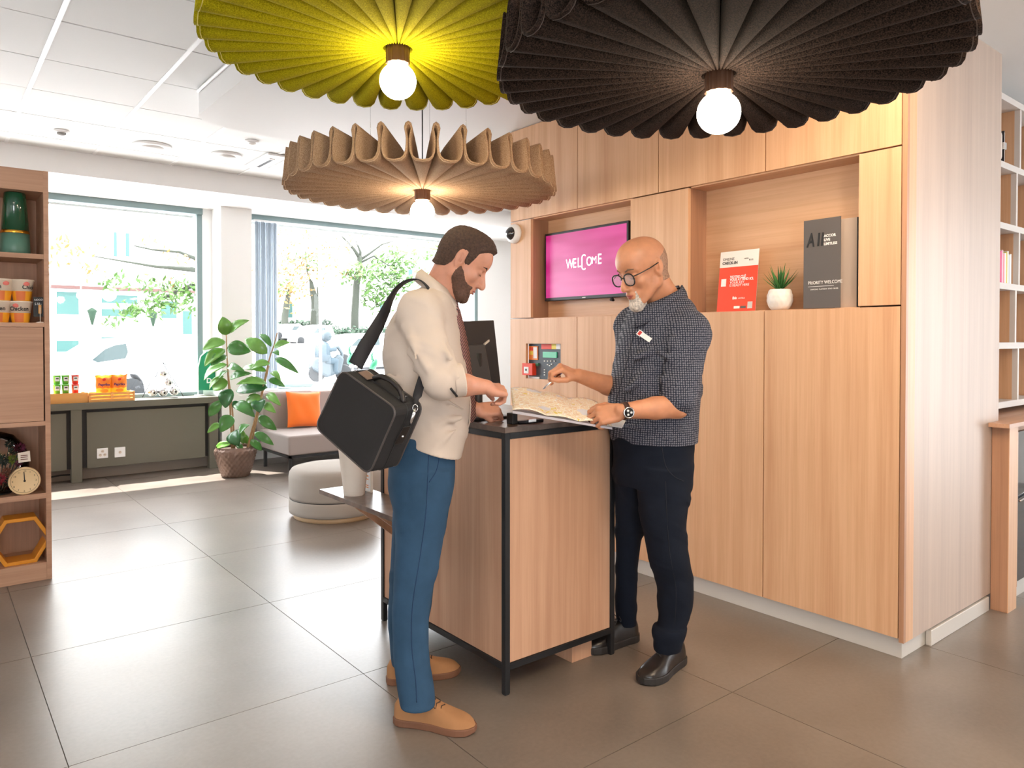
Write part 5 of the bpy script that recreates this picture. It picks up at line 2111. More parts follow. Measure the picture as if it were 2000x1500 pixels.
def jaw(O, B, s):
    def g(f):
        P = lambda a, l, u: O + s * (a * B[0] + l * B[1] + u * B[2])
        ell(f, P(.030, 0, -.025), B, np.array((.058, .060, .078)) * s, .02)
        for t in (-1, 1):
            bone(f, P(.000, t * .056, -.050), P(.060, t * .020, -.098), .017 * s, .016 * s, .016)
            bone(f, P(.000, t * .057, -.050), P(-.010, t * .060, .000), .014 * s, .014 * s, .016)
            ell(f, P(.056, t * .038, -.022), B, np.array((.022, .022, .020)) * s, .018)
        ell(f, P(.074, 0, -.103), B, np.array((.018, .021, .018)) * s, .014)
        ell(f, P(.066, 0, -.066), B, np.array((.028, .034, .034)) * s, .014)
    return g


hl_a = [-.13, -.075, -.045, -.030, -.022, .004, .008, .030, .040, .062, .080, .12]
hl_u = [-.055, -.060, -.048, -.030, .040, .042, -.006, .000, .045, .072, .088, .10]


def hair_region(a, l, u):
    return np.interp(a.ravel(), hl_a, hl_u).reshape(a.shape) - u + .012 * np.abs(l) / .07 * (a > .04)


def hair_thick(a, l, u):
    return (.0030 + .010 * np.clip((u - .05) / .06, 0, 1) + .004 * np.clip((u - .085) / .03, 0, 1) * np.clip((a + .01) / .06, 0, 1) + a * 0).astype(np.float32)


shell(O1, B1, HS1, skull(O1, B1, HS1), hair_thick, hair_region, hair_m, 'hair', V1, .0022, 520.)
bd_a = [-.02, .002, .010, .030, .048, .060, .075, .095, .13]
bd_u = [-.070, -.010, .000, -.026, -.046, -.052, -.054, -.050, -.048]


def beard_region(a, l, u):
    g1 = u - np.interp(a.ravel(), bd_a, bd_u).reshape(a.shape)
    lips = .0155 - np.sqrt(((a - .098) / 1.0) ** 2 * .5 + (l / 1.55) ** 2 + ((u + .068) / .62) ** 2)
    return np.maximum(np.maximum(g1, lips), -.002 - a + .0 * l)


shell(O1, B1, HS1, jaw(O1, B1, HS1), lambda a, l, u: (.0035 + .007 * np.clip((-u - .085) / .03, 0, 1) + a * 0).astype(np.float32), beard_region, beard_m, 'beard', V1, .0018, 700.)


def facebits(parent, P, s, brow=brow_m, lip=lip_m, open_=False):
    L = []
    for t in (-1, 1):
        L.append(([P(.0935, t * .014, .027), P(.0905, t * .030, .034), P(.0775, t * .047, .030)], [.0030 * s, .0040 * s, .0020 * s]))
    for q in L:
        tube('eyebrow', q[0], q[1], brow, parent, 6)
    tube('lips', [P(.0935, -.019, -.0665), P(.1000, -.008, -.0640), P(.1015, 0, -.0650), P(.1000, .008, -.0640), P(.0935, .019, -.0665)], [.0018 * s, .0036 * s, .0034 * s, .0036 * s, .0018 * s], lip, parent, 8)
    tube('lips', [P(.0930, -.016, -.0700), P(.0985, 0, -.0735), P(.0930, .016, -.0700)], [.002 * s, .0050 * s, .002 * s], lip, parent, 8)
    for t in (-1, 1):
        tube('eyelashes', [P(.0855, t * .021, -.0015), P(.0885, t * .032, -.0040), P(.0835, t * .044, -.002)], [.0010 * s, .0014 * s, .0010 * s], eye_d, parent, 5)


facebits(V1, P1, HS1)
# shirt
lo, hi = bnd([PX(740, 560, 2.5), PX(740, 900, 3.1), PX(925, 905, 3.1), PX(925, 560, 2.5)], .03)
hi[2] = PX(850, 548, 2.8)[2]
f = Field(lo, hi, .0042)
column(f, torso1(), FD1, .02)
# back tail of the shirt and shoulders
chain(f, [PX(838, 592, 2.72), sh1, sh1 * .75 + el1 * .25], [.060, .074, .071], .03)
chain(f, [sh1 * .75 + el1 * .25, sh1 * .5 + el1 * .5, el1], [.071, .068, .058], .010)
chain(f, [el1, cu1], [.058, .052], .012)
chain(f, [PX(846, 592, 2.86), shF, elF], [.060, .074, .060], .03)
chain(f, [elF, elF * .7 + wrF * .3], [.060, .052], .03)
# folds
for (a, b, r) in (((790, 640), (835, 720), .012), ((800, 690), (860, 740), .011), ((850, 650), (880, 700), .010), ((812, 720), (872, 735), .009), ((880, 690), (893, 735), .010), ((800, 630), (812, 700), .009)):
    bone(f, PX(a[0], a[1], 2.555), PX(b[0], b[1], 2.46), r, r * .6, .02)
for (a, b, r) in (((775, 800), (860, 790), .012), ((770, 830), (850, 845), .012), ((830, 760), (905, 800), .010), ((845, 830), (900, 815), .010), ((850, 870), (890, 840), .009), ((760, 735), (800, 760), .012), ((770, 770), (840, 770), .010)):
    bone(f, PX(a[0], a[1], 2.615), PX(b[0], b[1], 2.625), r, r * .6, .025)
f.all(lambda X, Y, Z: folds(X, Y, Z, .0058, 1.) + (.0016 * noise3(X, Y, Z, 34.)).astype(np.float32), 'move')
# hem: slanted cut, lower in front
h0, h1 = PX(770, 846, 2.77), PX(897, 893, 2.77)
hd = (h1 - h0) / np.linalg.norm(h1 - h0)
hn = np.cross(FH, hd)
if hn[2] > 0:
    hn = -hn
f.put(lambda X, Y, Z: ((X - h0[0]) * hn[0] + (Y - h0[1]) * hn[1] + (Z - h0[2]) * hn[2]).astype(np.float32) + 0 * (X + Y + Z), lo, hi, .002, 'keep')
# sleeve end
cn = (cu1 - el1) / np.linalg.norm(cu1 - el1)
ce_ = cu1
f.put(lambda X, Y, Z: np.where((X - el1[0]) * cn[0] + (Y - el1[1]) * cn[1] + (Z - el1[2]) * cn[2] > .0, (X - ce_[0]) * cn[0] + (Y - ce_[1]) * cn[1] + (Z - ce_[2]) * cn[2], -.05).astype(np.float32), np.minimum(el1, cu1) - .055, cu1 + .09, .002, 'keep', pad=0)
# neck opening
bone(f, nb1 + np.array([0, 0, .0]) + RT * .01, P1(-.03, 0, -.06), .058, .070, .006, 'cut')
SHIRT1 = fmesh('shirt', f, shirt_m, V1, 3)
del f
# rolled cuff
fx = Field(*bnd([cu1, el1], .09), .0032)
q0 = cu1 - cn * .040
bone(fx, q0, cu1, .0575, .0580, .004)
pl0 = lambda X, Y, Z, c, sg: (sg * ((X - c[0]) * cn[0] + (Y - c[1]) * cn[1] + (Z - c[2]) * cn[2])).astype(np.float32)
fx.all(lambda X, Y, Z: pl0(X, Y, Z, cu1, 1), 'keep')
fx.all(lambda X, Y, Z: pl0(X, Y, Z, q0, -1), 'keep')
bone(fx, cu1 - cn * .02, cu1 + cn * .05, .047, .047, .003, 'cut')
cuff = fmesh('rolled_cuff', fx, shirt_m, SHIRT1, 2)
tube('cuff_trim', [q0 + FH * -.0585 + np.array([0, 0, -.02]), q0 - FH * .052 + np.array([0, 0, -.035]) + cn * .01, q0 - FH * .03 + np.array([0, 0, -.052]) + cn * .02], .004, M['black'], SHIRT1, 6)
# collar: folded band, high at the back
c_b, c_f = PX(825, 534, 2.78), PX(886, 582, 2.78)
cc = (c_b + c_f) / 2
cxa = (c_f - c_b) / 2
vs, fs = [], []
NA = 40
for i in range(NA + 1):
    a = -PI * .97 + 2 * PI * .97 * i / NA
    for j, (gr, dz) in enumerate(((.98, .006), (1.06, .014), (1.22, -.012), (1.30, -.044))):
        fr_ = max(0, math.cos(a)) ** 3
        p = cc + cxa * math.cos(a) * gr + FH * .074 * math.sin(a) * gr
        dirn = np.array([0, 0, dz])
        if j >= 2:
            p = p - RT * .010 * (1 - fr_) + RT * .004 * fr_
            dirn = dirn * (1 + .35 * fr_)
        vs.append(p + dirn)
for i in range(NA):
    for j in range(3):
        a = i * 4 + j
        fs.append((a, a + 4, a + 5, a + 1))
col = mesh('collar', vs, fs, shirt_m, SHIRT1, True)
solid(col, .003, 0)
# placket edge and lower front edge
tubes('placket', [([PX(x, y, 2.765) for x, y in ((889, 600), (896, 650), (906, 700), (913, 740), (919, 790), (917, 825), (908, 855), (898, 888))], .003)], shirt_m, SHIRT1, 6)
# tie
tie_m = bpy.data.materials.new('tie_stripes')
tie_m.use_nodes = True
nt = tie_m.node_tree
b = nt.nodes['Principled BSDF']
tc = nt.nodes.new('ShaderNodeTexCoord')
wv_ = nt.nodes.new('ShaderNodeTexWave')
wv_.inputs['Scale'].default_value = 42
wv_.bands_direction = 'DIAGONAL'
r = nt.nodes.new('ShaderNodeValToRGB')
r.color_ramp.interpolation = 'CONSTANT'
r.color_ramp.elements[0].color = srgb(52, 24, 30) + (1,)
r.color_ramp.elements[1].position = .55
r.color_ramp.elements[1].color = srgb(168, 120, 112) + (1,)
nt.links.new(tc.outputs['Object'], wv_.inputs['Vector'])
nt.links.new(wv_.outputs['Fac'], r.inputs[0])
nt.links.new(r.outputs[0], b.inputs['Base Color'])
b.inputs['Roughness'].default_value = .6
kn = PX(886, 592, 2.77)
tpts = [PX(x, y, b_) for x, y, b_ in ((885, 588, 2.76), (892, 606, 2.76), (900, 640, 2.76), (907, 680, 2.77), (911, 720, 2.78), (916, 770, 2.80), (918, 805, 2.80), (921, 826, 2.80))]
TIE = ribbon('tie', tpts, lambda t: FH * 1.0 + RT * .55, lambda t: .030 + .045 * min(1, t * 1.3) if t < .93 else .075 * (1 - t) / .07 + .002, tie_m, V1, .006)
fx = Field(*bnd([kn, tpts[1]], .05), .003)
bone(fx, kn, tpts[1], .021, .013, .004, flat=(RT, .8))
fmesh('tie_knot', fx, tie_m, TIE, 1)
# jeans
lo, hi = bnd([PX(750, 850, 2.55), PX(750, 1380, 3.05), PX(900, 850, 3.05), PX(900, 1380, 2.5)], .03)
lo[2] = .05
hi[2] = PX(800, 845, 2.77)[2] + .01
f = Field(lo, hi, .0045)
legs1(f)
f.all(lambda X, Y, Z: folds(X, Y, Z, .0034, 4.) + (.0016 * noise3(X, Y, Z * .7, 30.)).astype(np.float32), 'move')
hq0, hq1 = PX(784, 1373, 2.6), PX(846, 1352, 2.6)
hdv = (hq1 - hq0) / np.linalg.norm(hq1 - hq0)
hn2 = np.cross(FH, hdv)
if hn2[2] > 0:
    hn2 = -hn2
mid = PX(800, 1376, 2.60)
f.put(lambda X, Y, Z: ((X - mid[0]) * hn2[0] + (Y - mid[1]) * hn2[1] + (Z - mid[2]) * hn2[2]).astype(np.float32) + 0 * (X + Y + Z), PX(770, 1380, 2.75) - .1, PX(860, 1330, 2.5) + .1, .002, 'keep', pad=0)
JEANS = fmesh('jeans', f, jean_m, V1, 2)
del f
seam_m = mat('seam_blue', srgb(20, 50, 86), .8)


def on_near(px, py, b0=2.4, grow=0):
    return PX(px, py, b0)


def cast(o, px, py, off=.001):
    """point of an object's surface under a place of the photograph"""
    d = Vector(tuple(PX(px, py, 1) - CAMP)).normalized()
    ok, loc, nrm, _ = o.ray_cast(Vector(tuple(CAMP)), d)
    return np.array(loc - d * off) if ok else None


bpy.context.view_layer.update()


def drawline(o, pts, r, m, name, parent, off=.0, n=5):
    P = [cast(o, x, y, off) for x, y in smoothpts([(p[0], p[1], 0) for p in pts], n) for _ in (0,)] if False else []
    for q in smoothpts([np.array((p[0], p[1], 0.)) for p in pts], n):
        c = cast(o, q[0], q[1], off)
        if c is not None and (not P or np.linalg.norm(c - P[-1]) < .12):
            P.append(c)
    if len(P) > 2:
        return tube(name, P, r, m, parent, 5)


drawline(JEANS, [(838, 862), (836, 920), (832, 1000), (820, 1090), (806, 1180), (804, 1260), (812, 1330), (814, 1372)], .0018, seam_m, 'side_seam', JEANS)
drawline(JEANS, [(857, 860), (858, 890), (852, 920), (838, 942)], .0022, seam_m, 'pocket_edge', JEANS)
belt = [cast(JEANS, x, 858) for x in (820, 840, 860)]
# shoes
S1 = shoe(V1, (1.318, 2.312), (1.50, 2.07), suede, M['sole_brown'], M['lace_dark'], .105, .300, tall=.105)
S1b = shoe(V1, (1.440, 2.59), (1.72, 2.497), suede, M['sole_brown'], M['lace_dark'], .105, .300, tall=.105)

# shoulder bag
bag = thing('shoulder_bag', 'black fabric laptop bag hanging from the left man by a black strap', 'bag', PX(700, 830, 2.6))
mbag = mat('bag_black', srgb(31, 29, 30), .8, bump=.4, bscale=900)
mpip = mat('piping_black', srgb(70, 62, 60), .35)
TLb, TRb, BRb, BLb = PX(668, 722, 2.52), PX(776, 800, 2.36), PX(721, 928, 2.41), PX(616, 834, 2.58)
th_ = RT * .075 + FH * .078 + np.array([0, 0, .006])


def rrect(c4, rad, n=6):
    P4 = [np.array(c) for c in c4]
    out = []
    for i in range(4):
        p, a, b = P4[i], P4[i - 1], P4[(i + 1) % 4]
        da, db = (a - p) / np.linalg.norm(a - p), (b - p) / np.linalg.norm(b - p)
        s, e = p + da * rad, p + db * rad
        for k in range(n + 1):
            t = k / n
            out.append((1 - t) ** 2 * s + 2 * t * (1 - t) * p + t * t * e)
    return out


fr0 = rrect((TLb, TRb, BRb, BLb), .035)
fn_ = np.cross(TRb - TLb, BLb - TLb)
fn_ /= np.linalg.norm(fn_)
if fn_ @ th_ > 0:
    fn_ = -fn_
cb = sum(fr0) / len(fr0)
n = len(fr0)
vs, fs = [], []
lv = [(0, .0, .55), (0, .0, .85), (0, 0, 1.0), (.12, 0, 1.012), (.5, 0, 1.02), (.88, 0, 1.012), (1, 0, 1.0), (1, 0, .8)]
bul = [.006, .005, .001, 0, 0, 0, -.001, -.003]
for (t, _, sc2), bu in zip(lv, bul):
    for p in fr0:
        vs.append(cb + (p - cb) * sc2 + th_ * t + fn_ * bu)
fs = [tuple(range(n))]
for j in range(len(lv) - 1):
    for i in range(n):
        i2 = (i + 1) % n
        fs.append((j * n + i, j * n + i2, (j + 1) * n + i2, (j + 1) * n + i))
fs.append(tuple(range((len(lv) - 1) * n, len(lv) * n))[::-1])
bb = mesh('body', vs, fs, mbag, bag, False)
_bm = bmesh.new()
_bm.from_mesh(bb.data)
bmesh.ops.recalc_face_normals(_bm, faces=_bm.faces)
_bm.to_mesh(bb.data)
_bm.free()
tube('piping', fr0 + [fr0[0]], .0035, mpip, bag, 6)
tube('piping', [p + th_ for p in fr0] + [fr0[0] + th_], .0035, mpip, bag, 6)
zl = [cb + (p - cb) * 1.018 + th_ * .45 for p in fr0]
tube('zip', zl + [zl[0]], .0022, M['black'], bag, 5)
hA, hB = TLb * .70 + TRb * .30 + th_ * .5, TLb * .12 + TRb * .88 + th_ * .5
hm = (hA + hB) / 2
upv = (TLb - BLb) / np.linalg.norm(TLb - BLb)
tube('handle', smoothpts([hA, hA * .8 + hB * .2 + upv * .030, hm + upv * .038, hA * .2 + hB * .8 + upv * .028, hB], 5), .0095, M['leather_black'], bag, 10)
for p in (hA * .93 + hB * .07, hA * .1 + hB * .9):
    bone_ = prism('handle_ring', [p + RT * .012 + upv * .004, p - RT * .012 + upv * .004, p - RT * .012 + upv * .016, p + RT * .012 + upv * .016], th_ * .10, M['chrome'], bag, .001)
prism('name_tag', [TLb * .86 + TRb * .14 + th_ * .30 + upv * .004, TLb * .66 + TRb * .34 + th_ * .25 + upv * .006, TLb * .66 + TRb * .34 + th_ * .55 + upv * .012, TLb * .86 + TRb * .14 + th_ * .6 + upv * .01], upv * .004, mat('tag_leather', srgb(120, 96, 84), .35), bag, .002)
sdv = (TRb - TLb) / np.linalg.norm(TRb - TLb)
pt_ = TRb * .72 + BRb * .28 + th_ * .62 + sdv * .006
pq_ = TRb * .45 + BRb * .55 + th_ * .55 + sdv * .006
prism('strap_patch', [pt_ - th_ * .16, pt_ + th_ * .14, pq_ + th_ * .18, pq_ - th_ * .16], sdv * .003, M['leather_black'], bag, .002)
ellipsoid('rivet', tuple(pt_ * .45 + pq_ * .55 + sdv * .003), (.005, .005, .005), M['chrome'], bag, 10, 6)
r1 = PX(812, 790, 2.50)
tube('snap_hook', [pt_ + th_ * .02 + upv * .01 + sdv * .008, PX(803, 822, 2.385), PX(808, 808, 2.39), PX(811, 798, 2.40)], [.0035, .005, .006, .004], M['chrome'], bag, 8)
tube('buckle_ring', [PX(811 + 5 * math.cos(a), 797 + 7 * math.sin(a), 2.40) for a in np.linspace(0, 2 * PI, 14)], .0014, M['chrome'], bag, 5)
tube('buckle_ring', [PX(693 + 6 * math.cos(a), 719 + 6 * math.sin(a), 2.53) for a in np.linspace(0, 2 * PI, 14)], .0014, M['chrome'], bag, 5)
msp = mat('strap_black', srgb(34, 34, 40), .7)
sw = lambda t: RT * .8 + np.array([0, 0, .45]) * (1 - t) + FH * .3
ribbon('strap', [PX(694, 714, 2.53), PX(712, 680, 2.57), PX(732, 646, 2.63), (PX(750, 612, 2.70)), PX(762, 585, 2.72), PX(776, 563, 2.73), PX(795, 549, 2.72), PX(818, 546, 2.71), PX(836, 560, 2.68), PX(846, 585, 2.665)],
       lambda t: (RT * .85 - np.array([0, 0, .5])) * max(0, 1 - t * 2.0) + (FH * 1.0 + RT * .2) * min(1, t * 2.0), .052, msp, bag, .003)
ribbon('strap', [PX(846, 585, 2.665), PX(852, 640, 2.60), PX(846, 690, 2.57), PX(830, 725, 2.53), PX(819, 758, 2.47), PX(811, 790, 2.41)], lambda t: RT * 1.0 + FH * .5 * (1 - t), lambda t: .030 if t < .92 else .016, msp, bag, .003)

# ================================================================== the receptionist (right)
V2 = thing('person', 'bald man with glasses and goatee in a dark dotted short-sleeved shirt', 'person', (2.405, 2.044, 0))
TH2 = math.radians(38)
FD2 = np.array([-1.0, .05])


def torso2(g=0., kk=1.):
    rows = [(566, 1288, 1318, 3.10), (578, 1272, 1330, 3.10), (592, 1250, 1343, 3.10), (612, 1228, 1355, 3.10), (640, 1216, 1362, 3.10), (680, 1207, 1367, 3.10), (720, 1199, 1366, 3.10), (760, 1192, 1364, 3.10), (800, 1189, 1361, 3.10), (830, 1190, 1358, 3.10), (862, 1196, 1356, 3.10)]
    return [stn(y, l, r, b, 1.22, TH2, None, g) for y, l, r, b in rows]


def legs2(f, g=0.):
    pel = [stn(y, l, r, b, 1.2, TH2, None, g) for y, l, r, b in ((840, 1197, 1352, 3.10), (880, 1198, 1351, 3.10), (915, 1199, 1350, 3.10), (945, 1203, 1346, 3.10))]
    near = [stn(y, l, r, b, 1., 0, None, g) for y, l, r, b in ((910, 1238, 1351, 3.04), (960, 1244, 1347, 3.03), (1000, 1249, 1342, 3.02), (1050, 1258, 1340, 3.02), (1090, 1266, 1347, 3.02), (1130, 1281, 1353, 3.04), (1170, 1285, 1353, 3.05), (1205, 1285, 1347, 3.06), (1228, 1281, 1338, 3.06), (1248, 1277, 1333, 3.06), (1270, 1277, 1328, 3.06))]
    far = [stn(y, l, r, b, 1., 0, None, g) for y, l, r, b in ((915, 1200, 1295, 3.17), (960, 1200, 1280, 3.19), (1000, 1201, 1268, 3.22), (1050, 1202, 1254, 3.25), (1100, 1203, 1247, 3.28), (1150, 1202, 1244, 3.30), (1195, 1203, 1243, 3.33), (1220, 1203, 1244, 3.34))]
    column(f, pel, FD2, .02)
    column(f, near, FD2, .02)
    column(f, far, FD2, .02)


sN = PX(1344, 648, 2.955)
eN = PX(1322, 793, 2.88)
wN = PX(1214, 803, 2.82)
sF = PX(1238, 640, 3.24)
eF = PX(1232, 768, 3.24)
wF = PX(1129, 733, 3.02)
O2 = PX(1256, 529, 3.02)
B2_ = headframe(PI + math.radians(30), math.radians(22))
HS2 = 1.09
P2 = lambda a, l, u: O2 + HS2 * (a * B2_[0] + l * B2_[1] + u * B2_[2])
lo, hi = bnd([PX(1190, 560, 2.8), PX(1190, 850, 3.4), PX(1395, 840, 3.3), PX(1395, 840, 2.8), PX(1120, 800, 2.75), PX(1055, 740, 3.0), PX(1060, 700, 2.9), PX(1240, 1260, 3.4), PX(1350, 1300, 3.0)], .03)
lo[2], hi[2] = .05, PX(1260, 462, 3.02)[2]
f = Field(lo, hi, .0032)
column(f, [tuple(s[:3]) + (s[3] * .88, s[4] * .86) for s in torso2()], FD2, .02)
legs2(f, -.012)
head(f, O2, B2_, HS2, nose=.2)
nb2 = PX(1302, 592, 3.10)
bone(f, P2(-.028, 0, -.035), nb2, .058 * HS2, .066, .02)
bone(f, P2(.015, 0, -.075), nb2 - RT * .04, .042, .055, .02)
chain(f, [sN, eN], [.058, .047], .02)
chain(f, [eN, eN * .6 + wN * .4, wN], [.048, .043, .029], .014)
chain(f, [sF, eF], [.058, .046], .02)
chain(f, [eF, eF * .55 + wF * .45, wF], [.046, .041, .028], .014)
# near hand holds the map: fingers under, thumb on top
xN = PX(1150, 813, 2.84) - wN
hand(f, wN + xN * .0, xN, -FH * .85 + np.array([0, 0, .55]), -1, [(D(32), D(48), D(25)), (D(38), D(52), D(28)), (D(42), D(55), D(28)), (D(46), D(58), D(28))], .10, 1.0,
     [(.9, .6, -.3), (1, .15, -.35), (1, 0, -.5)])
# far hand holds the pen
xF = PX(1092, 714, 2.985) - wF
tipsF = hand(f, wF, xF, -FH * .35 + np.array([0, 0, .9]), +1, [(D(52), D(48), D(28)), (D(58), D(60), D(34)), (D(66), D(68), D(40)), (D(72), D(70), D(40))], .08, 1.0,
             [(.8, .55, -.5), (1, .0, -.55), (1, -.25, -.45)])
BODY2 = fmesh('body', f, SK2, V2, 2)
del f
lo, hi = bnd([P2(-.125, -.09, -.14), P2(.14, .09, .15), P2(-.125, .09, .15), P2(.14, -.09, -.14)], .02)
go_a = [.02, .050, .062, .075, .095, .13]
go_u = [-.2, -.105, -.072, -.052, -.047, -.046]


def goat_region(a, l, u):
    g1 = u - np.interp(a.ravel(), go_a, go_u).reshape(a.shape)
    lips = .0115 - np.sqrt(((a - .098)) ** 2 * .5 + (l / 1.9) ** 2 + ((u + .067) / .75) ** 2)
    return np.maximum(np.maximum(g1, lips), np.abs(l) - .031)


shell(O2, B2_, HS2, jaw(O2, B2_, HS2), lambda a, l, u: (.0028 + .014 * np.clip((-u - .082) / .03, 0, 1) + a * 0).astype(np.float32), goat_region, grey_m, 'goatee', V2, .0020, 700.)
facebits(V2, P2, HS2, mat('brow_grey', srgb(120, 90, 72), .8))
# very short stubble ring behind the ears
def stub_region(a, l, u):
    return np.maximum(np.maximum(a + .02, u - .055 + .35 * (a + .06)), -.055 - u)
shell(O2, B2_, HS2, skull(O2, B2_, HS2), lambda a, l, u: (.0006 + a * 0).astype(np.float32), stub_region, stub_m, 'stubble', V2, .0003, 900.)
# shirt
lo, hi = bnd([PX(1175, 560, 2.8), PX(1175, 865, 3.4), PX(1395, 865, 3.3), PX(1395, 560, 2.8)], .03)
hi[2] = PX(1310, 560, 3.1)[2]
f = Field(lo, hi, .0044)
column(f, torso2(), FD2, .02)
cN = eN - sN
slN = sN + cN * .90
chain(f, [PX(1318, 598, 3.06), sN, sN * .72 + eN * .28], [.06, .084, .082], .03)
chain(f, [sN * .72 + eN * .28, sN * .5 + eN * .5, slN], [.082, .079, .074], .009)
cF = eF - sF
chain(f, [PX(1282, 598, 3.14), sF, sF + cF * .9], [.06, .080, .074], .03)
for (a, b, r) in (((1240, 700), (1330, 660), .011), ((1225, 760), (1300, 700), .011), ((1220, 800), (1290, 790), .010), ((1210, 830), (1300, 838), .010)):
    bone(f, PX(a[0], a[1], 2.955), PX(b[0], b[1], 2.925), r, r * .6, .03)
for (a, b, r) in (((1290, 690), (1350, 720), .010), ((1295, 740), (1360, 735), .010), ((1310, 660), (1330, 700), .009)):
    bone(f, PX(a[0], a[1], 2.875), PX(b[0], b[1], 2.86), r, r * .6, .03)
f.all(lambda X, Y, Z: folds(X, Y, Z, .0065, 2.) + (.0016 * noise3(X, Y, Z, 34.)).astype(np.float32), 'move')
for e_, c_, s_ in ((sN, cN / np.linalg.norm(cN), slN), (sF, cF / np.linalg.norm(cF), sF + cF * .88)):
    lo_, hi_ = s_ - np.array([.092, .092, .06]), s_ + np.array([.092, .092, .02])
    f.put(lambda X, Y, Z: ((X - s_[0]) * c_[0] + (Y - s_[1]) * c_[1] + (Z - s_[2]) * c_[2] - .0).astype(np.float32) + 0 * (X + Y + Z) if False else (np.where(np.sqrt((X - s_[0]) ** 2 + (Y - s_[1]) ** 2) < .088, ((X - s_[0]) * c_[0] + (Y - s_[1]) * c_[1] + (Z - s_[2]) * c_[2]), -.05).astype(np.float32)) if e_ is sF and False else (-.05 + 0 * (X + Y + Z)).astype(np.float32), lo_, hi_, .002, 'keep', pad=0)
zb = PX(1270, 861, 3.1)[2]
f.all(lambda X, Y, Z: (zb - Z + .0 * (X + Y)).astype(np.float32), 'keep')
bone(f, nb2 - RT * .01, P2(-.028, 0, -.06), .062, .075, .006, 'cut')
SHIRT2 = fmesh('shirt', f, M['dotted'], V2, 2)
del f
# collar with points
c_b, c_f = PX(1328, 566, 3.10), PX(1250, 606, 3.02)
cc = (c_b + c_f) / 2
cxa = (c_f - c_b) / 2
side2 = np.cross(np.array([0, 0, 1.]), -cxa / np.linalg.norm(cxa))
vs, fs = [], []
for i in range(NA + 1):
    a = -PI * .96 + 2 * PI * .96 * i / NA
    for j, (gr, dz) in enumerate(((.94, .010), (1.02, .018), (1.18, -.014), (1.26, -.044))):
        fr_ = max(0, math.cos(a)) ** 3
        p = cc + cxa * math.cos(a) * gr + side2 * .074 * math.sin(a) * gr
        vs.append(p + np.array([0, 0, dz * (1 + .35 * fr_ if j >= 2 else 1)]))
for i in range(NA):
    for j in range(3):
        a = i * 4 + j
        fs.append((a, a + 4, a + 5, a + 1))
col = mesh('collar', vs, fs, M['dotted'], SHIRT2, True)
solid(col, .003, 0)
bpy.context.view_layer.update()
drawline(SHIRT2, [(1247, 622), (1236, 660), (1225, 705), (1213, 750), (1202, 790), (1197, 830), (1200, 858)], .0016, mat('navy_seam', srgb(14, 18, 30), .8), 'placket', SHIRT2)
drawline(SHIRT2, [(1262, 622), (1252, 660), (1240, 705), (1228, 750), (1216, 790), (1211, 830), (1213, 858)], .0012, MATS['navy_seam'], 'placket', SHIRT2)
# name badge
bdg = thing('name_badge', 'small red and white name badge on the dotted shirt', 'badge', cast(SHIRT2, 1257, 656))
bA, bB = cast(SHIRT2, 1246, 648, .008), cast(SHIRT2, 1271, 665, .008)
if bA is not None and bB is not None:
    e1 = (bB - bA)
    e1n = e1 / np.linalg.norm(e1)
    up_ = np.cross(e1n, -FH)
    up_ /= np.linalg.norm(up_)
    if up_[2] < 0:
        up_ = -up_
    hw_ = .010
    th2 = -FH * .004 - RT * .001
    prism('plate', [bA - up_ * hw_, bB - up_ * hw_, bB + up_ * hw_, bA + up_ * hw_], th2, M['white'], bdg)
    q1 = bA + e1 * .30
    prism('red_field', [bA - up_ * hw_ * 1.2, q1 - up_ * hw_ * 1.2, q1 + up_ * hw_ * 1.2, bA + up_ * hw_ * 1.2], th2 * 1.25, M['white'], bdg)
    prism('red_square', [bA + e1 * .05 - up_ * hw_ * .9, bA + e1 * .25 - up_ * hw_ * .9, bA + e1 * .25 + up_ * hw_ * .9, bA + e1 * .05 + up_ * hw_ * .9], th2 * 1.4, mat('badge_red', srgb(200, 44, 44), .4), bdg)
# trousers
lo, hi = bnd([PX(1190, 850, 2.85), PX(1190, 1280, 3.45), PX(1360, 850, 3.3), PX(1360, 1280, 2.9)], .03)
lo[2] = .06
hi[2] = PX(1270, 842, 3.1)[2] + .01
f = Field(lo, hi, .0045)
legs2(f)
f.all(lambda X, Y, Z: folds(X, Y, Z, .0060, 7.) + (.0020 * noise3(X, Y, Z * .8, 34.)).astype(np.float32), 'move')
column(f, [stn(y, l, r, b, 1., 0, None, 0) for y, l, r, b in ((1222, 1276, 1342, 3.06), (1234, 1273, 1340, 3.06), (1247, 1275, 1336, 3.06))], FD2, .004)
TR2 = fmesh('trousers', f, navy_m, V2, 2)
del f
bpy.context.view_layer.update()
drawline(TR2, [(1292, 870), (1300, 910), (1316, 930), (1335, 940)], .0018, MATS['navy_seam'], 'pocket_edge', TR2)
drawline(TR2, [(1300, 940), (1302, 1000), (1308, 1080), (1320, 1150), (1318, 1220)], .0016, MATS['navy_seam'], 'side_seam', TR2)
shoe(V2, (2.530, 1.985), (2.245, 1.945), M['leather_black'], M['sole_black'], M['black'], .108, .31, True, .11)
shoe(V2, (2.555, 2.262), (2.27, 2.30), M['leather_black'], M['sole_black'], M['black'], .108, .31, True, .11)
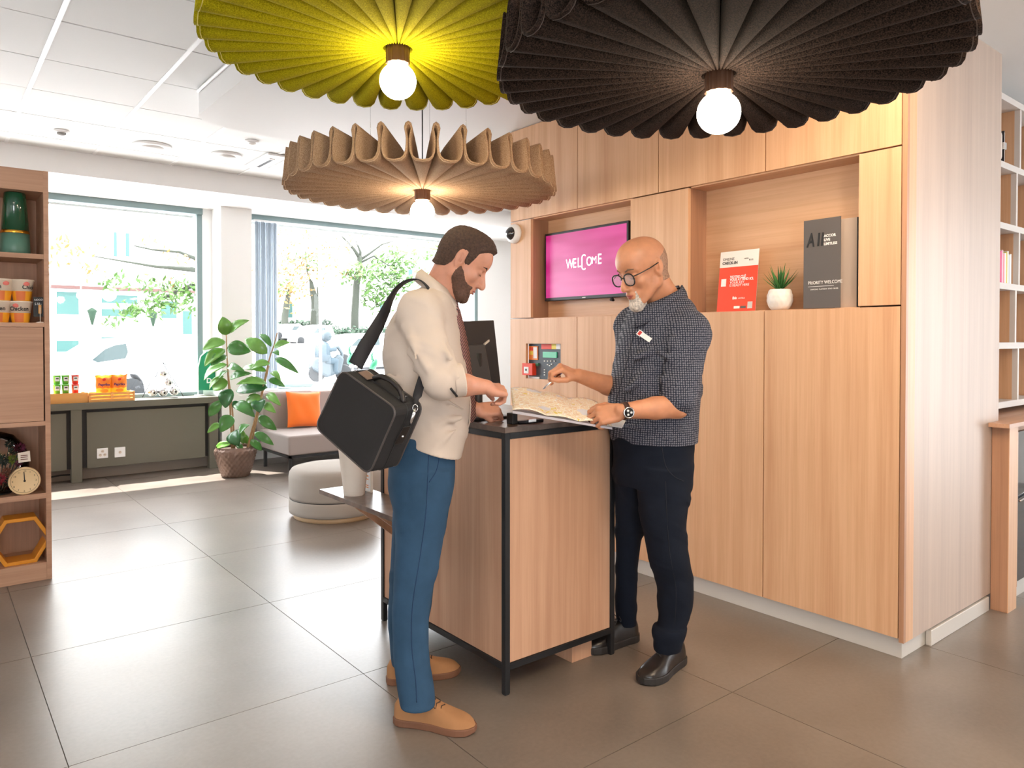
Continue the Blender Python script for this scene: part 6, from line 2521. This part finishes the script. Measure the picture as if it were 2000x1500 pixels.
# glasses
gls = bpy.data.objects.new('spectacles', None)
fr_m = mat('glasses_black', (.012, .012, .014), .25)
gl_m = mat('lens_glass', (.8, .85, .95), .03, alpha=.28)
SPEC = None
for t in (-1, 1):
    ring = [P2(.104 - .10 * abs(.021 * math.cos(a) + .033) ** 1.2, t * .0345 + .0265 * math.copysign(abs(math.cos(a)) ** .8, math.cos(a)), -.002 + .0225 * math.copysign(abs(math.sin(a)) ** .8, math.sin(a))) for a in np.linspace(0, 2 * PI, 26)]
    o = tube('glasses_rim', ring, .0030, fr_m, V2 if SPEC is None else SPEC, 6)
    if SPEC is None:
        SPEC = o
        o.name = 'glasses'
    c = sum(ring[:-1]) / 25
    mesh('lens', ring[:-1], [tuple(range(25))], gl_m, SPEC)
    tube('temple', [P2(.095, t * .055, .008), P2(.080, t * .068, .010), P2(.030, t * .078, .015), P2(-.014, t * .080, .021), P2(-.030, t * .078, .014)], .0022, fr_m, SPEC, 6)
tube('bridge', [P2(.1010, -.011, .004), P2(.106, 0, .007), P2(.1010, .011, .004)], .0024, fr_m, SPEC, 6)
# wrist watch
wa = wN + (eN - wN) * .055
wax = (eN - wN) / np.linalg.norm(eN - wN)
mstr = mat('strap_brown', srgb(70, 44, 36), .5)
u1 = -FH - wax * (-FH @ wax)
u1 /= np.linalg.norm(u1)
u2 = np.cross(wax, u1)
rg = [wa + (u1 * math.cos(a) + u2 * math.sin(a)) * .0325 for a in np.linspace(0, 2 * PI, 25)]
wt = ribbon('wrist_watch', rg, wax, .020, mstr, V2, .003, 3)
wc = wa + u1 * .034 + np.array([0, 0, -.004])
Tm = Matrix((tuple(wax), tuple(np.cross(u1, wax)), tuple(u1))).transposed()
lathe('case', [(.021, 0), (.0225, .003), (.0225, .007), (.019, .009), (.0185, .0085), (.001, .0085)], M['chrome'], wt, wc, 28, T=Tm)
lathe('dial', [(.018, .0086), (.001, .0088)], M['black'], wt, wc, 24, T=Tm)
for k_ in range(3):
    a = 2 * PI * k_ / 3
    cq = wc + (wax * math.cos(a) + np.cross(u1, wax) * math.sin(a)) * .009
    lathe('subdial', [(.005, .0089), (.001, .0092)], M['white'], wt, cq, 14, T=Tm)
# bracelet on the visitor's far wrist
ring = [wrF - RT * .010 + (FH * math.cos(a) + np.array([.15, 0, 1]) * math.sin(a)) * .031 for a in np.linspace(0, 2 * PI, 20)]
tube('bracelet', ring, .0042, mat('bracelet_brown', srgb(110, 50, 36), .5), V1, 6)
# pen
pn = thing('pen', 'slim silver and blue pen held above the map by the bald man', 'pen', PX(1070, 735, 2.97))
pa = PX(1052, 751, 2.955)
pm_ = (np.array(tipsF[0]) + np.array(tipsF[4])) / 2
pdir = PX(1052, 751, 2.95) - PX(1094, 714, 3.0)
pdir /= np.linalg.norm(pdir)
pa = pm_ + pdir * .050
pb2 = pm_ - pdir * .088
tube('barrel', [pa * .9 + pb2 * .1, pb2 * .75 + pa * .25], .0042, M['chrome'], pn, 10)
tube('tip', [pa, pa * .9 + pb2 * .1], [.0008, .004], mat('pen_tip', (.2, .2, .22), .3), pn, 8)
tube('blue_end', [pb2 * .75 + pa * .25, pb2], .0045, mat('pen_blue', srgb(60, 70, 150), .3), pn, 8)
# map: folded paper held above the counter
mm = bpy.data.materials.new('map_print')
mm.use_nodes = True
nt = mm.node_tree
b = nt.nodes['Principled BSDF']
b.inputs['Roughness'].default_value = .55
tc = nt.nodes.new('ShaderNodeTexCoord')
v1 = nt.nodes.new('ShaderNodeTexVoronoi')
v1.feature = 'DISTANCE_TO_EDGE'
v1.inputs['Scale'].default_value = 55
v2 = nt.nodes.new('ShaderNodeTexVoronoi')
v2.inputs['Scale'].default_value = 55
v3 = nt.nodes.new('ShaderNodeTexNoise')
v3.inputs['Scale'].default_value = 9
r1_ = nt.nodes.new('ShaderNodeValToRGB')
e = r1_.color_ramp.elements
e[0].position, e[1].position = .0, .06
e[0].color = srgb(250, 246, 236) + (1,)
e[1].color = (0, 0, 0, 1)
r2_ = nt.nodes.new('ShaderNodeValToRGB')
r2_.color_ramp.interpolation = 'CONSTANT'
e2 = r2_.color_ramp.elements
e2[0].color = srgb(244, 226, 196) + (1,)
e2[1].position = .86
e2[1].color = srgb(232, 206, 110) + (1,)
x_ = e2.new(.94)
x_.color = srgb(150, 150, 170) + (1,)
x_ = e2.new(.55)
x_.color = srgb(238, 212, 180) + (1,)
rv = nt.nodes.new('ShaderNodeValToRGB')
rv.color_ramp.interpolation = 'CONSTANT'
rv.color_ramp.elements[0].color = (0, 0, 0, 1)
rv.color_ramp.elements[1].position = .62
rv.color_ramp.elements[1].color = (1, 1, 1, 1)
mx1 = nt.nodes.new('ShaderNodeMixRGB')
mx2 = nt.nodes.new('ShaderNodeMixRGB')
lt = nt.nodes.new('ShaderNodeMath')
lt.operation = 'LESS_THAN'
lt.inputs[1].default_value = .05
for nd in (v1, v2, v3):
    nt.links.new(tc.outputs['Object'], nd.inputs['Vector'])
nt.links.new(v2.outputs['Color'], r2_.inputs[0])
nt.links.new(v1.outputs['Distance'], lt.inputs[0])
nt.links.new(lt.outputs[0], mx1.inputs[0])
nt.links.new(r2_.outputs[0], mx1.inputs[1])
mx1.inputs[2].default_value = srgb(252, 248, 240) + (1,)
nt.links.new(v3.outputs['Fac'], rv.inputs[0])
nt.links.new(rv.outputs[0], mx2.inputs[0])
nt.links.new(mx1.outputs[0], mx2.inputs[1])
mx2.inputs[2].default_value = srgb(226, 226, 232) + (1,)
nt.links.new(mx2.outputs[0], b.inputs['Base Color'])
mp_ = thing('city_map', 'unfolded paper city map held between the two men above the counter', 'map', PX(1080, 790, 2.95))
C00, C10, C11, C01 = PX(1001, 801, 2.78), PX(1196, 834, 2.86), PX(1165, 786, 3.13), PX(997, 757, 3.06)
vs, fs = [], []
NU, NV = 24, 14
for j in range(NV + 1):
    for i in range(NU + 1):
        u, v = i / NU, j / NV
        p = C00 * (1 - u) * (1 - v) + C10 * u * (1 - v) + C11 * u * v + C01 * (1 - u) * v
        z = .010 * abs(math.sin(u * PI * 3)) + .006 * math.sin(v * PI) + .003 * math.sin(9 * u + 5 * v)
        vs.append(p + np.array([0, 0, z]))
for j in range(NV):
    for i in range(NU):
        a = j * (NU + 1) + i
        fs.append((a, a + 1, a + NU + 2, a + NU + 1))
o = mesh('sheet', vs, fs, mm, mp_, True)
solid(o, .0012, 1)
prism('folded_edge', [C00 + (0, 0, -.012), C10 + (0, 0, -.010), C10 + (0, 0, -.002), C00 + (0, 0, -.002)], FH * .10, mat('map_back', srgb(190, 184, 190), .6), mp_)
for k, (pts4, lb) in enumerate(((((1180, 812), (1222, 822), (1215, 836), (1172, 830)), 'small leaflet with an orange edge sticking out right of the map under the hand'),)):
    lo_ = [PX(x, y, b_) for (x, y), b_ in zip(pts4, (2.93, 2.93, 2.87, 2.87))]
    l2 = thing('leaflet', lb, 'leaflet', lo_[0])
    prism('sheet', lo_, (0, 0, .0015), M['white'], l2)
    prism('orange_strip', [lo_[0] + (0, 0, .0016), lo_[0] * .7 + lo_[1] * .3 + (0, 0, .0016), lo_[3] * .7 + lo_[2] * .3 + (0, 0, .0016), lo_[3] + (0, 0, .0016)], (0, 0, .0006), M['sig_orange'], l2)
# ------------------------------------------------------------------ outside: street, vans, trees, buildings
GZ = -.15
mat('asphalt', srgb(176, 176, 178), .9)
mat('plaster', srgb(236, 234, 230), .8)
mat('car_white', srgb(238, 240, 242), .25, coat=.5)
mat('car_glass', srgb(24, 44, 46), .1)
mat('far_glass', srgb(34, 74, 70), .5)
mat('foliage', srgb(52, 84, 22), .7)
mat('foliage_warm', srgb(112, 84, 36), .7)
mat('hedge', srgb(26, 52, 34), .8)
mat('bark', srgb(46, 50, 42), .9)
mat('tyre', srgb(24, 26, 28), .8)
gv = []
for y_, z_ in ((8.64, GZ), (14, GZ - .1), (20, -.33), (26, -.3), (34, .12), (56, 1.02), (110, 1.2)):
    gv += [(-60, y_, z_), (120, y_, z_), (-60, y_, z_ - .3), (120, y_, z_ - .3)]
gf = []
for k in range(6):
    a = 4 * k
    gf += [(a, a + 1, a + 5, a + 4), (a + 2, a + 6, a + 7, a + 3)]
tag(mesh('ground', gv, gf, M['asphalt']), kind='structure')


def gz(y_):
    return float(np.interp(y_, [8.64, 14, 20, 26, 34, 56, 110], [GZ, GZ - .1, -.33, -.3, .12, 1.02, 1.2]))


def onY(px, py, y):
    return PL(px, py, 1, y)


# left building: walls with window openings filled by frames and panes
def building(name, label, x0, x1, y, ztop, wins, gl='far_glass', roof=True):
    b = thing(name, label, 'building', ((x0 + x1) / 2, y, gz(y)))
    box('wall', x0, x1, y, y + 6, -.5, ztop, M['plaster'], b)
    for (a, c) in wins:
        p, q = onY(*a, y), onY(*c, y)
        X0, X1, Z0, Z1 = min(p[0], q[0]), max(p[0], q[0]), min(p[2], q[2]), max(p[2], q[2])
        w = box('window', X0, X1, y - .06, y + .01, Z0, Z1, M['plaster'], b)
        n = max(1, int(round((X1 - X0) / .95)))
        d = (X1 - X0 - .08) / n
        for k in range(n):
            box('pane', X0 + .04 + d * k + .03, X0 + .04 + d * (k + 1) - .03, y - .07, y - .055, Z0 + .06, Z1 - .06, M[gl], w)
    if roof:
        box('cornice', x0, x1, y - .25, y, ztop - .25, ztop, M['plaster'], b)
    return b


b1 = building('shop_building', 'pale shop building across the street with green glazed windows', -14, 8.6, 30, 16.5,
              [((105, 566), (158, 618)), ((105, 662), (158, 690)), ((193, 572), (272, 597)), ((193, 600), (272, 622)), ((193, 655), (275, 672)), ((310, 585), (348, 625)), ((352, 604), (378, 656)), ((217, 450), (232, 505)), ((240, 452), (256, 505))])
box('canopy', onY(100, 556, 29.7)[0], 8.6, 29.7, 30, onY(100, 562, 29.7)[2], onY(100, 556, 29.7)[2], mat('canopy_brown', srgb(74, 46, 42), .7), b1)
for k, (px, py) in enumerate(((180, 618), (299, 622))):
    p = onY(px, py, 29.8)
    l_ = thing('wall_lantern', ('dark wall lantern between the left and middle shop windows', 'dark wall lantern right of the middle shop window')[k], 'lantern', tuple(p))
    lathe('lantern', [(.03, -.3), (.14, .16), (.17, .2), (.04, .3)], M['hedge'], l_, tuple(p), 10)
for k, (px, py, r) in enumerate(((213, 575, .24), (158, 577, .14))):
    p = onY(px, py, 28.5)
    l_ = thing('globe_light', ('white hanging globe light before the middle shop window', 'white globe light before the left shop window')[k], 'lamp', tuple(p))
    ellipsoid('globe', tuple(p), (r, r, r), M['plaster'], l_, 16, 10)
    tube('arm', [tuple(p + (0, 0, r - .02)), tuple(p + (0, 0, r + .25)), (p[0], 29.99, p[2] + r + .3)], .015, M['plaster'], l_, 5)
b2 = building('white_house', 'white house with small windows behind the street trees', 27, 90, 72, 13,
              [((556, 588), (572, 622)), ((740, 590), (752, 612)), ((796, 525), (806, 555))], roof=False)
prism('roof', [(26.5, 71.3, 12.8), (90, 71.3, 12.8), (90, 76, 15.5), (26.5, 76, 15.5)], (0, 0, .2), M['plaster'], b2)


def vehicle(name, label, cat, y, prof, glass, wheels, width, m='car_white', flip=1):
    """prof: side outline in photo pixels on plane y, extruded away from the camera"""
    P = [onY(px, py, y) for px, py in prof]
    c = sum(P) / len(P)
    G_ = min(p_[2] for p_ in P) - .02
    v = thing(name, label, cat, (c[0], y, G_))
    o = prism('body', P, (0, width, 0), M[m], v, .06)
    for gl in glass:
        G = [onY(px, py, y) for px, py in gl]
        prism('side_window', [g + (0, -.012, 0) for g in G], (0, .03, 0), M['car_glass'], v)
    T_ = Matrix.Rotation(PI / 2, 3, 'X')
    for (px, py, r) in wheels:
        q = onY(px, py, y)
        for yy in (y + .17, y + width):
            lathe('wheel', [(r * .5, -.01), (r * .9, -.02), (r, .03), (r, .15), (r * .9, .18)], M['tyre'], v, (q[0], yy - .01, G_ + r), 24, T=T_)
        lathe('hubcap', [(r * .62, -.03), (.001, -.05)], M['frame_teal'], v, (q[0], y - .01, G_ + r), 18, T=T_.inverted() if False else T_)
    return v


vehicle('delivery_van', 'white delivery van parked outside the left window', 'van', 24,
        [(60, 775), (60, 716), (128, 702), (184, 668), (215, 662), (300, 657), (470, 655), (478, 700), (478, 772), (285, 774), (280, 745), (268, 730), (245, 731), (236, 745), (232, 775)],
        [[(180, 703), (205, 682), (225, 674), (246, 671), (250, 688), (245, 700), (190, 708)]], [(257, 760, .34), (458, 760, .34)], 1.9)
vehicle('parked_car', 'white parked hatchback seen in the right window, nearest the hedge', 'car', 57,
        [(576, 668), (578, 655), (590, 650), (602, 637), (625, 634), (648, 637), (654, 652), (656, 668), (640, 672)],
        [[(612, 651), (620, 641), (634, 640), (640, 650)]], [(588, 668, .32), (648, 668, .32)], 1.7)
vehicle('parked_car', 'white parked car left of the hatchback behind the rubber plant', 'car', 63,
        [(533, 660), (534, 648), (545, 643), (556, 633), (585, 632), (596, 640), (600, 650), (600, 662)],
        [[(570, 645), (574, 637), (588, 637), (592, 645)]], [(545, 660, .32), (590, 660, .32)], 1.7)
vehicle('passing_car', 'white car cut off by the standing man, right of the scooter', 'car', 30.5,
        [(650, 712), (652, 672), (680, 655), (710, 651), (770, 650), (800, 655), (805, 715)],
        [[(686, 676), (700, 661), (740, 659), (742, 674)]], [(672, 712, .33), (790, 712, .33)], 1.8)

# scooter with its rider
sy = 22.5
sc_ = thing('motor_scooter', 'grey motor scooter carrying a rider outside the right window', 'scooter', (onY(640, 730, sy)[0], sy, gz(sy)))
mgry = mat('scooter_grey', srgb(40, 52, 58), .5)
q = lambda px, py, d=0: tuple(onY(px, py, sy + d))
prism('body', [q(612, 722), (q(616, 700)), q(636, 694), q(650, 702), q(664, 690), q(674, 700), q(668, 728), q(640, 738)], (0, .5, 0), mgry, sc_, .08)
tube('steering', [q(664, 720, .18), q(668, 690, .18), q(660, 678, .18), q(652, 680, .18)], .06, mgry, sc_)
T_ = Matrix.Rotation(PI / 2, 3, 'X')
for px in (624, 676):
    c = onY(px, 745, sy)
    lathe('wheel', [(.12, -.03), (.26, -.05), (.30, 0), (.26, .05), (.12, .03)], M['tyre'], sc_, (c[0], sy + .18, max(c[2], gz(sy)) + .27), 24, T=T_)
rd = thing('person', 'scooter rider in grey blue clothes and helmet outside the window', 'person', (onY(632, 730, sy)[0], sy + .2, gz(sy) + .8))
mrd = mat('rider_cloth', srgb(44, 58, 66), .8)
vs_n = [(632, 705, .27), (630, 690, .26), (631, 676, .25), (634, 668, .14)]
tube('body', [q(a, b_, .2) for a, b_, r in vs_n], [r for a, b_, r in vs_n], mrd, rd, 14)
tubes('limbs', [([q(628, 674, .1), q(640, 684, .05), q(656, 682, .1)], [.10, .08, .07]), ([q(636, 704, .1), q(656, 706, .0), q(654, 724, .05), q(660, 728, .05)], [.15, .13, .10, .08])], mrd, rd, 10)
ellipsoid('helmet', q(637, 656, .2), (.20, .20, .20), mgry, rd, 20, 12)
ellipsoid('visor', q(641, 657, .12), (.14, .12, .08), M['car_glass'], rd, 14, 8)


# trees
def branch_tubes(L, name, m, parent):
    return tubes(name, L, m, parent, 7)


def crown(name, blobs, n, m, parent, seed, size=.16):
    rnd = random.Random(seed)
    vs, fs = [], []
    for (c, r) in blobs:
        for k in range(int(n * r * r)):
            v = Vector((rnd.gauss(0, 1), rnd.gauss(0, 1), rnd.gauss(0, .7)))
            v.normalize()
            p = Vector(tuple(c)) + v * r * (rnd.random() ** .4)
            a = Vector((rnd.uniform(-1, 1), rnd.uniform(-1, 1), rnd.uniform(-1, 1))).normalized()
            b_ = a.orthogonal().normalized()
            s = size * rnd.uniform(.6, 1.2)
            k0 = len(vs)
            vs += [p - a * s, p + b_ * s * .45, p + a * s, p - b_ * s * .45]
            fs.append((k0, k0 + 1, k0 + 2, k0 + 3))
    return tag(mesh(name, vs, fs, m, parent), kind='stuff')


ty = 64
tr1 = thing('street_tree', 'forked street tree with bright green leaves in the middle of the right window', 'tree', (onY(693, 660, ty)[0], ty, gz(ty)))
T = lambda px, py, y=ty: tuple(onY(px, py, y))
g0 = T(693, 640)
branch_tubes([([(g0[0], ty, gz(ty)), T(693, 620), T(696, 560), T(701, 520), T(703, 500)], [0.425, 0.375, 0.338, 0.300, 0.250]),
              ([T(703, 505), T(692, 488), T(680, 474), T(668, 462)], [0.200, 0.150, 0.100, 0.062]), ([T(703, 505), T(704, 492), T(695, 470)], [0.175, 0.125, 0.062]),
              ([T(703, 508), T(722, 495), T(745, 478), T(770, 470)], [0.150, 0.112, 0.075, 0.037]), ([T(700, 515), T(730, 500), T(760, 520)], [0.125, 0.088, 0.037]), ([T(697, 548), T(680, 535), T(660, 532)], [0.100, 0.062, 0.037])], 'trunk', M['bark'], tr1)
crown('crown', [(T(690, 535, 62), 1.43), (T(712, 530, 62), 1.30), (T(745, 540), 2.34), (T(760, 515), 2.08), (T(745, 570), 2.34), (T(790, 505), 1.82), (T(725, 585), 1.30), (T(800, 545), 2.08), (T(850, 492), 1.56)], 46, M['foliage'], tr1, 3, .34)
crown('warm_leaves', [(T(685, 530, 62), 1.30), (T(672, 480), 1.30), (T(700, 460), 1.82), (T(760, 480), 1.30)], 22, M['foliage_warm'], tr1, 5, .25)
ty2 = 66
tr2 = thing('street_tree', 'two-stemmed street tree with sparse pale leaves, left half of the right window', 'tree', (onY(617, 640, ty2)[0], ty2, gz(ty2)))
T2 = lambda px, py: tuple(onY(px, py, ty2))
g0 = T2(616, 630)
branch_tubes([([(g0[0], ty2, gz(ty2)), T2(616, 620), T2(616, 590), T2(610, 565), T2(607, 548)], [0.525, 0.475, 0.400, 0.275, 0.150]), ([T2(618, 600), T2(624, 580), T2(622, 560)], [0.325, 0.250, 0.150]),
              ([T2(610, 560), T2(600, 530), T2(596, 490)], [0.125, 0.075, 0.037])], 'trunk', M['bark'], tr2)
crown('crown', [(T2(590, 500), 3.38), (T2(560, 530), 3.12), (T2(620, 510), 2.60), (T2(575, 460), 3.38), (T2(640, 470), 2.60), (T2(600, 545), 1.82)], 16, M['foliage_warm'], tr2, 7, .26)
crown('green_leaves', [(T2(588, 505), 1.56), (T2(612, 520), 1.04), (T2(560, 565), 1.30)], 20, M['foliage'], tr2, 8, .28)
tr3 = thing('street_tree', 'slim street tree half hidden by the grey curtain', 'tree', (onY(555, 640, 65)[0], 65, gz(65)))
T3 = lambda px, py: tuple(onY(px, py, 65))
g0 = T3(556, 630)
branch_tubes([([(g0[0], 65, gz(65)), T3(556, 620), T3(560, 590), T3(566, 565)], [0.375, 0.325, 0.250, 0.150])], 'trunk', M['bark'], tr3)
crown('crown', [(T3(565, 575), 2.08), (T3(545, 560), 2.08), (T3(560, 540), 1.82)], 20, M['foliage_warm'], tr3, 9, .26)
ty4 = 16
tr4 = thing('street_tree', 'leafy tree with drooping green twigs before the shop windows', 'tree', (onY(430, 620, ty4)[0], ty4, gz(ty4)))
T4 = lambda px, py: tuple(onY(px, py, ty4))
bx4 = T4(430, 600)
branch_tubes([([(bx4[0], ty4, gz(ty4)), (bx4[0], ty4, 2.0), T4(425, 540), T4(400, 480)], [.22, .2, .15, .1]), ([T4(425, 545), T4(370, 560), T4(300, 590)], [.08, .05, .02]),
              ([T4(420, 520), T4(350, 492), T4(300, 488), T4(262, 480)], [.06, .03, .02, .015]), ([T4(420, 530), T4(300, 520), T4(180, 500)], [.07, .03, .01])], 'trunk', M['bark'], tr4)
crown('crown', [(T4(290, 555), .28), (T4(330, 580), .40), (T4(365, 590), .35), (T4(250, 610), .28), (T4(275, 604), .25), (T4(345, 560), .25), (T4(225, 550), .28), (T4(215, 630), .15), (T4(312, 600), .3), (T4(385, 560), .3)], 620, M['foliage'], tr4, 11, .085)
crown('warm_leaves', [(T4(110, 500), .45), (T4(112, 475), .3), (T4(145, 490), .35), (T4(175, 520), .3), (T4(190, 475), .2), (T4(165, 530), .25), (T4(320, 487), .25), (T4(360, 505), .3), (T4(290, 470), .2), (T4(340, 540), .3)], 170, M['foliage_warm'], tr4, 12, .075)
# hedges
for k, (a, b_, y, lb) in enumerate((((660, 668), (800, 640), 60, 'low green hedge beside the parked white cars'), ((534, 645), (640, 628), 68, 'low hedge strip behind the parked cars'))):
    p, r_ = onY(*a, y), onY(*b_, y)
    h = thing('hedge', lb, 'hedge', ((p[0] + r_[0]) / 2, y, gz(y)))
    bl = []
    n_ = 22
    for i in range(n_):
        bl.append(((p[0] + (r_[0] - p[0]) * i / (n_ - 1), y, gz(y) + (r_[2] - gz(y)) * .5), (r_[2] - gz(y)) * .6))
    crown('foliage', bl, 70, M['hedge'], h, 20 + k, .30)
# green beach flag on its foot
fy = 8.3
F_ = lambda px, py: tuple(onY(px, py, fy))
fb = thing('green_banner', 'small green feather-shaped banner on the olive cabinet beside the plant', 'banner', (F_(398, 762)[0], fy, .765))
prism('sail', [F_(388, 762), F_(387, 720), F_(391, 698), F_(400, 688), F_(420, 684), F_(428, 700), F_(428, 762)], (0, .004, 0), mat('banner_green', srgb(14, 140, 96), .6), fb)
tube('pole', [(F_(387, 765)[0], fy, .767), F_(387, 755), F_(387, 718), F_(392, 696), F_(402, 687)], .006, M['bar_white'], fb)
text('lettering', 'DA', (F_(403, 748)[0], fy - .002, F_(403, 748)[2]), (1, 0, 0), ZU, .075, M['white'], fb, .001, bold=.002)
lathe('foot', [(.05, 0), (.05, .012), (.01, .016)], M['bar_white'], fb, (F_(389, 762)[0], fy, .765), 16)
# green plastic flamingo-like garden stakes at the glass
for k, (px, py) in enumerate(((686, 700), (730, 712))):
    p = onY(px, py, 8.9)
    s = thing('green_stake_bird', ('green bird ornament on a stake left of the strap outside the glass', 'green bird ornament on a stake outside the glass beside the man')[k], 'ornament', tuple(p))
    ellipsoid('bird', tuple(p), (.05, .04, .09), mat('bird_green', srgb(20, 96, 66), .4), s, 14, 8, Matrix.Rotation(.5, 3, 'Y'))
    tube('stake', [tuple(p + (.02, 0, -.05)), (p[0] + .06, 8.9, GZ)], .008, M['bar_white'], s)
    tube('neck', [tuple(p + (-.02, 0, .06)), tuple(p + (-.03, 0, .13)), tuple(p + (-.01, 0, .17))], [.02, .014, .012], M['bird_green'], s)
